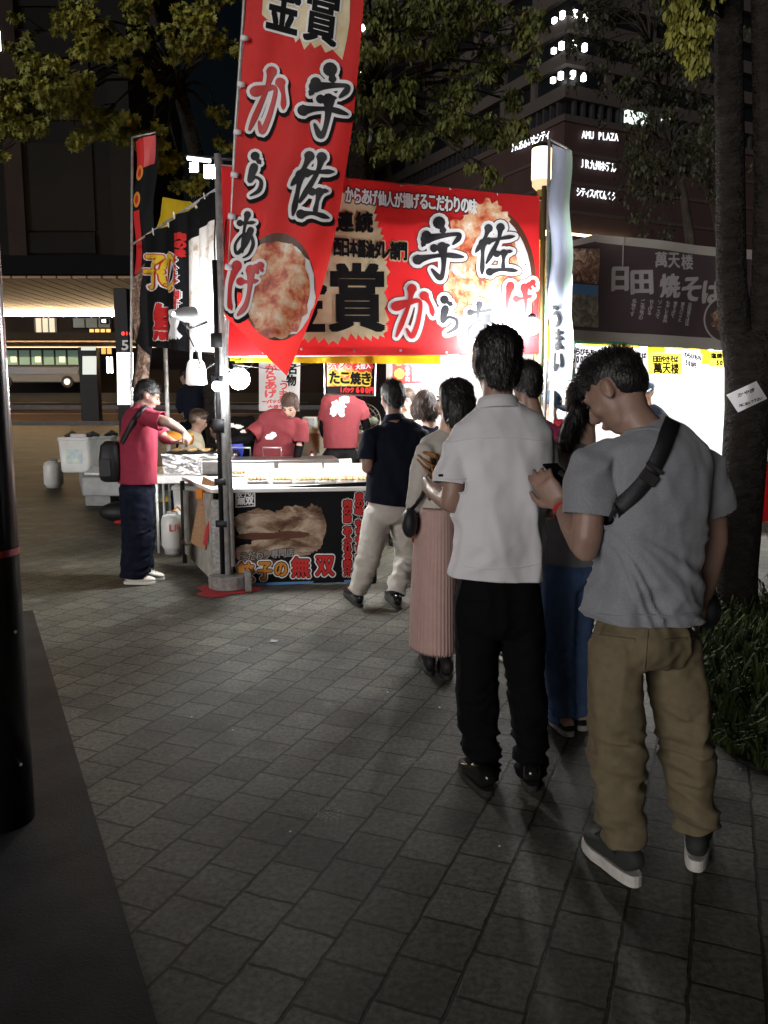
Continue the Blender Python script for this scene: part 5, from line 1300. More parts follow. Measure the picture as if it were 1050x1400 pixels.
curtain(L0 + bk * 2.3, L0 + bk * 0.3, 0.6, 2.9, 'side_tarp', 'white_tarp', st2, 0.02, 4)
curtain(R0 + bk * 0.1, R0 + bk * 2.3, 0.02, 2.9, 'side_tarp', 'white_tarp', st2, 0.02, 4)
mb = MB(); mb.slab(L0 + Vector((0, 0, 2.92)), R0 + Vector((0, 0, 2.92)), R0 + bk * 2.35 + Vector((0, 0, 2.8)), L0 + bk * 2.35 + Vector((0, 0, 2.8)), 0.01); mb.build('roof_tarp', 'white_tarp', st2)
cz = P(1040, 632, 9.6).z
c0_, c1_ = base(800), base(1110)
mb = MB(); mb.slab(c0_ + Vector((0, 0, 0.03)), c1_ + Vector((0, 0, 0.03)), c1_ + Vector((0, 0, cz)), c0_ + Vector((0, 0, cz)), -0.02); mb.build('counter_front', 'vermilion', st2)
mb = MB(); mb.slab(c0_ + Vector((0, 0, cz + .002)) - bk * 0.05, c1_ + Vector((0, 0, cz + .002)) - bk * 0.05, c1_ + bk * 0.6 + Vector((0, 0, cz + .002)), c0_ + bk * 0.6 + Vector((0, 0, cz + .002)), 0.03); mb.build('counter_top', 'white_board', st2)
for k in range(3):
    p_ = L0 + (R0 - L0) * (0.18 + 0.32 * k) + bk * 0.9 + Vector((0, 0, 2.25))
    bulb_lamp(p_, 0.075, 'em_bulb_hot', label='bare bulb glaring under the white roof of the noodle stall', drop=0.4)['group'] = 'bulbs in the noodle stall'
t = thing('noodle_banner', 'dark brown cloth banner with grey brush lettering for fried noodles', 'banner', s3.at(890, 470))
mb = MB(); s3.panel(mb, [(781, 322), (1115, 362), (1115, 486), (781, 464)], 0.0, 70, 14); mb.build('banner_cloth', 'ink_brown', t, True)
mb = MB(); s3.panel(mb, [(779, 330), (815, 320), (815, 330), (779, 338)], 0.006, 6, 1); s3.panel(mb, [(815, 320), (1115, 352), (1115, 366), (815, 331)], 0.006, 40, 1); s3.panel(mb, [(781, 451), (1115, 470), (1115, 488), (781, 465)], 0.006, 40, 1); mb.build('hem', 'border_grey', t, True)
mb = MB(); s3.panel(mb, [(781, 340), (820, 340), (819, 388), (781, 386)], 0.005, 6, 4, 0); s3.panel(mb, [(781, 388), (819, 390), (819, 404), (781, 402)], 0.005, 6, 2, 1); s3.panel(mb, [(781, 402), (819, 404), (818, 448), (781, 446)], 0.005, 6, 4, 2); mb.build('picture', ['noodle_print', 'sky_print', 'town_print'], t)
mb = MB(); s3.disc(mb, 992, 437, 28, 32, 0.005, 0, k=48); s3.disc(mb, 992, 437, 26, 30, 0.008, 1, k=48); s3.disc(mb, 994, 436, 20, 20, 0.011, 2, rag=0.12); mb.build('bowl_picture', ['ink_cream', 'ink_brown', 'noodle_print'], t)
mb = MB()
for ch, u, v in (('萬', 903, 355), ('天', 921, 356), ('楼', 940, 358)): s3.glyphs(mb, ch, u, v, 16, 20, 0.006, 0, ringnib(0.6, 6))
for ch, u, v in (('日', 849, 381), ('田', 877, 386), ('焼', 914, 391), ('そ', 945, 395), ('ば', 975, 398)): s3.glyphs(mb, ch, u, v, 20 if ch == '日' else 26, 31, 0.006, 0, [(a * 0.55, c * 0.8) for a, c in br1] + ringnib(1.1, 6))
for k, txt in enumerate(('日田焼そばは', '麺をパリッと', '焼き上げて', 'もやしと豚肉', 'ソースで', '仕上げる', 'ご当地の', '名物です')): s3.line(mb, txt, 944 - k * 11, 414 - k * 0.8, 940 - k * 11, 445 - k * 1.2 - (k % 3) * 4, 5, 0.006, 0, ringnib(0.25, 4))
mb.build('lettering', 'ink_cream', t)
mb = MB(); mb.tube([s3.at(852, 324, 0.01), s3.at(852, 364, 0.012)], 0.006, n=6); mb.build('cord', 'ink_cream', t)
# paper signs along the rail
def paper_sign(quad, m, lines, label, ink='ink_black', sz=8):
    t = thing('paper_sign', label, 'sign', s3.at(*quad[3]))
    mb = MB(); s3.panel(mb, quad, -0.03, 2, 2); mb.build('sheet', m, t)
    mb = MB()
    for txt, (u0, v0, u1, v1), h in lines: s3.line(mb, txt, u0, v0, u1, v1, h, -0.022, 0, ringnib(0.55, 5))
    mb.build('lettering', ink, t)
paper_sign([(778, 472), (816, 475), (816, 503), (778, 502)], 'paper', [('わらびもち', (779, 480, 815, 482), 8), ('500円', (781, 491, 805, 492), 10)], 'white paper sign for warabi mochi at the left end of the noodle stall rail')
paper_sign([(850, 476), (886, 479), (886, 500), (850, 499)], 'paper', [('日田やきそば', (851, 484, 885, 486), 7), ('500円', (862, 493, 880, 494), 8)], 'white paper price sign behind the head of the man in grey')
paper_sign([(887, 482), (934, 484), (934, 512), (887, 511)], 'paper_yellow', [('日田やきそば', (893, 491, 928, 491), 8), ('萬天楼', (893, 503, 929, 504), 14)], 'yellow paper sign with bold black lettering on the noodle stall rail')
paper_sign([(936, 473), (964, 484), (961, 507), (933, 497)], 'paper', [('わらびもち', (937, 484, 961, 490), 6), ('500円', (938, 495, 954, 500), 7)], 'tilted white paper sign hanging right of the yellow one')
paper_sign([(972, 479), (1010, 481), (1010, 503), (972, 501)], 'paper_yellow', [('塩焼そば', (974, 486, 1004, 487), 7), ('500円', (981, 496, 1000, 496), 7)], 'cream paper sign half hidden by the tree trunk', sz=7)
mb = MB(); s3.panel(mb, [(888, 473), (912, 474), (912, 482), (888, 482)], -0.05); mb.build('yellow_tab', 'yellow_tarp', st2)
mb = MB(); s3.panel(mb, [(962, 474), (974, 475), (974, 498), (962, 497)], -0.05); mb.build('yellow_tab', 'yellow_tarp', st2)
mb = MB(); q = P(1035, 640, 9.4); mb.box(Vector((q.x, q.y, cz + 0.09)), (0.22, 0.18, 0.12)); tag(mb.build('food_box', 'sand_shirt', bevel=0.02), 'tan cardboard food box on the red counter right of the tree trunk', 'box')
# ================================================================== PEOPLE
def head_shapes(mb, C, Rm, s, nose=True):
    """head about 0.235 high: cranium, face, jaw, nose, lips, brow, ears - all into the one body skin"""
    def T(x, y, z): return C + Rm @ (Vector((x, y, z)) * s)
    mb.ell(T(0, -0.012, 0.030), (0.076 * s, 0.096 * s, 0.088 * s), Rm)
    mb.ell(T(0, 0.022, -0.005), (0.068 * s, 0.068 * s, 0.080 * s), Rm)
    mb.tube([T(0, 0.012, 0.0), T(0, 0.026, -0.045), T(0, 0.040, -0.085), T(0, 0.052, -0.108)], [(0.066 * s, 0.066 * s), (0.060 * s, 0.056 * s), (0.044 * s, 0.042 * s), (0.022 * s, 0.022 * s)], n=18, xaxis=Rm @ Vector((1, 0, 0)))
    mb.tube([T(0, 0.082, 0.022), T(0, 0.096, 0.0), T(0, 0.106, -0.022), T(0, 0.090, -0.032)], [0.009 * s, 0.011 * s, 0.014 * s, 0.010 * s], n=10)
    for sx in (-1, 1):
        mb.ell(T(sx * 0.012, 0.092, -0.026), (0.009 * s, 0.009 * s, 0.008 * s), Rm, 8, 6)
        mb.ell(T(sx * 0.030, 0.072, 0.030), (0.026 * s, 0.014 * s, 0.008 * s), Rm, 10, 6)
        mb.ell(T(sx * 0.042, 0.055, -0.022), (0.022 * s, 0.022 * s, 0.022 * s), Rm, 10, 6)
        er_ = Rm @ Matrix.Rotation(sx * -0.35, 3, 'Z') @ Matrix.Rotation(0.15, 3, 'X')
        mb.ell(T(sx * 0.078, -0.010, -0.004), (0.008 * s, 0.019 * s, 0.031 * s), er_, 12, 8)
        mb.ell(T(sx * 0.084, -0.018, 0.006), (0.008 * s, 0.012 * s, 0.022 * s), er_, 10, 6)
    mb.ell(T(0, 0.083, -0.056), (0.023 * s, 0.010 * s, 0.007 * s), Rm, 12, 6)
    mb.ell(T(0, 0.081, -0.067), (0.020 * s, 0.010 * s, 0.008 * s), Rm, 12, 6)

def hand_shapes(mb, wr, d, pn, s, curl=0.5, side=1, r=0.0085, thumb=0.6):
    """wrist, direction of the fingers, palm normal; five separate bent fingers"""
    d = Vector(d).normalized(); pn = Vector(pn); pn = (pn - d * pn.dot(d)).normalized()
    x = d.cross(pn).normalized() * side            # towards the thumb
    mb.tube([wr - d * 0.02 * s, wr + d * 0.02 * s, wr + d * 0.06 * s, wr + d * 0.088 * s], [(0.026 * s, 0.020 * s), (0.034 * s, 0.018 * s), (0.041 * s, 0.016 * s), (0.038 * s, 0.012 * s)], n=14, xaxis=x, e=2.6)
    for k, (ox, ln, dv_) in enumerate(((0.029, 0.072, 0.10), (0.010, 0.081, 0.03), (-0.010, 0.075, -0.04), (-0.028, 0.058, -0.13))):
        p_ = wr + d * (0.082 - 0.004 * abs(k - 1)) * s + x * ox * s
        dd = (d + x * dv_).normalized(); pts = [p_ - dd * 0.02 * s, p_]; a = curl * (0.55 + 0.1 * k)
        for j, f in enumerate((0.46, 0.31, 0.23)):
            ax = x
            dd = (Matrix.Rotation(-a * side, 3, ax) @ dd).normalized() if False else (dd * math.cos(a) + (pn - dd * pn.dot(dd)).normalized() * math.sin(a)).normalized()
            p_ = p_ + dd * ln * f * s; pts.append(p_)
        mb.tube(pts, [r * 1.1 * s, r * 1.1 * s, r * 1.0 * s, r * 0.92 * s, r * 0.75 * s], n=10)
        mb.ell(pts[-1], (r * .75 * s,) * 3, n=8, m=6)
    p_ = wr + d * 0.018 * s + x * 0.026 * s
    t1 = (d * 0.65 + x * 0.75 + pn * 0.25 * thumb).normalized(); t2 = (d * 0.95 + x * 0.25 + pn * 0.5 * thumb).normalized(); t3 = (d + pn * 0.8 * thumb).normalized()
    pts = [p_ - t1 * 0.01 * s, p_ + t1 * 0.036 * s]; pts.append(pts[-1] + t2 * 0.032 * s); pts.append(pts[-1] + t3 * 0.024 * s)
    mb.tube(pts, [0.014 * s, 0.0115 * s, 0.0105 * s, 0.0085 * s], n=10)
    mb.ell(pts[-1], (0.0085 * s,) * 3, n=8, m=6)

def lerp(a, b_, t): return a + (b_ - a) * t
def limb(a, b_, c, r, n=14):
    """points and radii of a tapering two-bone limb; r = radii at start, mid-upper, joint, mid-lower, end"""
    pts = [a, lerp(a, b_, .5), lerp(a, b_, .88), b_, lerp(b_, c, .14), lerp(b_, c, .5), c]
    rr = [r[0], r[1], (r[1] + r[2]) / 2, r[2], (r[2] + r[3]) / 2, r[3], r[4]]
    return pts, rr

def shoe(root, heel, toe, kind, scale=1.0, flat=True):
    h, t_ = Vector((heel.x, heel.y, 0.006)), Vector((toe.x, toe.y, 0.006))
    d = (t_ - h); L_ = d.length; d.normalize(); x = Vector((d.y, -d.x, 0))
    h = h - d * 0.01
    up, sole = {'leather': ('shoe_black', 'rubber'), 'sneaker': ('sneaker_dark', 'sole_white'), 'canvas': ('canvas_white', 'canvas_white'), 'suede': ('shoe_matte', 'rubber'), 'sandal': ('shoe_matte', 'sole_white')}[kind]
    sh_ = 0.034 if kind == 'sneaker' else 0.02
    prof = [(0.0, 0.018, 0.05), (0.05, 0.032, 0.085), (0.15, 0.037, 0.092), (0.32, 0.038, 0.090), (0.5, 0.042, 0.066), (0.68, 0.047, 0.05), (0.84, 0.044, 0.042), (0.95, 0.030, 0.032), (1.0, 0.012, 0.018)]
    if kind == 'sandal': prof = [(t__, w_, h_ * 0.35) for t__, w_, h_ in prof]
    mb = MB()
    mb.tube([h + d * (L_ * t__) + Vector((0, 0, sh_ + h_ / 2)) for t__, w_, h_ in prof], [(w_ * scale, h_ / 2 * 1.08) for t__, w_, h_ in prof], n=18, xaxis=x, e=2.5)
    o = mb.build('shoe', up, root, True); ss_ = o.modifiers.new('s', 'SUBSURF'); ss_.levels = 1; ss_.render_levels = 2
    n_ = 24; poly = []
    for i in range(n_):
        a = 6.2832 * i / n_; c_, s_ = math.cos(a), math.sin(a)
        w_ = 0.047 if s_ > 0 else 0.040
        q = h + d * (L_ * (0.5 + 0.525 * math.copysign(abs(s_) ** 0.8, s_))) + x * (w_ * scale * math.copysign(abs(c_) ** 0.7, c_))
        poly.append((q.x, q.y))
    mb = MB(); mb.prism(poly, 0.005, 0.005 + sh_ + 0.006); mb.build('sole', sole, o, bevel=0.004)
    if kind == 'sneaker' or kind == 'canvas':
        for k in range(4):
            q = h + d * (L_ * (0.5 + 0.08 * k)) + Vector((0, 0, sh_ + 0.082 - 0.011 * k)); mb = MB()
            mb.tube([q - x * 0.022, q + Vector((0, 0, 0.006)), q + x * 0.022], 0.0035, n=6); mb.build('lace', 'sole_white' if kind == 'canvas' else 'black_nylon', o)
    return o

def hair_mesh(root, C, Rm, s, style, m, seed=1):
    mb = MB()
    nonlocal_mb = [mb]
    def T(x, y, z): return C + Rm @ (Vector((x, y, z)) * s)
    def E(c, r): nonlocal_mb[0].ell(T(*c), tuple(q * s for q in r), Rm, 18, 12)
    if style != 'x': E((0, -0.020, 0.046), (0.083, 0.099, 0.086))
    E((0, -0.050, 0.005), (0.080, 0.066, 0.080))
    flow, length, ns, wid = Vector((0, -0.3, -1)), 0.02, 1800, 0.0022
    if style == 'short': E((0, -0.068, -0.035), (0.060, 0.038, 0.042)); length = 0.030; ns = 2600
    elif style == 'crew': mb = MB(); nonlocal_mb[0] = mb; E((0, -0.018, 0.046), (0.0780, 0.0975, 0.080)); E((0, -0.050, 0.010), (0.0745, 0.057, 0.062)); E((0, 0.002, 0.078), (0.064, 0.082, 0.054)); length = 0.020; ns = 9000; wid = 0.0011; flow = Vector((0, 0.15, 0.3))
    elif style == 'full':
        wid = 0.0016
        E((0, -0.066, -0.040), (0.068, 0.042, 0.052)); E((0, -0.02, 0.06), (0.089, 0.100, 0.082)); E((-0.066, -0.01, 0.01), (0.022, 0.055, 0.055)); E((0.066, -0.01, 0.01), (0.022, 0.055, 0.055)); length = 0.022; ns = 5200
    elif style in ('bob', 'long'):
        dz = -0.10 if style == 'bob' else -0.15
        E((0, -0.02, 0.052), (0.092, 0.104, 0.086))
        for k in range(13):
            a = math.pi * (k / 12.0) + math.pi
            x, y = 0.082 * math.cos(a), -0.008 + 0.082 * math.sin(a)
            xx, yy = x * 1.0, y * 0.95
            mb.tube([T(x * .8, y * .8, 0.06), T(x * 1.1, y * 1.12, 0.0), T(xx * 1.12, yy * 1.1, dz * .55), T(xx * 1.02, yy * 1.02, dz)], [0.03 * s, 0.032 * s, 0.030 * s, 0.014 * s], n=10)
        if style == 'long':
            for sx in (-1, 1): mb.tube([T(sx * 0.06, 0.04, 0.09), T(sx * 0.082, 0.036, 0.03), T(sx * 0.084, 0.03, -0.05), T(sx * 0.07, 0.03, -0.13)], [0.02 * s, 0.022 * s, 0.020 * s, 0.010 * s], n=10)
        else:
            for sx in (-1, 1): mb.tube([T(sx * 0.06, 0.045, 0.085), T(sx * 0.082, 0.045, 0.02), T(sx * 0.080, 0.04, -0.06)], [0.02 * s, 0.021 * s, 0.012 * s], n=10)
        length = 0.05; ns = 1500
    elif style == 'ponytail':
        E((0, -0.02, 0.05), (0.086, 0.101, 0.086)); E((0, -0.06, -0.01), (0.074, 0.05, 0.06))
        mb.tube([T(0.0, -0.10, 0.0), T(-0.02, -0.135, -0.04), T(-0.05, -0.13, -0.12), T(-0.075, -0.10, -0.20), T(-0.06, -0.08, -0.27)], [0.025 * s, 0.038 * s, 0.046 * s, 0.040 * s, 0.012 * s], n=14); length = 0.05; ns = 1800
    ka = 0.35 if style == 'crew' else 0.8
    def dsp(co, no): return ka * (0.004 * vnoise(co * np.array([60, 60, 18])) + 0.002 * vnoise(co * 130))
    o = remeshed(mb, 'hair', m, root, 0.007, 4, dsp)
    me = o.data; rr = random.Random(seed)
    vs = [v.co.copy() for v in me.vertices]; ns_ = [v.normal.copy() for v in me.vertices]
    fs = [tuple(p.vertices) for p in me.polygons]
    out = MB(); out.v = vs[:]; out.f = fs; out.mi = [0] * len(fs)
    Rl = (root.matrix_world.to_3x3().inverted()) @ Rm
    fl = Rl @ flow
    for _ in range(ns):
        i = rr.randrange(len(vs)); n_ = ns_[i]
        if style == 'crew': dd = (n_ * 1.0 + fl * 0.4)
        else: dd = n_ * 0.28 + (fl - n_ * fl.dot(n_))
        dd = (dd + Vector((rr.uniform(-.4, .4), rr.uniform(-.4, .4), rr.uniform(-.4, .4))) * (0.6 if style == 'crew' else 1)).normalized()
        ln = length * s * rr.uniform(.5, 1.15)
        if style == 'crew':
            hz = (Rl.inverted() @ n_).z; ln *= max(0.22, min(1.0, 0.25 + 1.3 * hz))
        sd_ = dd.cross(n_).normalized() * wid * s
        b_ = vs[i] - n_ * 0.003; mid = b_ + dd * ln * .55 + n_ * 0.002; e_ = mid + (dd - n_ * 0.25 + fl * 0.1).normalized() * ln * .45
        k = len(out.v); out.v += [b_ - sd_, b_ + sd_, mid + sd_ * .7, mid - sd_ * .7, e_]; out.f += [(k, k + 1, k + 2, k + 3), (k + 3, k + 2, k + 4)]; out.mi += [0, 0]
    me2 = bpy.data.meshes.new('hair'); me2.from_pydata([tuple(q) for q in out.v], [], out.f); me2.materials.append(M[m]); me2.polygons.foreach_set('use_smooth', [True] * len(me2.polygons)); me2.update()
    o.data = me2; bpy.data.meshes.remove(me)
    return o

def person(label, yaw, feet, head, neck, torso, arms, legs, mats, hair='short', haircol='hair_black', sleeve=0.62, shoes='leather', skin='skin',
           vox=0.010, hyaw=0, hpitch=0, hroll=0, hs=1.0, collar=None, legw=None, folds=1.0, hands=None, skirt=None, wrinkle=None, face=True, forearm_m=None, sleeve_r=(0.068, 0.070, 0.073), arm_k=1.0, shyaw=None, pwr=None):
    """feet: [(heel px), (toe px)] x2 or None; torso: (u, v, Y, half width px, half depth m) from the hem up"""
    if feet: g_ = [G(*p_) for f in feet for p_ in f]
    else: g_ = [Vector((torso[0][0] and P(torso[0][0], torso[0][1], torso[0][2]).x, torso[0][2], 0))]
    loc = sum(g_, Vector()) / len(g_); loc.z = zg(loc.y) if not feet else 0
    root = thing('person', label, 'person', loc, R(yaw))
    ry = R(yaw if shyaw is None else shyaw)
    sec = []
    for k, (u, v, Y, hw, hd) in enumerate(torso):
        f = k / (len(torso) - 1); a = R(yaw) * (1 - f) + ry * f
        sec.append((P(u, v, Y), hw * Y / FPX, hd, Vector((math.cos(a), math.sin(a), 0))))
    up_ax = sec[len(sec) // 2][3]
    C = P(*head); Rm = Matrix.Rotation(R(hyaw), 3, 'Z') @ Matrix.Rotation(-R(hpitch), 3, 'X') @ Matrix.Rotation(R(hroll), 3, 'Y')
    NB = P(*neck)
    def torso_tube(mb, k, e=2.4, lo=0):
        mb.tube([q[0] for q in sec[lo:]], [(q[1] * k, q[2] * k) for q in sec[lo:]], n=26, xaxis=up_ax, e=e)
    # --- body
    mb = MB()
    torso_tube(mb, 0.70)
    mb.tube([lerp(NB, C, -0.25), NB, lerp(NB, C, .45), C + Rm @ Vector((0, -0.02, -0.02)) * hs], [(0.07 * hs, 0.06 * hs), (0.060 * hs, 0.058 * hs), (0.054 * hs, 0.055 * hs), (0.052 * hs, 0.055 * hs)], n=18, xaxis=up_ax)
    head_shapes(mb, C, Rm, hs)
    A = [[P(*q) for q in a] for a in arms]
    for i, (sh_, el, wr) in enumerate(A):
        pts, rr = limb(sh_, el, wr, [q * arm_k for q in (0.050, 0.047, 0.041, 0.038, 0.027)])
        mb.tube(pts, rr, n=14)
        hd_ = (hands or {}).get(i, {})
        d = hd_.get('d') or (wr - el); pn = hd_.get('n') or (Vector((1, 0, 0)) if i == 0 else Vector((-1, 0, 0)))
        hand_shapes(mb, wr, d, pn, hd_.get('s', 0.98) * arm_k ** .5, hd_.get('curl', 0.5), hd_.get('side', 1 if i == 0 else -1), r=max(0.0085, vox * 0.9))
    Lg = [[P(*q[:3]) for q in l] for l in legs]
    for l in Lg:
        pts, rr = limb(l[0], l[1], l[-1], (0.075, 0.068, 0.048, 0.045, 0.034)); mb.tube(pts + ([Vector((l[-1].x, l[-1].y, max(0.05, l[-1].z - 0.12)))] if shoes == 'sandal' else []), rr + ([0.033] if shoes == 'sandal' else []), n=12)
    if shoes == 'sandal' and feet:
        for hl, to in feet:
            a, b_ = G(*hl), G(*to); mb.tube([a + Vector((0, 0, .06)), lerp(a, b_, .3) + Vector((0, 0, .055)), lerp(a, b_, .7) + Vector((0, 0, .035)), b_ + Vector((0, 0, .03))], [(0.028, 0.03), (0.032, 0.03), (0.042, 0.018), (0.03, 0.012)], n=12)
    body = remeshed(mb, 'body', skin, root, min(vox, 0.0065) if vox < 0.009 else vox, 4)
    # --- trousers or skirt
    if skirt:
        pts = [P(u, v, Y) for u, v, Y, hw, hd in skirt]
        mb = MB(); n_ = 240; vs, fs = [], []
        for i, (u, v, Y, hw, hd) in enumerate(skirt):
            f = i / (len(skirt) - 1)
            for k in range(n_):
                a = 6.28318 * k / n_; pl = 1 + (0.004 + 0.010 * f) * math.sin(k * 6.28318 * 40 / n_) + 0.03 * f * math.sin(a * 3 + 1)
                ca, sa = math.cos(a) * hw * Y / FPX * pl, math.sin(a) * hd * pl
                xa = Vector((math.cos(R(yaw)), math.sin(R(yaw)), 0)); ya = Vector((-xa.y, xa.x, 0))
                vs.append(pts[i] + xa * ca + ya * sa + Vector((0, 0, 0.008 * f * math.sin(k * 1.7))))
        for i in range(len(skirt) - 1):
            for k in range(n_): fs.append((i * n_ + k, i * n_ + (k + 1) % n_, (i + 1) * n_ + (k + 1) % n_, (i + 1) * n_ + k))
        mb.add(vs, fs); o = mb.build('skirt', mats['legs'], root, True); sd_ = o.modifiers.new('t', 'SOLIDIFY'); sd_.thickness = 0.004; ss_ = o.modifiers.new('s', 'SUBSURF'); ss_.render_levels = 1; ss_.levels = 1
    else:
        mb = MB()
        w0 = sec[0]; hipc = (Lg[0][0] + Lg[1][0]) / 2
        hwid = w0[1] * 0.93; hems = []
        mb.tube([lerp(hipc, w0[0], 1.25), w0[0], lerp(w0[0], hipc, .6), hipc, hipc - Vector((0, 0, 0.045))], [(hwid * .80, w0[2] * .76), (hwid * .86, w0[2] * .82), (hwid * .98, w0[2] * .95), (hwid * .97, w0[2] * .92), (hwid * .8, w0[2] * .72)], n=26, xaxis=Vector((math.cos(R(yaw)), math.sin(R(yaw)), 0)), e=2.4)
        for l, raw in zip(Lg, legs):
            rr = [q[3] * q[2] / FPX for q in raw]
            pts, rad = [lerp(l[0], hipc, .30) + Vector((0, 0, 0.07)), l[0]], [(rr[0] * .72, rr[0] * .8), (rr[0] * .97, rr[0] * 1.05)]
            for j in range(1, len(l)):
                for f in (.33, .67, 1.0): pts.append(lerp(l[j - 1], l[j], f)); q = rr[j - 1] + (rr[j] - rr[j - 1]) * f; rad.append((q, q * 1.1))
            ext = (l[-1] - l[-2]).normalized(); pts.append(l[-1] + ext * 0.07); rad.append(rad[-1]); hems.append((l[-1], ext, (l[-1] - ext * 0.03, l[-1] + ext * 0.05, rr[-1] * 1.9)))
            mb.tube(pts, rad, n=20, xaxis=Vector((math.cos(R(yaw)), math.sin(R(yaw)), 0)))
        zk = sum(l[1].z for l in Lg) / 2; za = sum(l[-1].z for l in Lg) / 2; zh = hipc.z; za0 = max(0.06, za)
        def dp(co, no):
            z = co[:, 2]
            knee = np.exp(-((z - zk) / 0.13) ** 2); ank = np.exp(-((z - za0 - 0.05) / 0.14) ** 2); seat = np.exp(-((z - zh + 0.03) / 0.12) ** 2)
            q = co + 0.02 * np.stack([vnoise(co * 9), vnoise(co * 9 + 7), vnoise(co * 9 + 13)], 1)
            c1 = np.stack([q[:, 0] * 9, q[:, 1] * 9, q[:, 2] * 30 + q[:, 0] * 10], 1); c2 = np.stack([q[:, 0] * 8 + 3, q[:, 1] * 8, q[:, 2] * 22 - q[:, 0] * 14], 1)
            c3 = np.stack([q[:, 0] * 13, q[:, 1] * 13, q[:, 2] * 2.5], 1)
            return folds * (0.012 * ridge(c1) * (0.12 + knee * .9 + ank * 1.4) * (0.7 + 0.3 * vnoise(co * 7 + 3)) + 0.010 * ridge(c2) * (0.25 + seat * .35 + knee * .7) * (0.5 + 0.5 * vnoise(co * 6 + 31)) + 0.009 * ridge(c3) * 0.6 + 0.002 * vnoise(q * 34))
        tr_ = remeshed(mb, 'trousers', mats['legs'], root, vox, 5, dp); cut_open(tr_, hems)
    # --- shirt
    def in_torso(q):
        k = min(range(len(sec)), key=lambda i: abs(sec[i][0].z - q.z)); k2 = min(max(k + (1 if q.z > sec[k][0].z else -1), 0), len(sec) - 1)
        dz = sec[k2][0].z - sec[k][0].z; f = max(0, min(1, (q.z - sec[k][0].z) / dz)) if abs(dz) > 1e-4 else 0
        c_ = lerp(sec[k][0], sec[k2][0], f); hw, hd = sec[k][1] + (sec[k2][1] - sec[k][1]) * f, sec[k][2] + (sec[k2][2] - sec[k][2]) * f
        xa = sec[k][3]; d_ = q - c_; return (abs(d_.dot(xa)) / (hw + .022)) ** 2.2 + (abs(d_.dot(Vector((-xa.y, xa.x, 0)))) / (hd + .022)) ** 2.2 < 1
    mb = MB(); torso_tube(mb, 1.0, 2.2)
    dn = (sec[0][0] - sec[1][0]).normalized(); cuts = [(sec[0][0], dn, (sec[0][0] - dn * 0.02, sec[0][0] + dn * 0.10, sec[0][1] * 1.45 + 0.05))]
    mb.tube([sec[0][0] - dn * 0.02, sec[0][0] + dn * 0.07], [(sec[0][1], sec[0][2])] * 2, n=26, xaxis=up_ax, e=2.2)
    for i, (sh_, el, wr) in enumerate(A):
        inner = lerp(sh_, sec[-2][0], 0.42)
        if sleeve <= 1.0:
            pts = [inner, sh_, lerp(sh_, el, sleeve * .5), lerp(sh_, el, sleeve)]; rad = [sleeve_r[0] * .62, sleeve_r[0] * .96, sleeve_r[1], sleeve_r[2]]
        else:
            pts = [inner, sh_, lerp(sh_, el, .5), el, lerp(el, wr, .5 * (sleeve - 1) / 1.0), lerp(el, wr, sleeve - 1)]; rad = [sleeve_r[0] * .62, sleeve_r[0], sleeve_r[1], sleeve_r[2], sleeve_r[2] * .9, sleeve_r[2] * .72]
        ax_ = (pts[-1] - pts[-2]).normalized(); cuts.append((pts[-1] - ax_ * 0.018, ax_, (pts[-1] - ax_ * 0.04, pts[-1] + ax_ * 0.03, rad[-1] * 1.5, in_torso)))
        mb.tube(pts, rad, n=18)
    zhem, ztop = sec[0][0].z, sec[-1][0].z
    def ds(co, no):
        z = co[:, 2]; f = (z - zhem) / (ztop - zhem)
        q = co + 0.03 * np.stack([vnoise(co * 6), vnoise(co * 6 + 5), vnoise(co * 6 + 11)], 1)
        drape = ridge(np.stack([q[:, 0] * 11 + q[:, 2] * 2.2, q[:, 1] * 7, q[:, 2] * 2.0], 1)); diag = ridge(np.stack([q[:, 0] * 8 - q[:, 2] * 9, q[:, 1] * 8, q[:, 2] * 6 + q[:, 0] * 4], 1)); fine = vnoise(q * np.array([26, 26, 14]))
        low = np.clip(1 - f, 0, 1)
        side_ = np.clip(np.abs(co[:, 0]) / 0.2, 0, 1.3)
        base_ = 0.013 * drape * (0.35 + low) * (0.55 + 0.45 * vnoise(co * 5)) + 0.013 * diag * (0.15 + 0.85 * side_ ** 2) * (0.5 + 0.5 * vnoise(co * 7 + 9)) + 0.003 * fine
        if wrinkle: base_ = base_ + wrinkle(co, f)
        return np.maximum(folds * base_, -0.024)
    shirt = remeshed(mb, 'shirt', mats['top'], root, vox, 4, ds); cut_open(shirt, cuts)
    if forearm_m:
        for sh_, el, wr in A:
            mb = MB(); mb.tube([lerp(sh_, el, sleeve * .8), el, lerp(el, wr, .5), lerp(el, wr, .97)], [0.05, 0.047, 0.043, 0.033], n=14); mb.build('arm_cover', forearm_m, root, True)
    if collar:
        nd = (C - NB).normalized(); mb = MB()
        rr = 0.070 * hs
        mb.tube([NB - nd * 0.012, NB + nd * 0.010, NB + nd * 0.034, NB + nd * 0.036, NB + nd * 0.012], [(rr * 1.22, rr * 1.12), (rr * 1.10, rr * 1.02), (rr * .98, rr * .96), (rr * .92, rr * .90), (rr * .9, rr * .88)], n=28, xaxis=up_ax, cap=False)
        o = mb.build('collar', collar, root, True)
    # --- hair, eyes, shoes
    if hair: hair_mesh(root, C, Rm, hs, hair, haircol, seed=int(abs(head[0])))
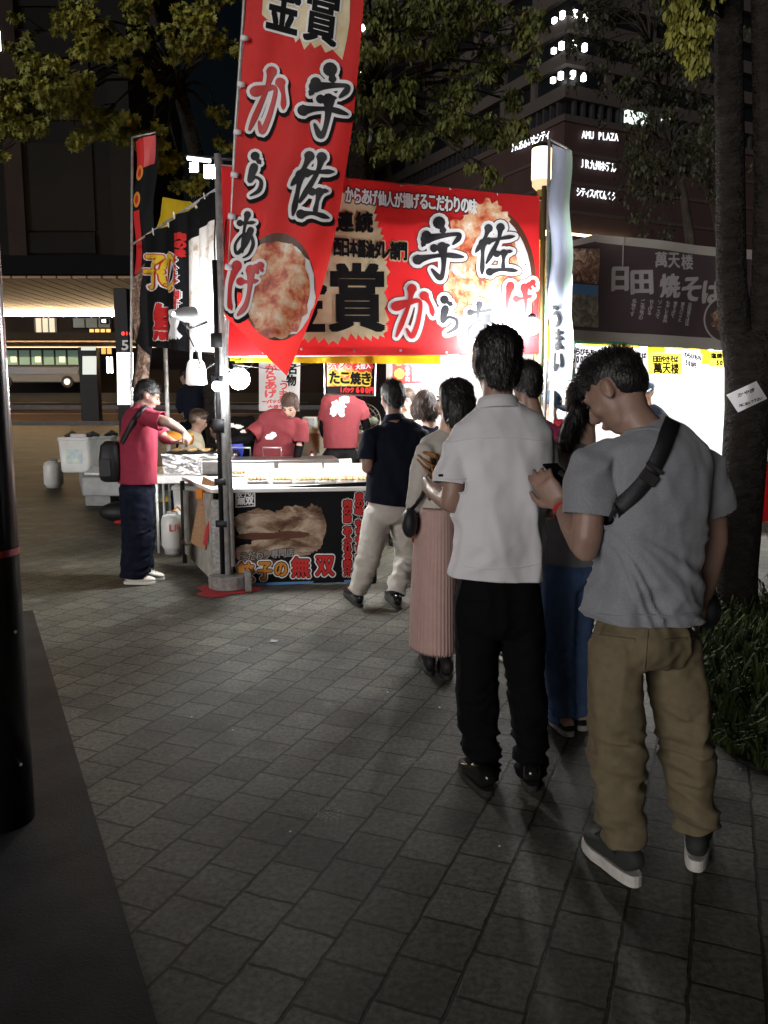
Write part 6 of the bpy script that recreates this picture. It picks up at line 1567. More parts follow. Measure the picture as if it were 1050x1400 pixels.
    if face:
        for sx in (-1, 1):
            mb = MB(); mb.ell(C + Rm @ (Vector((sx * 0.030, 0.0815, 0.012)) * hs), (0.013 * hs, 0.007 * hs, 0.006 * hs), Rm, 12, 8); mb.build('eye', 'eye', root, True)
            mb = MB(); mb.tube([C + Rm @ (Vector((sx * 0.014, 0.091, 0.031)) * hs), C + Rm @ (Vector((sx * 0.032, 0.089, 0.037)) * hs), C + Rm @ (Vector((sx * 0.050, 0.077, 0.033)) * hs)], [0.004 * hs, 0.0045 * hs, 0.002 * hs], n=8); mb.build('eyebrow', haircol, root, True)
        mb = MB(); mb.ell(C + Rm @ (Vector((0, 0.086, -0.0605)) * hs), (0.021 * hs, 0.008 * hs, 0.010 * hs), Rm, 12, 8); mb.build('lips', 'lip', root, True)
    if feet and shoes:
        for f, l in zip(feet, Lg):
            shoe(root, G(*f[0]), G(*f[1]), shoes)
            if shoes != 'sandal':
                a, b_ = G(*f[0]), G(*f[1]); mb = MB(); q = lerp(a, b_, .24) + Vector((0, 0, .07))
                mb.tube([q, lerp(q, l[-1], .5), l[-1] + Vector((0, 0, .03))], [(0.034, 0.044), (0.034, 0.038), (0.034, 0.036)], n=16, xaxis=up_ax); mb.build('sock', 'black_nylon', root, True)
    global last_legs
    last_legs = None if skirt else tr_
    return root, shirt, body

def back_strap(shirt, root, pix, width, m, parent, name='strap', lift=0.006, thick=0.004, reach=None):
    """a strap laid on the shirt: its path is found on the cloth itself and given width and thickness"""
    mw = root.matrix_world
    me = shirt.data
    bv = BVHTree.FromPolygons([mw @ v.co for v in me.vertices], [tuple(p.vertices) for p in me.polygons])
    pts, nrm = [], []
    for i in range(len(pix) - 1):
        for k in range(8):
            f = k / 8; u, v = pix[i][0] * (1 - f) + pix[i + 1][0] * f, pix[i][1] * (1 - f) + pix[i + 1][1] * f
            d = ray(u, v).normalized(); loc, n_, idx, dist = bv.ray_cast(EYE, d)
            if loc is None: continue
            pts.append(loc); nrm.append(n_)
    for _ in range(3):
        pts = [pts[0]] + [(pts[i - 1] + pts[i] * 2 + pts[i + 1]) / 4 for i in range(1, len(pts) - 1)] + [pts[-1]]
        nrm = [nrm[0]] + [((nrm[i - 1] + nrm[i] * 2 + nrm[i + 1]) / 4).normalized() for i in range(1, len(nrm) - 1)] + [nrm[-1]]
    mb = MB(); vs, fs = [], []
    for i, p_ in enumerate(pts):
        t_ = (pts[min(i + 1, len(pts) - 1)] - pts[max(i - 1, 0)]).normalized(); x = t_.cross(nrm[i]).normalized()
        o_ = p_ + nrm[i] * lift
        vs += [o_ - x * width / 2, o_ - x * width * .47 + nrm[i] * thick, o_ + x * width * .47 + nrm[i] * thick, o_ + x * width / 2]
    for i in range(len(pts) - 1):
        for k in range(3): fs.append((i * 4 + k, i * 4 + k + 1, i * 4 + k + 5, i * 4 + k + 4))
    mb.add(vs, fs); o = mb.build(name, m, parent, True)
    return pts, nrm

# ---- man in the grey T-shirt, nearest on the right
YG = 2.52
def wr_grey(co, f):        # cloth pulled towards the strap and bunching on the left hip
    x, z = co[:, 0], co[:, 2]
    fan = ridge(np.stack([np.arctan2(z - 1.17, x + 0.27) * 8.5, co[:, 1] * 3, np.zeros_like(x)], 1)) * np.exp(-((z - 0.96) / 0.16) ** 2)
    hem_ = ridge(np.stack([x * 5, co[:, 1] * 5, z * 26 + x * 9], 1)) * np.exp(-((z - 0.84) / 0.07) ** 2)
    return 0.013 * fan + 0.011 * hem_
grey, grey_shirt, grey_body = person('man in grey T-shirt and khaki trousers bent over his phone', 26,
    [((868, 1213), (800, 1156)), ((950, 1192), (957, 1140))], (843, 538, 2.66), (880, 590, 2.62),
    [(880, 846, 2.56, 78, .135), (883, 800, 2.57, 76, .13), (890, 740, 2.58, 78, .13), (893, 680, 2.60, 84, .135), (893, 640, 2.61, 87, .13), (892, 615, 2.62, 84, .115), (890, 597, 2.63, 62, .09), (887, 584, 2.64, 36, .07), (884, 576, 2.64, 24, .055)],
    [((812, 640, 2.54), (800, 750, 2.50), (768, 690, 2.76)), ((963, 638, 2.72), (977, 740, 2.76), (962, 815, 2.80))],
    [((843, 885, 2.50, 36), (843, 1025, 2.50, 34), (850, 1146, 2.51, 27)), ((918, 885, 2.60, 37), (938, 1020, 2.60, 33), (951, 1128, 2.60, 26))],
    {'top': 'tee_grey', 'legs': 'khaki'}, hair='crew', sleeve=0.66, shoes='sneaker', vox=0.008, hyaw=52, hpitch=40, hroll=6, hs=1.08, wrinkle=wr_grey, arm_k=1.08, collar=None,
    hands={0: {'d': Vector((-0.50, 0.25, 0.62)), 'n': Vector((0.35, 0.85, 0.15)), 'curl': 0.55, 's': 1.05, 'side': 1}, 1: {'d': Vector((-0.1, 0.05, -1)), 'n': Vector((-1, 0.2, 0)), 'curl': 0.5}}, sleeve_r=(0.072, 0.072, 0.074), folds=1.35)
def seam(garment, root, pix, width, m, name, lift=0.0015, thick=0.0025): return back_strap(garment, root, pix, width, m, root, name, lift, thick)
gl = last_legs
seam(gl, grey, [(806, 868), (840, 872), (872, 876)], 0.010, 'khaki', 'pocket_welt'); seam(gl, grey, [(908, 876), (932, 874), (955, 871)], 0.010, 'khaki', 'pocket_welt')
seam(gl, grey, [(885, 862), (883, 890), (880, 918)], 0.006, 'khaki', 'centre_seam')
seam(grey_shirt, grey, [(846, 594), (865, 588), (890, 586), (920, 590)], 0.016, 'tee_grey', 'neckband', 0.001, 0.003)
for px_ in ([(806, 838), (840, 843), (880, 840), (920, 843), (952, 838)],): seam(grey_shirt, grey, px_, 0.004, 'tee_grey', 'hem_stitch', 0.001, 0.0015)
bag = thing('sling_bag', 'black sling bag whose wide strap crosses the back of the man in grey', 'bag', (grey.location.x, grey.location.y, 0.9))
pts, nrm = back_strap(grey_shirt, grey, [(918, 577), (906, 610), (888, 650), (866, 676), (842, 697), (822, 712)], 0.050, 'black_nylon', bag)
i_ = len(pts) // 2 - 3; bx = (pts[i_ + 1] - pts[i_ - 1]).normalized(); 
Rb = Matrix((bx.cross(nrm[i_]).normalized(), bx, nrm[i_])).transposed()
mb = MB(); mb.box(pts[i_] + nrm[i_] * 0.014, (0.056, 0.034, 0.012), Rb); mb.build('buckle', 'rubber', bag, bevel=0.004)
mb = MB(); mb.box(pts[i_ - 3] + nrm[i_ - 3] * 0.013, (0.058, 0.012, 0.008), Rb); mb.build('strap_slider', 'rubber', bag, bevel=0.002)
f_ = Vector((-math.sin(R(26)), math.cos(R(26)), 0))
mb = MB(); q = Vector((grey.location.x, grey.location.y, 1.0)) + f_ * 0.20; mb.ell(q, (0.10, 0.05, 0.13), Matrix.Rotation(R(26), 3, 'Z')); mb.build('pouch', 'black_nylon', bag, True)
mb = MB(); mb.tube([pts[-1], pts[-1] + f_ * 0.12 + Vector((-0.01, 0, -0.02)), q + Vector((-0.08, 0, 0.05))], [(0.025, 0.004)] * 3, n=8); mb.tube([pts[0], pts[0] + f_ * 0.12 + Vector((0, 0, 0.02)), pts[0] + f_ * 0.20 + Vector((0, 0, -0.12)), q + Vector((0.06, 0, 0.1))], [(0.025, 0.004)] * 4, n=8); mb.build('front_strap', 'black_nylon', bag, True)
wp = P(752, 648, 2.76)
ph = thing('smartphone', 'dark smartphone with a dangling cord held up by the man in grey', 'phone', wp)
mb = MB(); mb.box(P(768, 652, 2.86), (0.072, 0.010, 0.145), Matrix.Rotation(R(35), 3, 'Z') @ Matrix.Rotation(R(-55), 3, 'X')); mb.build('case', 'black_gloss', ph, bevel=0.004)
mb = MB(); mb.tube([P(765, 645, 2.80), P(775, 652, 2.78), P(779, 664, 2.78), P(775, 676, 2.78)], [0.008, 0.009, 0.008, 0.005], n=8); mb.build('cord', 'black_nylon', ph, True)
mb = MB(); p_, r_ = [P(771, 696, 2.735), P(773, 703, 2.715)], 0.037
mb.tube(p_, r_, n=20, cap=False); tag(mb.build('wrist_band', 'red_plastic', smooth=True), 'dark red band round the raised wrist of the man in grey', 'wrist band')
q = P(970, 836, 2.84); t = thing('hand_bag', 'small black bag hanging at the right hip of the man in grey', 'bag', q)
mb = MB(); mb.ell(q + Vector((0.0, 0.02, 0)), (0.045, 0.06, 0.065)); mb.build('body', 'black_nylon', t, True)
mb = MB(); mb.tube([q + Vector((0, 0, 0.05)), q + Vector((-0.02, 0.0, 0.12)), q + Vector((0.03, 0, 0.05))], 0.006, n=6); mb.build('strap', 'black_nylon', t)
q = P(974, 806, 2.86); mb = MB(); mb.slab(q + Vector((-0.02, 0, 0.035)), q + Vector((0.012, 0.0, 0.05)), q + Vector((0.022, 0, -0.06)), q + Vector((-0.002, 0, -0.07)), 0.004); tag(mb.build('folded_paper', 'paper'), 'folded white paper in the right hand of the man in grey', 'paper')

# ---- man in the white polo shirt
def wr_white(co, f):       # long soft folds hanging from the shoulder blades, a pull at the waist
    x, z = co[:, 0], co[:, 2]
    lo = np.clip((0.78 - f) / 0.5, 0, 1)
    a = ridge(np.stack([x * 8.5 + 0.5 * np.sin(z * 5) + 2.3, co[:, 1] * 2, z * 0.8], 1)); b_ = ridge(np.stack([x * 5 + z * 7, co[:, 1] * 4, z * 6 - x * 5], 1)) * np.exp(-((f - 0.22) / 0.16) ** 2)
    return 0.012 * a * lo + 0.012 * b_
white_p, white_s, _b = person('tall man in white polo shirt and black trousers queueing with his back to the camera', 8,
    [((668, 1090), (632, 1050)), ((727, 1083), (722, 1046))], (679, 500, 3.25), (681, 556, 3.22),
    [(680, 786, 3.2, 66, .135), (683, 745, 3.2, 62, .13), (686, 700, 3.2, 62, .13), (687, 655, 3.21, 66, .135), (686, 620, 3.22, 71, .13), (685, 595, 3.22, 74, .115), (683, 575, 3.22, 62, .09), (682, 560, 3.22, 36, .07), (681, 550, 3.22, 24, .06)],
    [((628, 616, 3.2), (618, 688, 3.16), (590, 668, 3.40)), ((740, 614, 3.26), (748, 695, 3.28), (722, 690, 3.50))],
    [((652, 850, 3.2, 31), (654, 970, 3.2, 27), (663, 1062, 3.2, 19)), ((712, 850, 3.2, 31), (723, 965, 3.2, 24), (726, 1056, 3.21, 19))],
    {'top': 'shirt_white', 'legs': 'black_cloth'}, hair='full', sleeve=0.74, shoes='leather', vox=0.009, hyaw=10, hpitch=4, hs=1.08, collar='shirt_white', sleeve_r=(0.070, 0.071, 0.074), arm_k=1.08, folds=1.15, wrinkle=wr_white)

seam(white_s, white_p, [(612, 606), (640, 600), (680, 598), (720, 600), (752, 606)], 0.005, 'shirt_white', 'yoke_seam', 0.001, 0.002)
seam(white_s, white_p, [(622, 772), (650, 777), (680, 778), (712, 776), (740, 770)], 0.004, 'shirt_white', 'hem_stitch', 0.001, 0.0015)
seam(white_s, white_p, [(597, 655), (610, 656), (625, 656), (640, 654)], 0.005, 'shirt_white', 'sleeve_band', 0.001, 0.002)
seam(white_s, white_p, [(600, 650), (607, 650)], 0.010, 'clad_mid', 'sleeve_mark', 0.001, 0.001)
seam(last_legs, white_p, [(632, 822), (650, 822), (668, 822)], 0.010, 'black_cloth', 'pocket_welt'); seam(last_legs, white_p, [(695, 822), (715, 822), (732, 820)], 0.010, 'black_cloth', 'pocket_welt')
# ---- woman in the pleated pink skirt, face in profile
person('woman in cream top and long pleated pink skirt turning her face to the left', 20,
    [((588, 924), (580, 893)), ((612, 930), (608, 898))], (620, 549, 4.62), (612, 592, 4.6),
    [(598, 712, 4.58, 27, .11), (600, 680, 4.58, 26, .10), (602, 650, 4.6, 29, .11), (605, 622, 4.6, 34, .11), (607, 606, 4.6, 33, .09), (610, 596, 4.6, 18, .06), (612, 590, 4.6, 12, .05)],
    [((582, 616, 4.52), (572, 668, 4.50), (563, 712, 4.56)), ((634, 612, 4.7), (640, 670, 4.72), (630, 700, 4.8))],
    [((588, 720, 4.56, 18), (585, 800, 4.56, 14), (586, 895, 4.56, 10)), ((610, 720, 4.6, 18), (612, 800, 4.6, 14), (611, 898, 4.58, 10))],
    {'top': 'cream_knit', 'legs': 'pink_skirt'}, hair='long', sleeve=1.75, shoes='suede', skin='skin_pale', vox=0.010, hyaw=72, hpitch=4, hs=0.96, sleeve_r=(0.058, 0.058, 0.050), arm_k=0.82, folds=0.8,
    skirt=[(598, 690, 4.58, 26, .11), (596, 730, 4.58, 29, .14), (594, 790, 4.58, 30, .155), (593, 850, 4.58, 31, .165), (593, 888, 4.58, 32, .17)])
q = P(560, 712, 4.5)
t = thing('hand_bag', 'small black shoulder bag at the left hip of the woman in the pink skirt', 'bag', q)
mb = MB(); mb.ell(q + Vector((0, 0, -0.01)), (0.045, 0.07, 0.085)); mb.build('body', 'black_nylon', t, True)
mb = MB(); mb.tube([q + Vector((0.01, 0, 0.06)), P(576, 680, 4.46), P(588, 652, 4.46), P(596, 620, 4.46)], [(0.012, 0.004)] * 4, n=8); mb.build('strap', 'black_nylon', t, True)
mb = MB()
for k, (a_, b__, c_) in enumerate((((571, 622), (585, 634), (600, 640)), ((570, 628), (584, 644), (599, 655)), ((578, 618), (592, 622), (602, 628)), ((588, 626), (592, 646), (590, 664)))):
    mb.tube([P(*a_, 4.46), P(*b__, 4.43), P(*c_, 4.45)], [(0.004, 0.007), (0.006, 0.014), (0.004, 0.008)], n=8)
tag(mb.build('scarf', mat('rust_scarf', (0.30, 0.12, 0.035), 0.8, var=0.4, vs=40), smooth=True), 'orange brown scarf tied over the sleeve of the woman in the pink skirt', 'scarf')

# ---- man in navy polo and stone trousers
person('man in navy polo shirt and pale chinos standing at the counter', 18,
    [((493, 831), (473, 812)), ((545, 834), (530, 815))], (536, 544, 6.15), (539, 574, 6.12),
    [(532, 688, 6.1, 34, .15), (537, 655, 6.1, 36, .14), (541, 630, 6.12, 39, .145), (542, 608, 6.13, 43, .14), (542, 592, 6.14, 44, .12), (541, 582, 6.14, 30, .09), (540, 575, 6.14, 15, .07), (539, 570, 6.14, 12, .06)],
    [((506, 597, 6.02), (502, 640, 6.0), (524, 648, 6.25)), ((577, 597, 6.24), (580, 645, 6.28), (560, 660, 6.5))],
    [((516, 705, 6.08, 20), (506, 755, 6.0, 16), (488, 808, 6.05, 12)), ((550, 705, 6.12, 19), (556, 760, 6.2, 15), (541, 812, 6.05, 12))],
    {'top': 'navy', 'legs': 'beige'}, hair='short', sleeve=0.8, shoes='leather', vox=0.012, hyaw=28, hpitch=12, hs=1.04, collar='navy', arm_k=1.05, folds=1.1)

# ---- man in red with the shoulder bag, in profile on the left
red, red_shirt, _b = person('man in crimson T-shirt and dark jeans reaching over the grill, black bag on his back', -72,
    [((172, 799), (214, 799)), ((186, 793), (226, 794))], (202, 541, 6.95), (193, 559, 6.93),
    [(188, 660, 6.9, 27, .155), (188, 630, 6.9, 26, .155), (190, 600, 6.9, 27, .15), (191, 578, 6.9, 29, .14), (193, 566, 6.92, 29, .12), (194, 558, 6.93, 18, .085), (194, 553, 6.93, 11, .06)],
    [((206, 568, 7.10), (224, 600, 7.12), (236, 604, 7.0)), ((196, 570, 6.72), (229, 577, 6.68), (251, 590, 6.84))],
    [((190, 675, 7.0, 19), (192, 730, 7.0, 17), (190, 785, 7.0, 16)), ((186, 675, 6.82, 20), (188, 730, 6.8, 18), (185, 788, 6.82, 17))],
    {'top': 'red_polo', 'legs': 'denim'}, hair='short', sleeve=0.85, shoes='canvas', vox=0.011, hyaw=-78, hpitch=28, hs=1.02, arm_k=1.05, folds=1.0,
    hands={0: {'d': Vector((1, 0, 0)), 'n': Vector((0, 0, 1)), 'curl': 0.4}, 1: {'d': Vector((0.5, 0.1, -0.9)), 'n': Vector((-0.6, 0.3, -0.3)), 'curl': 1.0}})
q = P(153, 630, 6.84)
t = thing('shoulder_bag', 'black shoulder bag behind the back of the man in the crimson T-shirt', 'bag', q)
mb = MB(); mb.tube([q + Vector((0, 0, z)) for z in (-0.17, -0.15, 0, 0.13, 0.165)], [(0.06, 0.08), (0.085, 0.11), (0.09, 0.12), (0.075, 0.10), (0.04, 0.06)], n=20, e=3.4, xaxis=(1, 0, 0)); mb.build('body', 'black_nylon', t, True)
mb = MB(); mb.box(q + Vector((-0.02, -0.115, -0.05)), (0.10, 0.02, 0.15)); mb.build('pocket', 'black_nylon', t, bevel=0.008)
back_strap(red_shirt, red, [(201, 556), (192, 563), (183, 575), (174, 592), (166, 608)], 0.045, 'black_nylon', t, lift=0.008)

# ---- girl with ponytail and wide blue trousers
person('young woman with a dark ponytail, grey top and wide blue trousers', 12,
    [((778, 1008), (757, 984)), ((797, 1000), (782, 980))], (799, 556, 3.82), (797, 603, 3.78),
    [(776, 768, 3.75, 40, .13), (779, 720, 3.75, 36, .12), (783, 670, 3.76, 37, .12), (788, 635, 3.77, 41, .11), (792, 618, 3.78, 36, .09), (795, 606, 3.78, 18, .06), (796, 600, 3.78, 13, .05)],
    [((760, 632, 3.70), (757, 700, 3.68), (752, 735, 3.85)), ((824, 630, 3.86), (830, 700, 3.9), (800, 720, 4.0))],
    [((765, 790, 3.72, 25), (764, 880, 3.72, 23), (768, 985, 3.74, 17)), ((787, 790, 3.78, 25), (787, 880, 3.78, 23), (788, 978, 3.78, 17))],
    {'top': 'tee_grey', 'legs': 'blue_cloth'}, hair='ponytail', sleeve=0.7, shoes='sandal', skin='skin_pale', vox=0.010, hyaw=-15, hpitch=12, hs=0.98, arm_k=0.85, sleeve_r=(0.06, 0.064, 0.068), folds=0.8)
mb = MB(); mb.ell(P(787, 577, 3.68), (0.006, 0.006, 0.018)); tag(mb.build('earring', 'brass', smooth=True), 'long gold earring of the young woman with the ponytail', 'earring')

# ---- short haired person in raspberry shirt behind the man in white
person('short haired person in raspberry shirt half hidden behind the man in white', 6,
    [((692, 905), (676, 884)), ((742, 900), (735, 880))], (719, 524, 5.05), (731, 574, 5.02),
    [(728, 730, 5.0, 34, .13), (732, 690, 5.0, 34, .13), (736, 650, 5.0, 37, .13), (738, 615, 5.02, 41, .12), (737, 596, 5.02, 40, .10), (734, 584, 5.02, 22, .07), (732, 576, 5.02, 13, .055)],
    [((703, 602, 4.98), (698, 660, 5.0), (705, 690, 5.2)), ((772, 602, 5.08), (772, 660, 5.1), (755, 690, 5.25))],
    [((712, 750, 5.0, 20), (702, 820, 5.0, 17), (690, 890, 5.0, 14)), ((745, 750, 5.02, 20), (744, 820, 5.02, 17), (741, 886, 5.02, 14))],
    {'top': 'magenta', 'legs': 'denim'}, hair='full', sleeve=0.7, shoes='sandal', vox=0.012, hyaw=30, hpitch=5, hs=0.98, folds=0.8)

# ---- woman with the brown bob
person('woman with a straight brown bob in a dark top waiting at the counter', 0,
    [((575, 812), (573, 800)), ((592, 812), (592, 800))], (581, 556, 6.95), (588, 583, 6.93),
    [(584, 690, 6.9, 27, .13), (585, 660, 6.9, 26, .12), (587, 630, 6.9, 29, .12), (588, 604, 6.92, 33, .11), (588, 592, 6.93, 28, .085), (588, 586, 6.93, 14, .06), (588, 581, 6.93, 10, .05)],
    [((562, 600, 6.88), (560, 640, 6.9), (568, 665, 7.1)), ((614, 600, 6.98), (616, 640, 7.0), (606, 665, 7.15))],
    [((574, 700, 6.9, 14), (574, 755, 6.9, 12), (575, 800, 6.9, 10)), ((596, 700, 6.92, 14), (595, 755, 6.92, 12), (593, 800, 6.92, 10))],
    {'top': 'navy', 'legs': 'denim'}, hair='bob', haircol='hair_brown', sleeve=0.7, shoes='suede', skin='skin_pale', vox=0.013, hyaw=-12, hpitch=2, hs=1.0, arm_k=0.85, sleeve_r=(0.058, 0.06, 0.062), folds=0.7)

# ---- vendors inside the stall
def simple(label, yaw, head, Y, torso, arms, mats, hyaw, hpitch=10, **kw):
    lg = [((torso[0][0] - 10, torso[0][1] + 12, Y - 0.02, 16), (torso[0][0] - 10, torso[0][1] + 65, Y, 13), (torso[0][0] - 10, P_v(Y, 0.10), Y, 11)),
          ((torso[0][0] + 10, torso[0][1] + 12, Y + 0.02, 16), (torso[0][0] + 10, torso[0][1] + 65, Y, 13), (torso[0][0] + 10, P_v(Y, 0.10), Y, 11))]
    vf = P_v(Y, zg(Y))
    dx, dy = -math.sin(R(yaw)), math.cos(R(yaw))
    ft = [((lg[i][2][0] - dx * 8, vf + 3 * dy), (lg[i][2][0] + dx * 22, vf - 5 * dy + (0 if dy else 0))) for i in (0, 1)]
    if zg(Y) > 0: ft = None
    return person(label, yaw, ft, head, (lerp2(head, torso[-1])), torso, arms, lg, mats, shoes='suede' if ft else None, hyaw=hyaw, hpitch=hpitch, vox=0.014, folds=0.7, **kw)
def P_v(Y, z):
    up = Y * SP + (z - CAMH) * CP; d = Y * CP - (z - CAMH) * SP
    return 700 - FPX * up / d
def lerp2(a, b_): return (a[0] * .1 + b_[0] * .9, a[1] * .1 + b_[1] * .9, a[2] * .1 + b_[2] * .9)
Yv = 8.75
v1, v1s, _b = simple('vendor in maroon polo leaning forward over the griddle, head bowed under the lamp', 172, (397, 556, Yv - .12), Yv,
    [(370, 640, Yv + .05, 27, .14), (374, 618, Yv + .02, 28, .13), (380, 597, Yv, 30, .13), (385, 580, Yv - .03, 33, .12), (389, 571, Yv - .06, 24, .09), (392, 566, Yv - .08, 12, .06)],
    [((358, 582, Yv - .05), (338, 600, Yv - .15), (312, 603, Yv - .25)), ((412, 580, Yv - .05), (409, 612, Yv - .05), (405, 630, Yv - .3))],
    {'top': 'maroon', 'legs': 'black_cloth'}, 165, 35, hair='full', haircol='hair_brown', skin='skin_pale', sleeve=0.8, forearm_m='black_cloth', sleeve_r=(0.075, 0.085, 0.09), collar='maroon')
V2 = 9.0
vend2, v2s, _b = simple('vendor in maroon T-shirt with a white back print, turned away beneath the takoyaki sign', 12, (475, 515, V2), V2,
    [(466, 612, V2, 23, .13), (466, 590, V2, 24, .13), (466, 568, V2, 26, .13), (467, 550, V2, 28, .12), (469, 541, V2, 22, .09), (471, 534, V2, 12, .06)],
    [((446, 554, V2 - .06), (442, 585, V2), (446, 606, V2 + .2)), ((492, 554, V2 + .06), (502, 585, V2 + .05), (490, 600, V2 + .25))],
    {'top': 'maroon', 'legs': 'clad_mid'}, 20, 15, hair='short', sleeve=0.7, forearm_m='black_cloth', collar=None)
def back_print(shirt, root, cells, m, name='print'):
    mw = root.matrix_world; me = shirt.data
    bv = BVHTree.FromPolygons([mw @ v.co for v in me.vertices], [tuple(p.vertices) for p in me.polygons])
    mb = MB()
    for (u, v, ru, rv, seed) in cells:
        rr = random.Random(seed); k = 18; vs = []
        for i in range(k + 1):
            if i == 0: uu, vv = u, v
            else:
                a = 6.2832 * i / k; q = rr.uniform(.72, 1.1); uu, vv = u + ru * q * math.cos(a), v + rv * q * math.sin(a)
            loc, n_, idx, dist = bv.ray_cast(EYE, ray(uu, vv).normalized())
            if loc is None: break
            vs.append(loc + n_ * 0.012)
        if len(vs) == k + 1: mb.add(vs, [(0, 1 + i, 1 + (i + 1) % k) for i in range(k)])
    if mb.f: mb.build(name, m, root)
back_print(v2s, vend2, [(462, 556, 11, 9, 1), (470, 547, 7, 6, 2), (456, 564, 5, 6, 3), (467, 566, 5, 4, 5)], 'white_print')
back_print(v1s, v1, [(370, 597, 7, 5, 4), (374, 594, 5, 4, 6)], 'white_print')
V3 = 8.35
v3, v3s, _b = simple('vendor in bright red shirt and dark blue cap behind the pale blue flag', 150, (752, 556, V3), V3,
    [(762, 690, V3, 34, .14), (762, 650, V3, 34, .14), (761, 620, V3, 36, .14), (759, 595, V3, 38, .12), (757, 583, V3, 26, .09), (755, 575, V3, 13, .06)],
    [((728, 600, V3 + .02), (726, 640, V3 - .05), (745, 650, V3 - .3)), ((792, 600, V3), (795, 640, V3 - .05), (775, 650, V3 - .3))],
    {'top': mat('bright_red_jersey', (0.62, 0.03, 0.05), 0.85), 'legs': 'denim'}, 160, 25, hair='short', skin='skin_pale', sleeve=0.7)
def cap(root, C, Rm, s, m):
    def T(x, y, z): return C + Rm @ (Vector((x, y, z)) * s)
    mb = MB(); N_ = 22; vs, fs = [], []
    for i in range(7):
        th = i / 6 * math.pi / 2
        for k in range(N_):
            a = 6.2832 * k / N_; vs.append(T(0.094 * math.cos(th) * math.cos(a), -0.012 + 0.112 * math.cos(th) * math.sin(a), 0.052 + 0.10 * math.sin(th)))
    for i in range(6):
        for k in range(N_): fs.append((i * N_ + k, i * N_ + (k + 1) % N_, (i + 1) * N_ + (k + 1) % N_, (i + 1) * N_ + k))
    mb.add(vs, fs); o = mb.build('cap', m, root, True)
    mb = MB(); mb.tube([T(0, 0.07, 0.055), T(0, 0.12, 0.055), T(0, 0.165, 0.045), T(0, 0.18, 0.040)], [(0.082 * s, 0.006), (0.080 * s, 0.006), (0.06 * s, 0.006), (0.03 * s, 0.005)], n=18, xaxis=Rm @ Vector((1, 0, 0))); mb.build('peak', m, o, True)
    mb = MB(); mb.ell(T(0.0, 0.10, 0.10), (0.022 * s, 0.008 * s, 0.014 * s), Rm, 10, 6); mb.build('badge', 'white_print', o, True)
    return o
M['cap_blue'] = mat('slate_blue_twill', (0.05, 0.085, 0.13), 0.8)
cap(v3, P(752, 556, V3), Matrix.Rotation(R(-140), 3, 'Z') @ Matrix.Rotation(-R(25), 3, 'X'), 1.08, 'cap_blue')
V4 = 8.8
simple('vendor lit yellow by the lamps, seen over the shoulder of the man in navy', 150, (556, 549, V4), V4,
    [(556, 680, V4, 26, .13), (556, 640, V4, 26, .13), (556, 605, V4, 29, .13), (556, 588, V4, 29, .11), (556, 577, V4, 20, .08), (556, 570, V4, 11, .06)],
    [((533, 592, V4), (530, 630, V4 - .1), (545, 640, V4 - .3)), ((579, 592, V4), (582, 630, V4 - .1), (570, 640, V4 - .3))],
    {'top': 'sand_shirt', 'legs': 'denim'}, 165, 10, hair='full', haircol='hair_brown', skin='skin_pale', sleeve=0.7)
V5 = 10.6
v5, v5s, _b = simple('vendor in a dark cap inside the glaring noodle stall beside the tree trunk', 170, (884, 536, V5), V5,
    [(886, 640, V5, 24, .13), (886, 615, V5, 24, .13), (886, 590, V5, 27, .13), (886, 570, V5, 27, .11), (886, 560, V5, 18, .08), (885, 554, V5, 10, .06)],
    [((865, 574, V5), (862, 605, V5 - .1), (872, 615, V5 - .3)), ((907, 574, V5), (910, 605, V5 - .1), (900, 615, V5 - .3))],
    {'top': 'navy', 'legs': 'denim'}, 150, 15, hair='short', skin='skin_pale', sleeve=0.7)
cap(v5, P(884, 536, V5), Matrix.Rotation(R(150), 3, 'Z') @ Matrix.Rotation(-R(15), 3, 'X'), 1.06, 'cap_blue')
# ---- helpers at the left stall
V6 = 9.3
simple('helper with cropped brown hair and sand shirt bending behind the foil grill', -60, (271, 576, V6), V6,
    [(258, 660, V6, 24, .14), (259, 640, V6, 24, .14), (261, 620, V6, 26, .14), (263, 603, V6, 27, .12), (266, 595, V6, 20, .09), (268, 590, V6, 11, .06)],
    [((255, 608, V6 + .1), (262, 640, V6 + .1), (280, 640, V6 + .1)), ((268, 608, V6 - .15), (280, 635, V6 - .15), (295, 630, V6 - .1))],
    {'top': 'sand_shirt', 'legs': 'denim'}, -70, 20, hair='crew', haircol='hair_brown', sleeve=0.7)
V7 = 9.5
v7, v7s, _b = simple('helper in a black T-shirt with white print bending down behind the corner poles', 20, (296, 588, V7 + .1), V7,
    [(345, 640, V7, 22, .14), (341, 618, V7, 24, .15), (334, 600, V7, 27, .15), (325, 588, V7, 30, .14), (314, 582, V7 + .02, 22, .10), (306, 583, V7 + .05, 12, .07)],
    [((308, 592, V7 - .1), (304, 615, V7 - .1), (312, 630, V7)), ((345, 588, V7), (352, 612, V7), (345, 628, V7 + .1))],
    {'top': 'black_cloth', 'legs': 'denim'}, 40, 50, hair='short', sleeve=0.75)
back_print(v7s, v7, [(325, 584, 8, 3, 3), (335, 590, 7, 3, 4), (316, 582, 6, 3, 5), (342, 598, 4, 4, 6)], 'white_print')
mb = MB(); mb.ell(P(322, 614, 9.1), (0.09, 0.09, 0.13)); tag(mb.build('bucket', 'blue_plastic', smooth=True), 'round blue bucket behind the corner poles', 'bucket')
V8 = 12.5
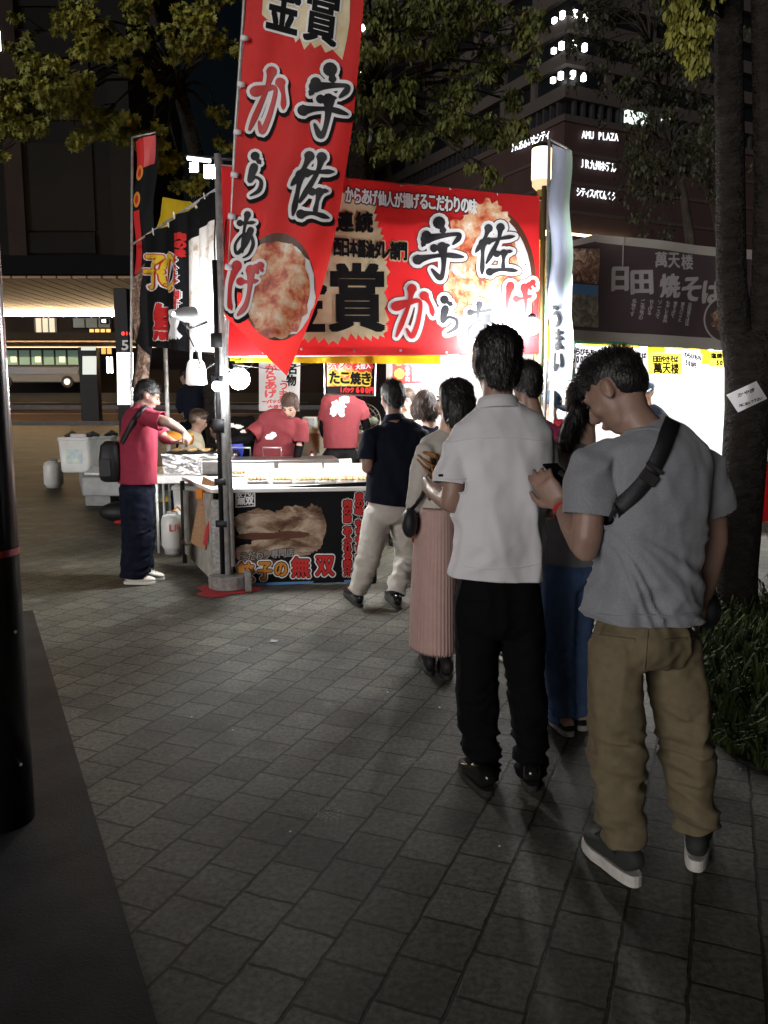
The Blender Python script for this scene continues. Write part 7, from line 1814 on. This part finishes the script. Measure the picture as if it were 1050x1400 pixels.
simple('man in dark clothes stooping with a black bag at the road behind the side banner', 30, (254, 516, V8), V8,
    [(266, 575, V8, 14, .15), (268, 560, V8, 15, .15), (268, 545, V8, 17, .14), (264, 533, V8, 17, .12), (260, 527, V8, 11, .08), (258, 523, V8, 8, .06)],
    [((248, 535, V8), (246, 555, V8), (252, 568, V8)), ((280, 535, V8), (284, 555, V8), (280, 568, V8))],
    {'top': 'navy', 'legs': 'black_cloth'}, 60, 20, hair='short', sleeve=1.8)
# ================================================================== TREES AND GRASS
def leaf_shape(kind):
    if kind == 'maple':                       # five-lobed
        pts = []
        for i in range(11):
            a = math.pi * (-0.5 + i / 10 * 1.0) * 1.35
            r_ = (1.0 if i == 5 else (0.86 if i % 2 == 1 else 0.45))
            pts.append((r_ * math.sin(a) * .62, 0.25 + r_ * math.cos(a) * .62))
        return [(0, 0)] + pts
    return [(0, 0), (-.22, .3), (-.18, .7), (0, 1), (.18, .7), (.22, .3)]
def add_leaf(mb, p_, d, n_, size, shp, bend=0.15):
    d = d.normalized(); x = d.cross(n_)
    if x.length < 1e-4: x = d.orthogonal()
    x.normalize(); n2 = x.cross(d)
    k = len(mb.v)
    for a, b_ in shp: mb.v.append(p_ + x * (a * size) + d * (b_ * size) + n2 * (size * (-bend * b_ * b_ + 0.25 * abs(a))))
    m_ = len(shp)
    mb.f.append(tuple(range(k, k + m_))) if m_ <= 6 else mb.f.extend([(k, k + i, k + i + 1) for i in range(1, m_ - 1)])
    mb.mi.extend([0] * (1 if m_ <= 6 else m_ - 2))
def tree(label, base, trunk_pts, trunk_r, clumps, leafm, barkm='bark', size=0.09, per=150, tw=1.0, kind='oval', lean=None, flat=0.65, name='tree', seed=1, group=None, twig=True):
    rr = random.Random(seed)
    t = thing(name, label, 'tree', base)
    mb = MB(); mb.tube(trunk_pts, trunk_r, n=18); top = trunk_pts[-1]
    mb.build('trunk', barkm, t, True)
    lf = MB(); shp = leaf_shape(kind)
    br = MB()
    for (c, r_, dens) in clumps:
        src = min(trunk_pts[len(trunk_pts) // 2:], key=lambda q: (q - c).length + max(0, q.z - c.z) * 1.5)
        mid = lerp(src, c, .5) + Vector((rr.uniform(-.2, .2), rr.uniform(-.2, .2), 0.12 * (c - src).length))
        if twig:
            br.tube([src, lerp(src, mid, .55) + Vector((0, 0, .06)), mid, lerp(mid, c, .6), c], [q * tw for q in (0.040, 0.032, 0.024, 0.014, 0.006)], n=6)
        subs = [c + Vector((rr.gauss(0, .55), rr.gauss(0, .55), rr.gauss(0, .40))) * r_ for _ in range(max(4, int(7 * dens)))]
        for s_ in subs:
            if twig: br.tube([lerp(mid, c, .7), lerp(lerp(mid, c, .7), s_, .55) + Vector((0, 0, .04)), s_], [q * tw for q in (0.010, 0.006, 0.003)], n=4)
            for _ in range(int(per * dens / 7)):
                o_ = Vector((rr.gauss(0, 1), rr.gauss(0, 1), rr.gauss(0, flat))); o_ = o_.normalized() * (rr.random() ** .5) * r_ * .46
                d = Vector((o_.x + rr.uniform(-.4, .4), o_.y + rr.uniform(-.4, .4), -0.35 + rr.uniform(-.4, .25)))
                n_ = Vector((rr.uniform(-.6, .6), rr.uniform(-.6, .6), 1))
                add_leaf(lf, s_ + o_, d, n_, size * rr.uniform(.6, 1.2), shp)
    if br.f: br.build('branches', barkm, t, True)
    if lf.f: lf.build('crown', leafm, t)
    return t
def pxc(lst, dens=1.0): return [(P(u, v, Y), r_ * Y / FPX, d_ if (d_ := (q[0] if q else dens)) else dens) for u, v, Y, r_, *q in lst]
# left tree: trunk rises behind the side banner and leans up to the left
tb_ = P(283, 400, 11.0)
tree('leafy plane tree with yellow green foliage spreading over the upper left of the stall', Vector((tb_.x, 11, 0)),
     [Vector((tb_.x + .1, 11, 0)), P(280, 330, 11), P(268, 210, 10.9), P(244, 120, 10.8), P(222, 60, 10.7), P(196, -20, 10.6), P(170, -120, 10.5)], [0.14, 0.12, 0.095, 0.085, 0.07, 0.05, 0.03],
     pxc([(20, 130, 8.5, 34, 1.3), (60, 118, 8.5, 34, 1.2), (72, 148, 8.6, 26), (10, 165, 8.5, 26), (30, 172, 8.5, 18, .8), (60, 172, 8.6, 14, .6), (0, 210, 8.4, 8, .3), (108, 132, 8.8, 26), (92, 60, 8.9, 24, .6), (128, 40, 8.9, 34), (150, 52, 9, 26), (110, 18, 8.9, 28), (40, 85, 8.6, 20, .6), (140, 158, 9.2, 28), (168, 170, 9.4, 24), (190, 184, 9.5, 18), (120, 110, 9, 20, .5), (210, 205, 9.8, 22), (222, 222, 9.9, 18), (255, 252, 10, 20, .7), (246, 70, 10, 26, .7), (232, 54, 10, 24, .7), (190, 10, 10, 30, .8), (262, 18, 10, 30, .9), (300, 8, 10.2, 34, 1), (296, 150, 10.6, 18, .4), (306, 195, 10.6, 16, .4), (200, 108, 10, 14, .35), (285, 60, 10.4, 20, .5), (215, 125, 10, 10, .2), (170, 90, 9.6, 14, .35), (20, 40, 8.7, 18, .4), (315, 60, 10.4, 22, .6)]),
     'leaf_warm', size=0.082, per=400, kind='maple', tw=0.7, seed=4)
# centre tree behind the banner
tb_ = P(490, 400, 13)
cl = []
rr = random.Random(12)
for v in range(-60, 250, 34):
    x0, x1 = 455, {True: 690, False: 720}[v < 160]
    if v > 195: x0, x1 = 565, 700
    if v > 225: x0, x1 = 600, 660
    for u in range(x0, x1, 38):
        if rr.random() < .14: continue
        cl.append((u + rr.uniform(-14, 14), v + rr.uniform(-12, 12), 12.4 + rr.uniform(-.8, .9), 27 + rr.uniform(-5, 6), rr.uniform(.5, 1.0)))
cl += [(740, 20, 12.2, 22, .5), (720, 60, 12.2, 22, .5), (735, 90, 12.4, 16, .4), (702, 178, 12.2, 18, .6), (672, 240, 12.3, 14, .6), (650, 232, 12.3, 16, .6), (468, 240, 12.6, 12, .5)]
tree('broad green zelkova tree standing behind the red banner', Vector((tb_.x, 13, 0)),
     [Vector((tb_.x - .1, 13, 0)), P(486, 330, 13), P(489, 215, 13), P(500, 140, 13), P(520, 60, 13), P(540, -40, 13), P(550, -150, 13)], [0.17, 0.15, 0.12, 0.10, 0.085, 0.06, 0.03],
     pxc(cl), 'leaf', size=0.10, per=420, seed=8)
# dark thin tree to the right, in front of the hotel tower
tb_ = P(945, 400, 14.6)
cl = []
for _ in range(64):
    u = rr.uniform(785, 985); v = rr.uniform(-20, 250)
    if u < 865 and v > 140: continue
    cl.append((u, v, 14.2 + rr.uniform(-1, 1), rr.uniform(18, 32), rr.uniform(.4, .8)))
for _ in range(14): cl.append((rr.uniform(860, 965), rr.uniform(200, 310), 14.2 + rr.uniform(-.6, .6), rr.uniform(14, 20), rr.uniform(.12, .3)))
tree('thin dark tree with several pale stems in front of the hotel tower', Vector((tb_.x, 14.6, 0)),
     [Vector((tb_.x, 14.6, 0)), P(944, 330, 14.6), P(934, 260, 14.6), P(918, 205, 14.5), P(908, 150, 14.5), P(890, 60, 14.4), P(880, -60, 14.3)], [0.10, 0.085, 0.06, 0.05, 0.042, 0.03, 0.02],
     pxc(cl), 'leaf_dark', 'bark_pale', size=0.10, per=260, tw=0.4, seed=15)
tb_ = P(985, 400, 15.2)
tree('slim pale stemmed tree between the dark trunk forks', Vector((tb_.x, 15.2, 0)),
     [Vector((tb_.x, 15.2, 0)), P(985, 330, 15.2), P(968, 240, 15.2), P(955, 130, 15.2), P(950, 20, 15.2), P(948, -60, 15.2)], [0.08, 0.07, 0.055, 0.045, 0.035, 0.02],
     pxc([(u, v, 15.2, 20, .4) for u, v in ((960, 40), (935, 90), (975, 130), (940, 160), (1000, 60), (985, 200), (930, 30))]), 'leaf_dark', 'bark_pale', size=0.10, per=240, tw=0.4, seed=16)
# near tree trunk on the right with a forked stem
YT_ = 5.35
tq = G(1004, 862); YT_ = tq.y
t = tree('thick dark tree trunk forking overhead at the right edge, paper notice tied to it', Vector((tq.x, YT_, 0)),
     [Vector((tq.x, YT_, -0.02)), P(1004, 850, YT_), P(1006, 780, YT_), P(1013, 700, YT_), P(1018, 620, YT_), P(1023, 560, YT_), P(1026, 500, YT_), P(1022, 455, YT_)],
     [0.20, 0.150, 0.138, 0.134, 0.138, 0.145, 0.158, 0.165], [], 'leaf_warm')
mb = MB(); mb.tube([P(1016, 505, YT_), P(1006, 450, YT_), P(1000, 390, YT_), P(999, 300, YT_), P(998, 180, YT_), P(996, 60, YT_), P(1000, -80, YT_), P(1004, -220, YT_)], [0.10, 0.098, 0.092, 0.088, 0.085, 0.082, 0.075, 0.06], n=16); mb.build('trunk', 'bark', t, True)
mb = MB(); mb.tube([P(1030, 510, YT_), P(1044, 450, YT_ - .02), P(1052, 380, YT_ - .05), P(1055, 250, YT_ - .1), P(1052, 100, YT_ - .1), P(1048, -60, YT_ - .1), P(1046, -220, YT_ - .1)], [0.12, 0.11, 0.105, 0.10, 0.098, 0.09, 0.08], n=16); mb.build('trunk', 'bark', t, True)
lf = MB(); br = MB(); shp = leaf_shape('oval'); rr = random.Random(3)
for (u, v, r_, k) in ((935, 20, 24, 260), (945, 55, 22, 260), (955, 78, 16, 150), (925, 45, 16, 120), (960, 40, 18, 150), (948, 92, 8, 40), (930, -20, 30, 200), (975, -40, 36, 200)):
    c = P(u, v, 5.2); rad = r_ * 5.2 / FPX
    br.tube([P(996, 30, YT_), lerp(P(996, 0, YT_), c, .5) + Vector((0, 0, .12)), c], [0.014, 0.009, 0.004], n=5)
    for _ in range(k):
        o_ = Vector((rr.gauss(0, 1), rr.gauss(0, 1), rr.gauss(0, 1))).normalized() * rad * rr.random() ** .45
        add_leaf(lf, c + o_, Vector((rr.uniform(-.5, .5), rr.uniform(-.5, .5), -1)), Vector((rr.uniform(-1, 1), rr.uniform(-1, 0), .6)), rr.uniform(.035, .065), shp)
br.build('branches', 'bark', t, True); lf.build('crown', 'leaf_warm', t)
a = [P(993, 540, YT_ - .17), P(1034, 521, YT_ - .17), P(1049, 545, YT_ - .155), P(1009, 564, YT_ - .155)]
t = thing('paper_notice', 'small white paper notice tied slanting across the dark tree trunk', 'notice', a[3])
ns = Sheet(a[0], a[1], a[3]); mb = MB(); ns.panel(mb, [(993, 540), (1034, 521), (1049, 545), (1009, 564)], 0.0); mb.build('sheet', 'paper', t)
mb = MB(); ns.line(mb, 'かやき', 1008, 541, 1032, 532, 5, 0.004, 0, ringnib(.25, 4)); ns.line(mb, '列に並んで下さい', 1010, 555, 1042, 544, 4, 0.004, 0, ringnib(.2, 4)); mb.build('lettering', 'bark', t)

# ---- planted strip with long grass on the right
e0, e1 = G(905, 975), G(1075, 1078)
g1, g2 = G(1230, 1078), G(1190, 846)
poly = [G(955, 862), G(930, 905), G(925, 955), G(962, 1005), G(1010, 1045), G(1060, 1068), G(1130, 1095), G(1260, 1090), G(1220, 850), G(1060, 840)]
sheet_mesh('planting_bed', [(q.x, q.y) for q in poly], 0.008, 'soil')
def inside(x, y):
    c = False; j = len(poly) - 1
    for i in range(len(poly)):
        if (poly[i].y > y) != (poly[j].y > y) and x < (poly[j].x - poly[i].x) * (y - poly[i].y) / (poly[j].y - poly[i].y) + poly[i].x: c = not c
        j = i
    return c
mb = MB(); rr = random.Random(22)
xs = [q.x for q in poly]; ys = [q.y for q in poly]
tuf = []
while len(tuf) < 620:
    x, y = rr.uniform(min(xs), max(xs)), rr.uniform(min(ys), max(ys))
    if inside(x, y): tuf.append((x, y, rr.uniform(.55, 1.25)))
for x, y, h in tuf:
    for _ in range(13):
        a = rr.uniform(0, 6.283); out = rr.uniform(.04, .20) * h; ht = rr.uniform(.10, .26) * h; w_ = rr.uniform(.004, .010)
        d = Vector((math.cos(a), math.sin(a), 0)); s_ = Vector((-d.y, d.x, 0)) * w_
        p0 = Vector((x + rr.uniform(-.03, .03), y + rr.uniform(-.03, .03), 0.006))
        pts = [p0, p0 + d * out * .25 + Vector((0, 0, ht * .6)), p0 + d * out * .65 + Vector((0, 0, ht)), p0 + d * out * 1.15 + Vector((0, 0, ht * .82))]
        k = len(mb.v)
        for i, q in enumerate(pts):
            f = (1, .95, .7, .05)[i]; mb.v += [q - s_ * f, q + s_ * f]
        for i in range(3): mb.f.append((k + 2 * i, k + 2 * i + 1, k + 2 * i + 3, k + 2 * i + 2)); mb.mi.append(0)
tag(mb.build('grass', 'grass'), kind='stuff', label='long dark green grass filling the planting bed under the tree')

# ---- small litter on the paving
q = G(374, 878); mb = MB(); mb.slab(q + Vector((-0.022, -0.012, .006)), q + Vector((0.024, -0.016, .006)), q + Vector((0.028, 0.014, .008)), q + Vector((-0.016, 0.02, .010)), 0.002); tag(mb.build('paper_scrap', 'paper'), 'small white paper scrap lying on the paving in front of the counter', 'litter')
for u, v in ((530, 947), (601, 968), (341, 888), (318, 999), (262, 981), (424, 826), (397, 1138), (683, 1158), (1012, 1052)):
    q = G(u, v); mb = MB(); mb.ell(q + Vector((0, 0, 0.004)), (0.005, 0.004, 0.003), n=8, m=6); tag(mb.build('pebble', 'paper', smooth=True), 'tiny white crumb lying on the paving', 'litter', 'crumbs on the paving')
q = G(668, 886);
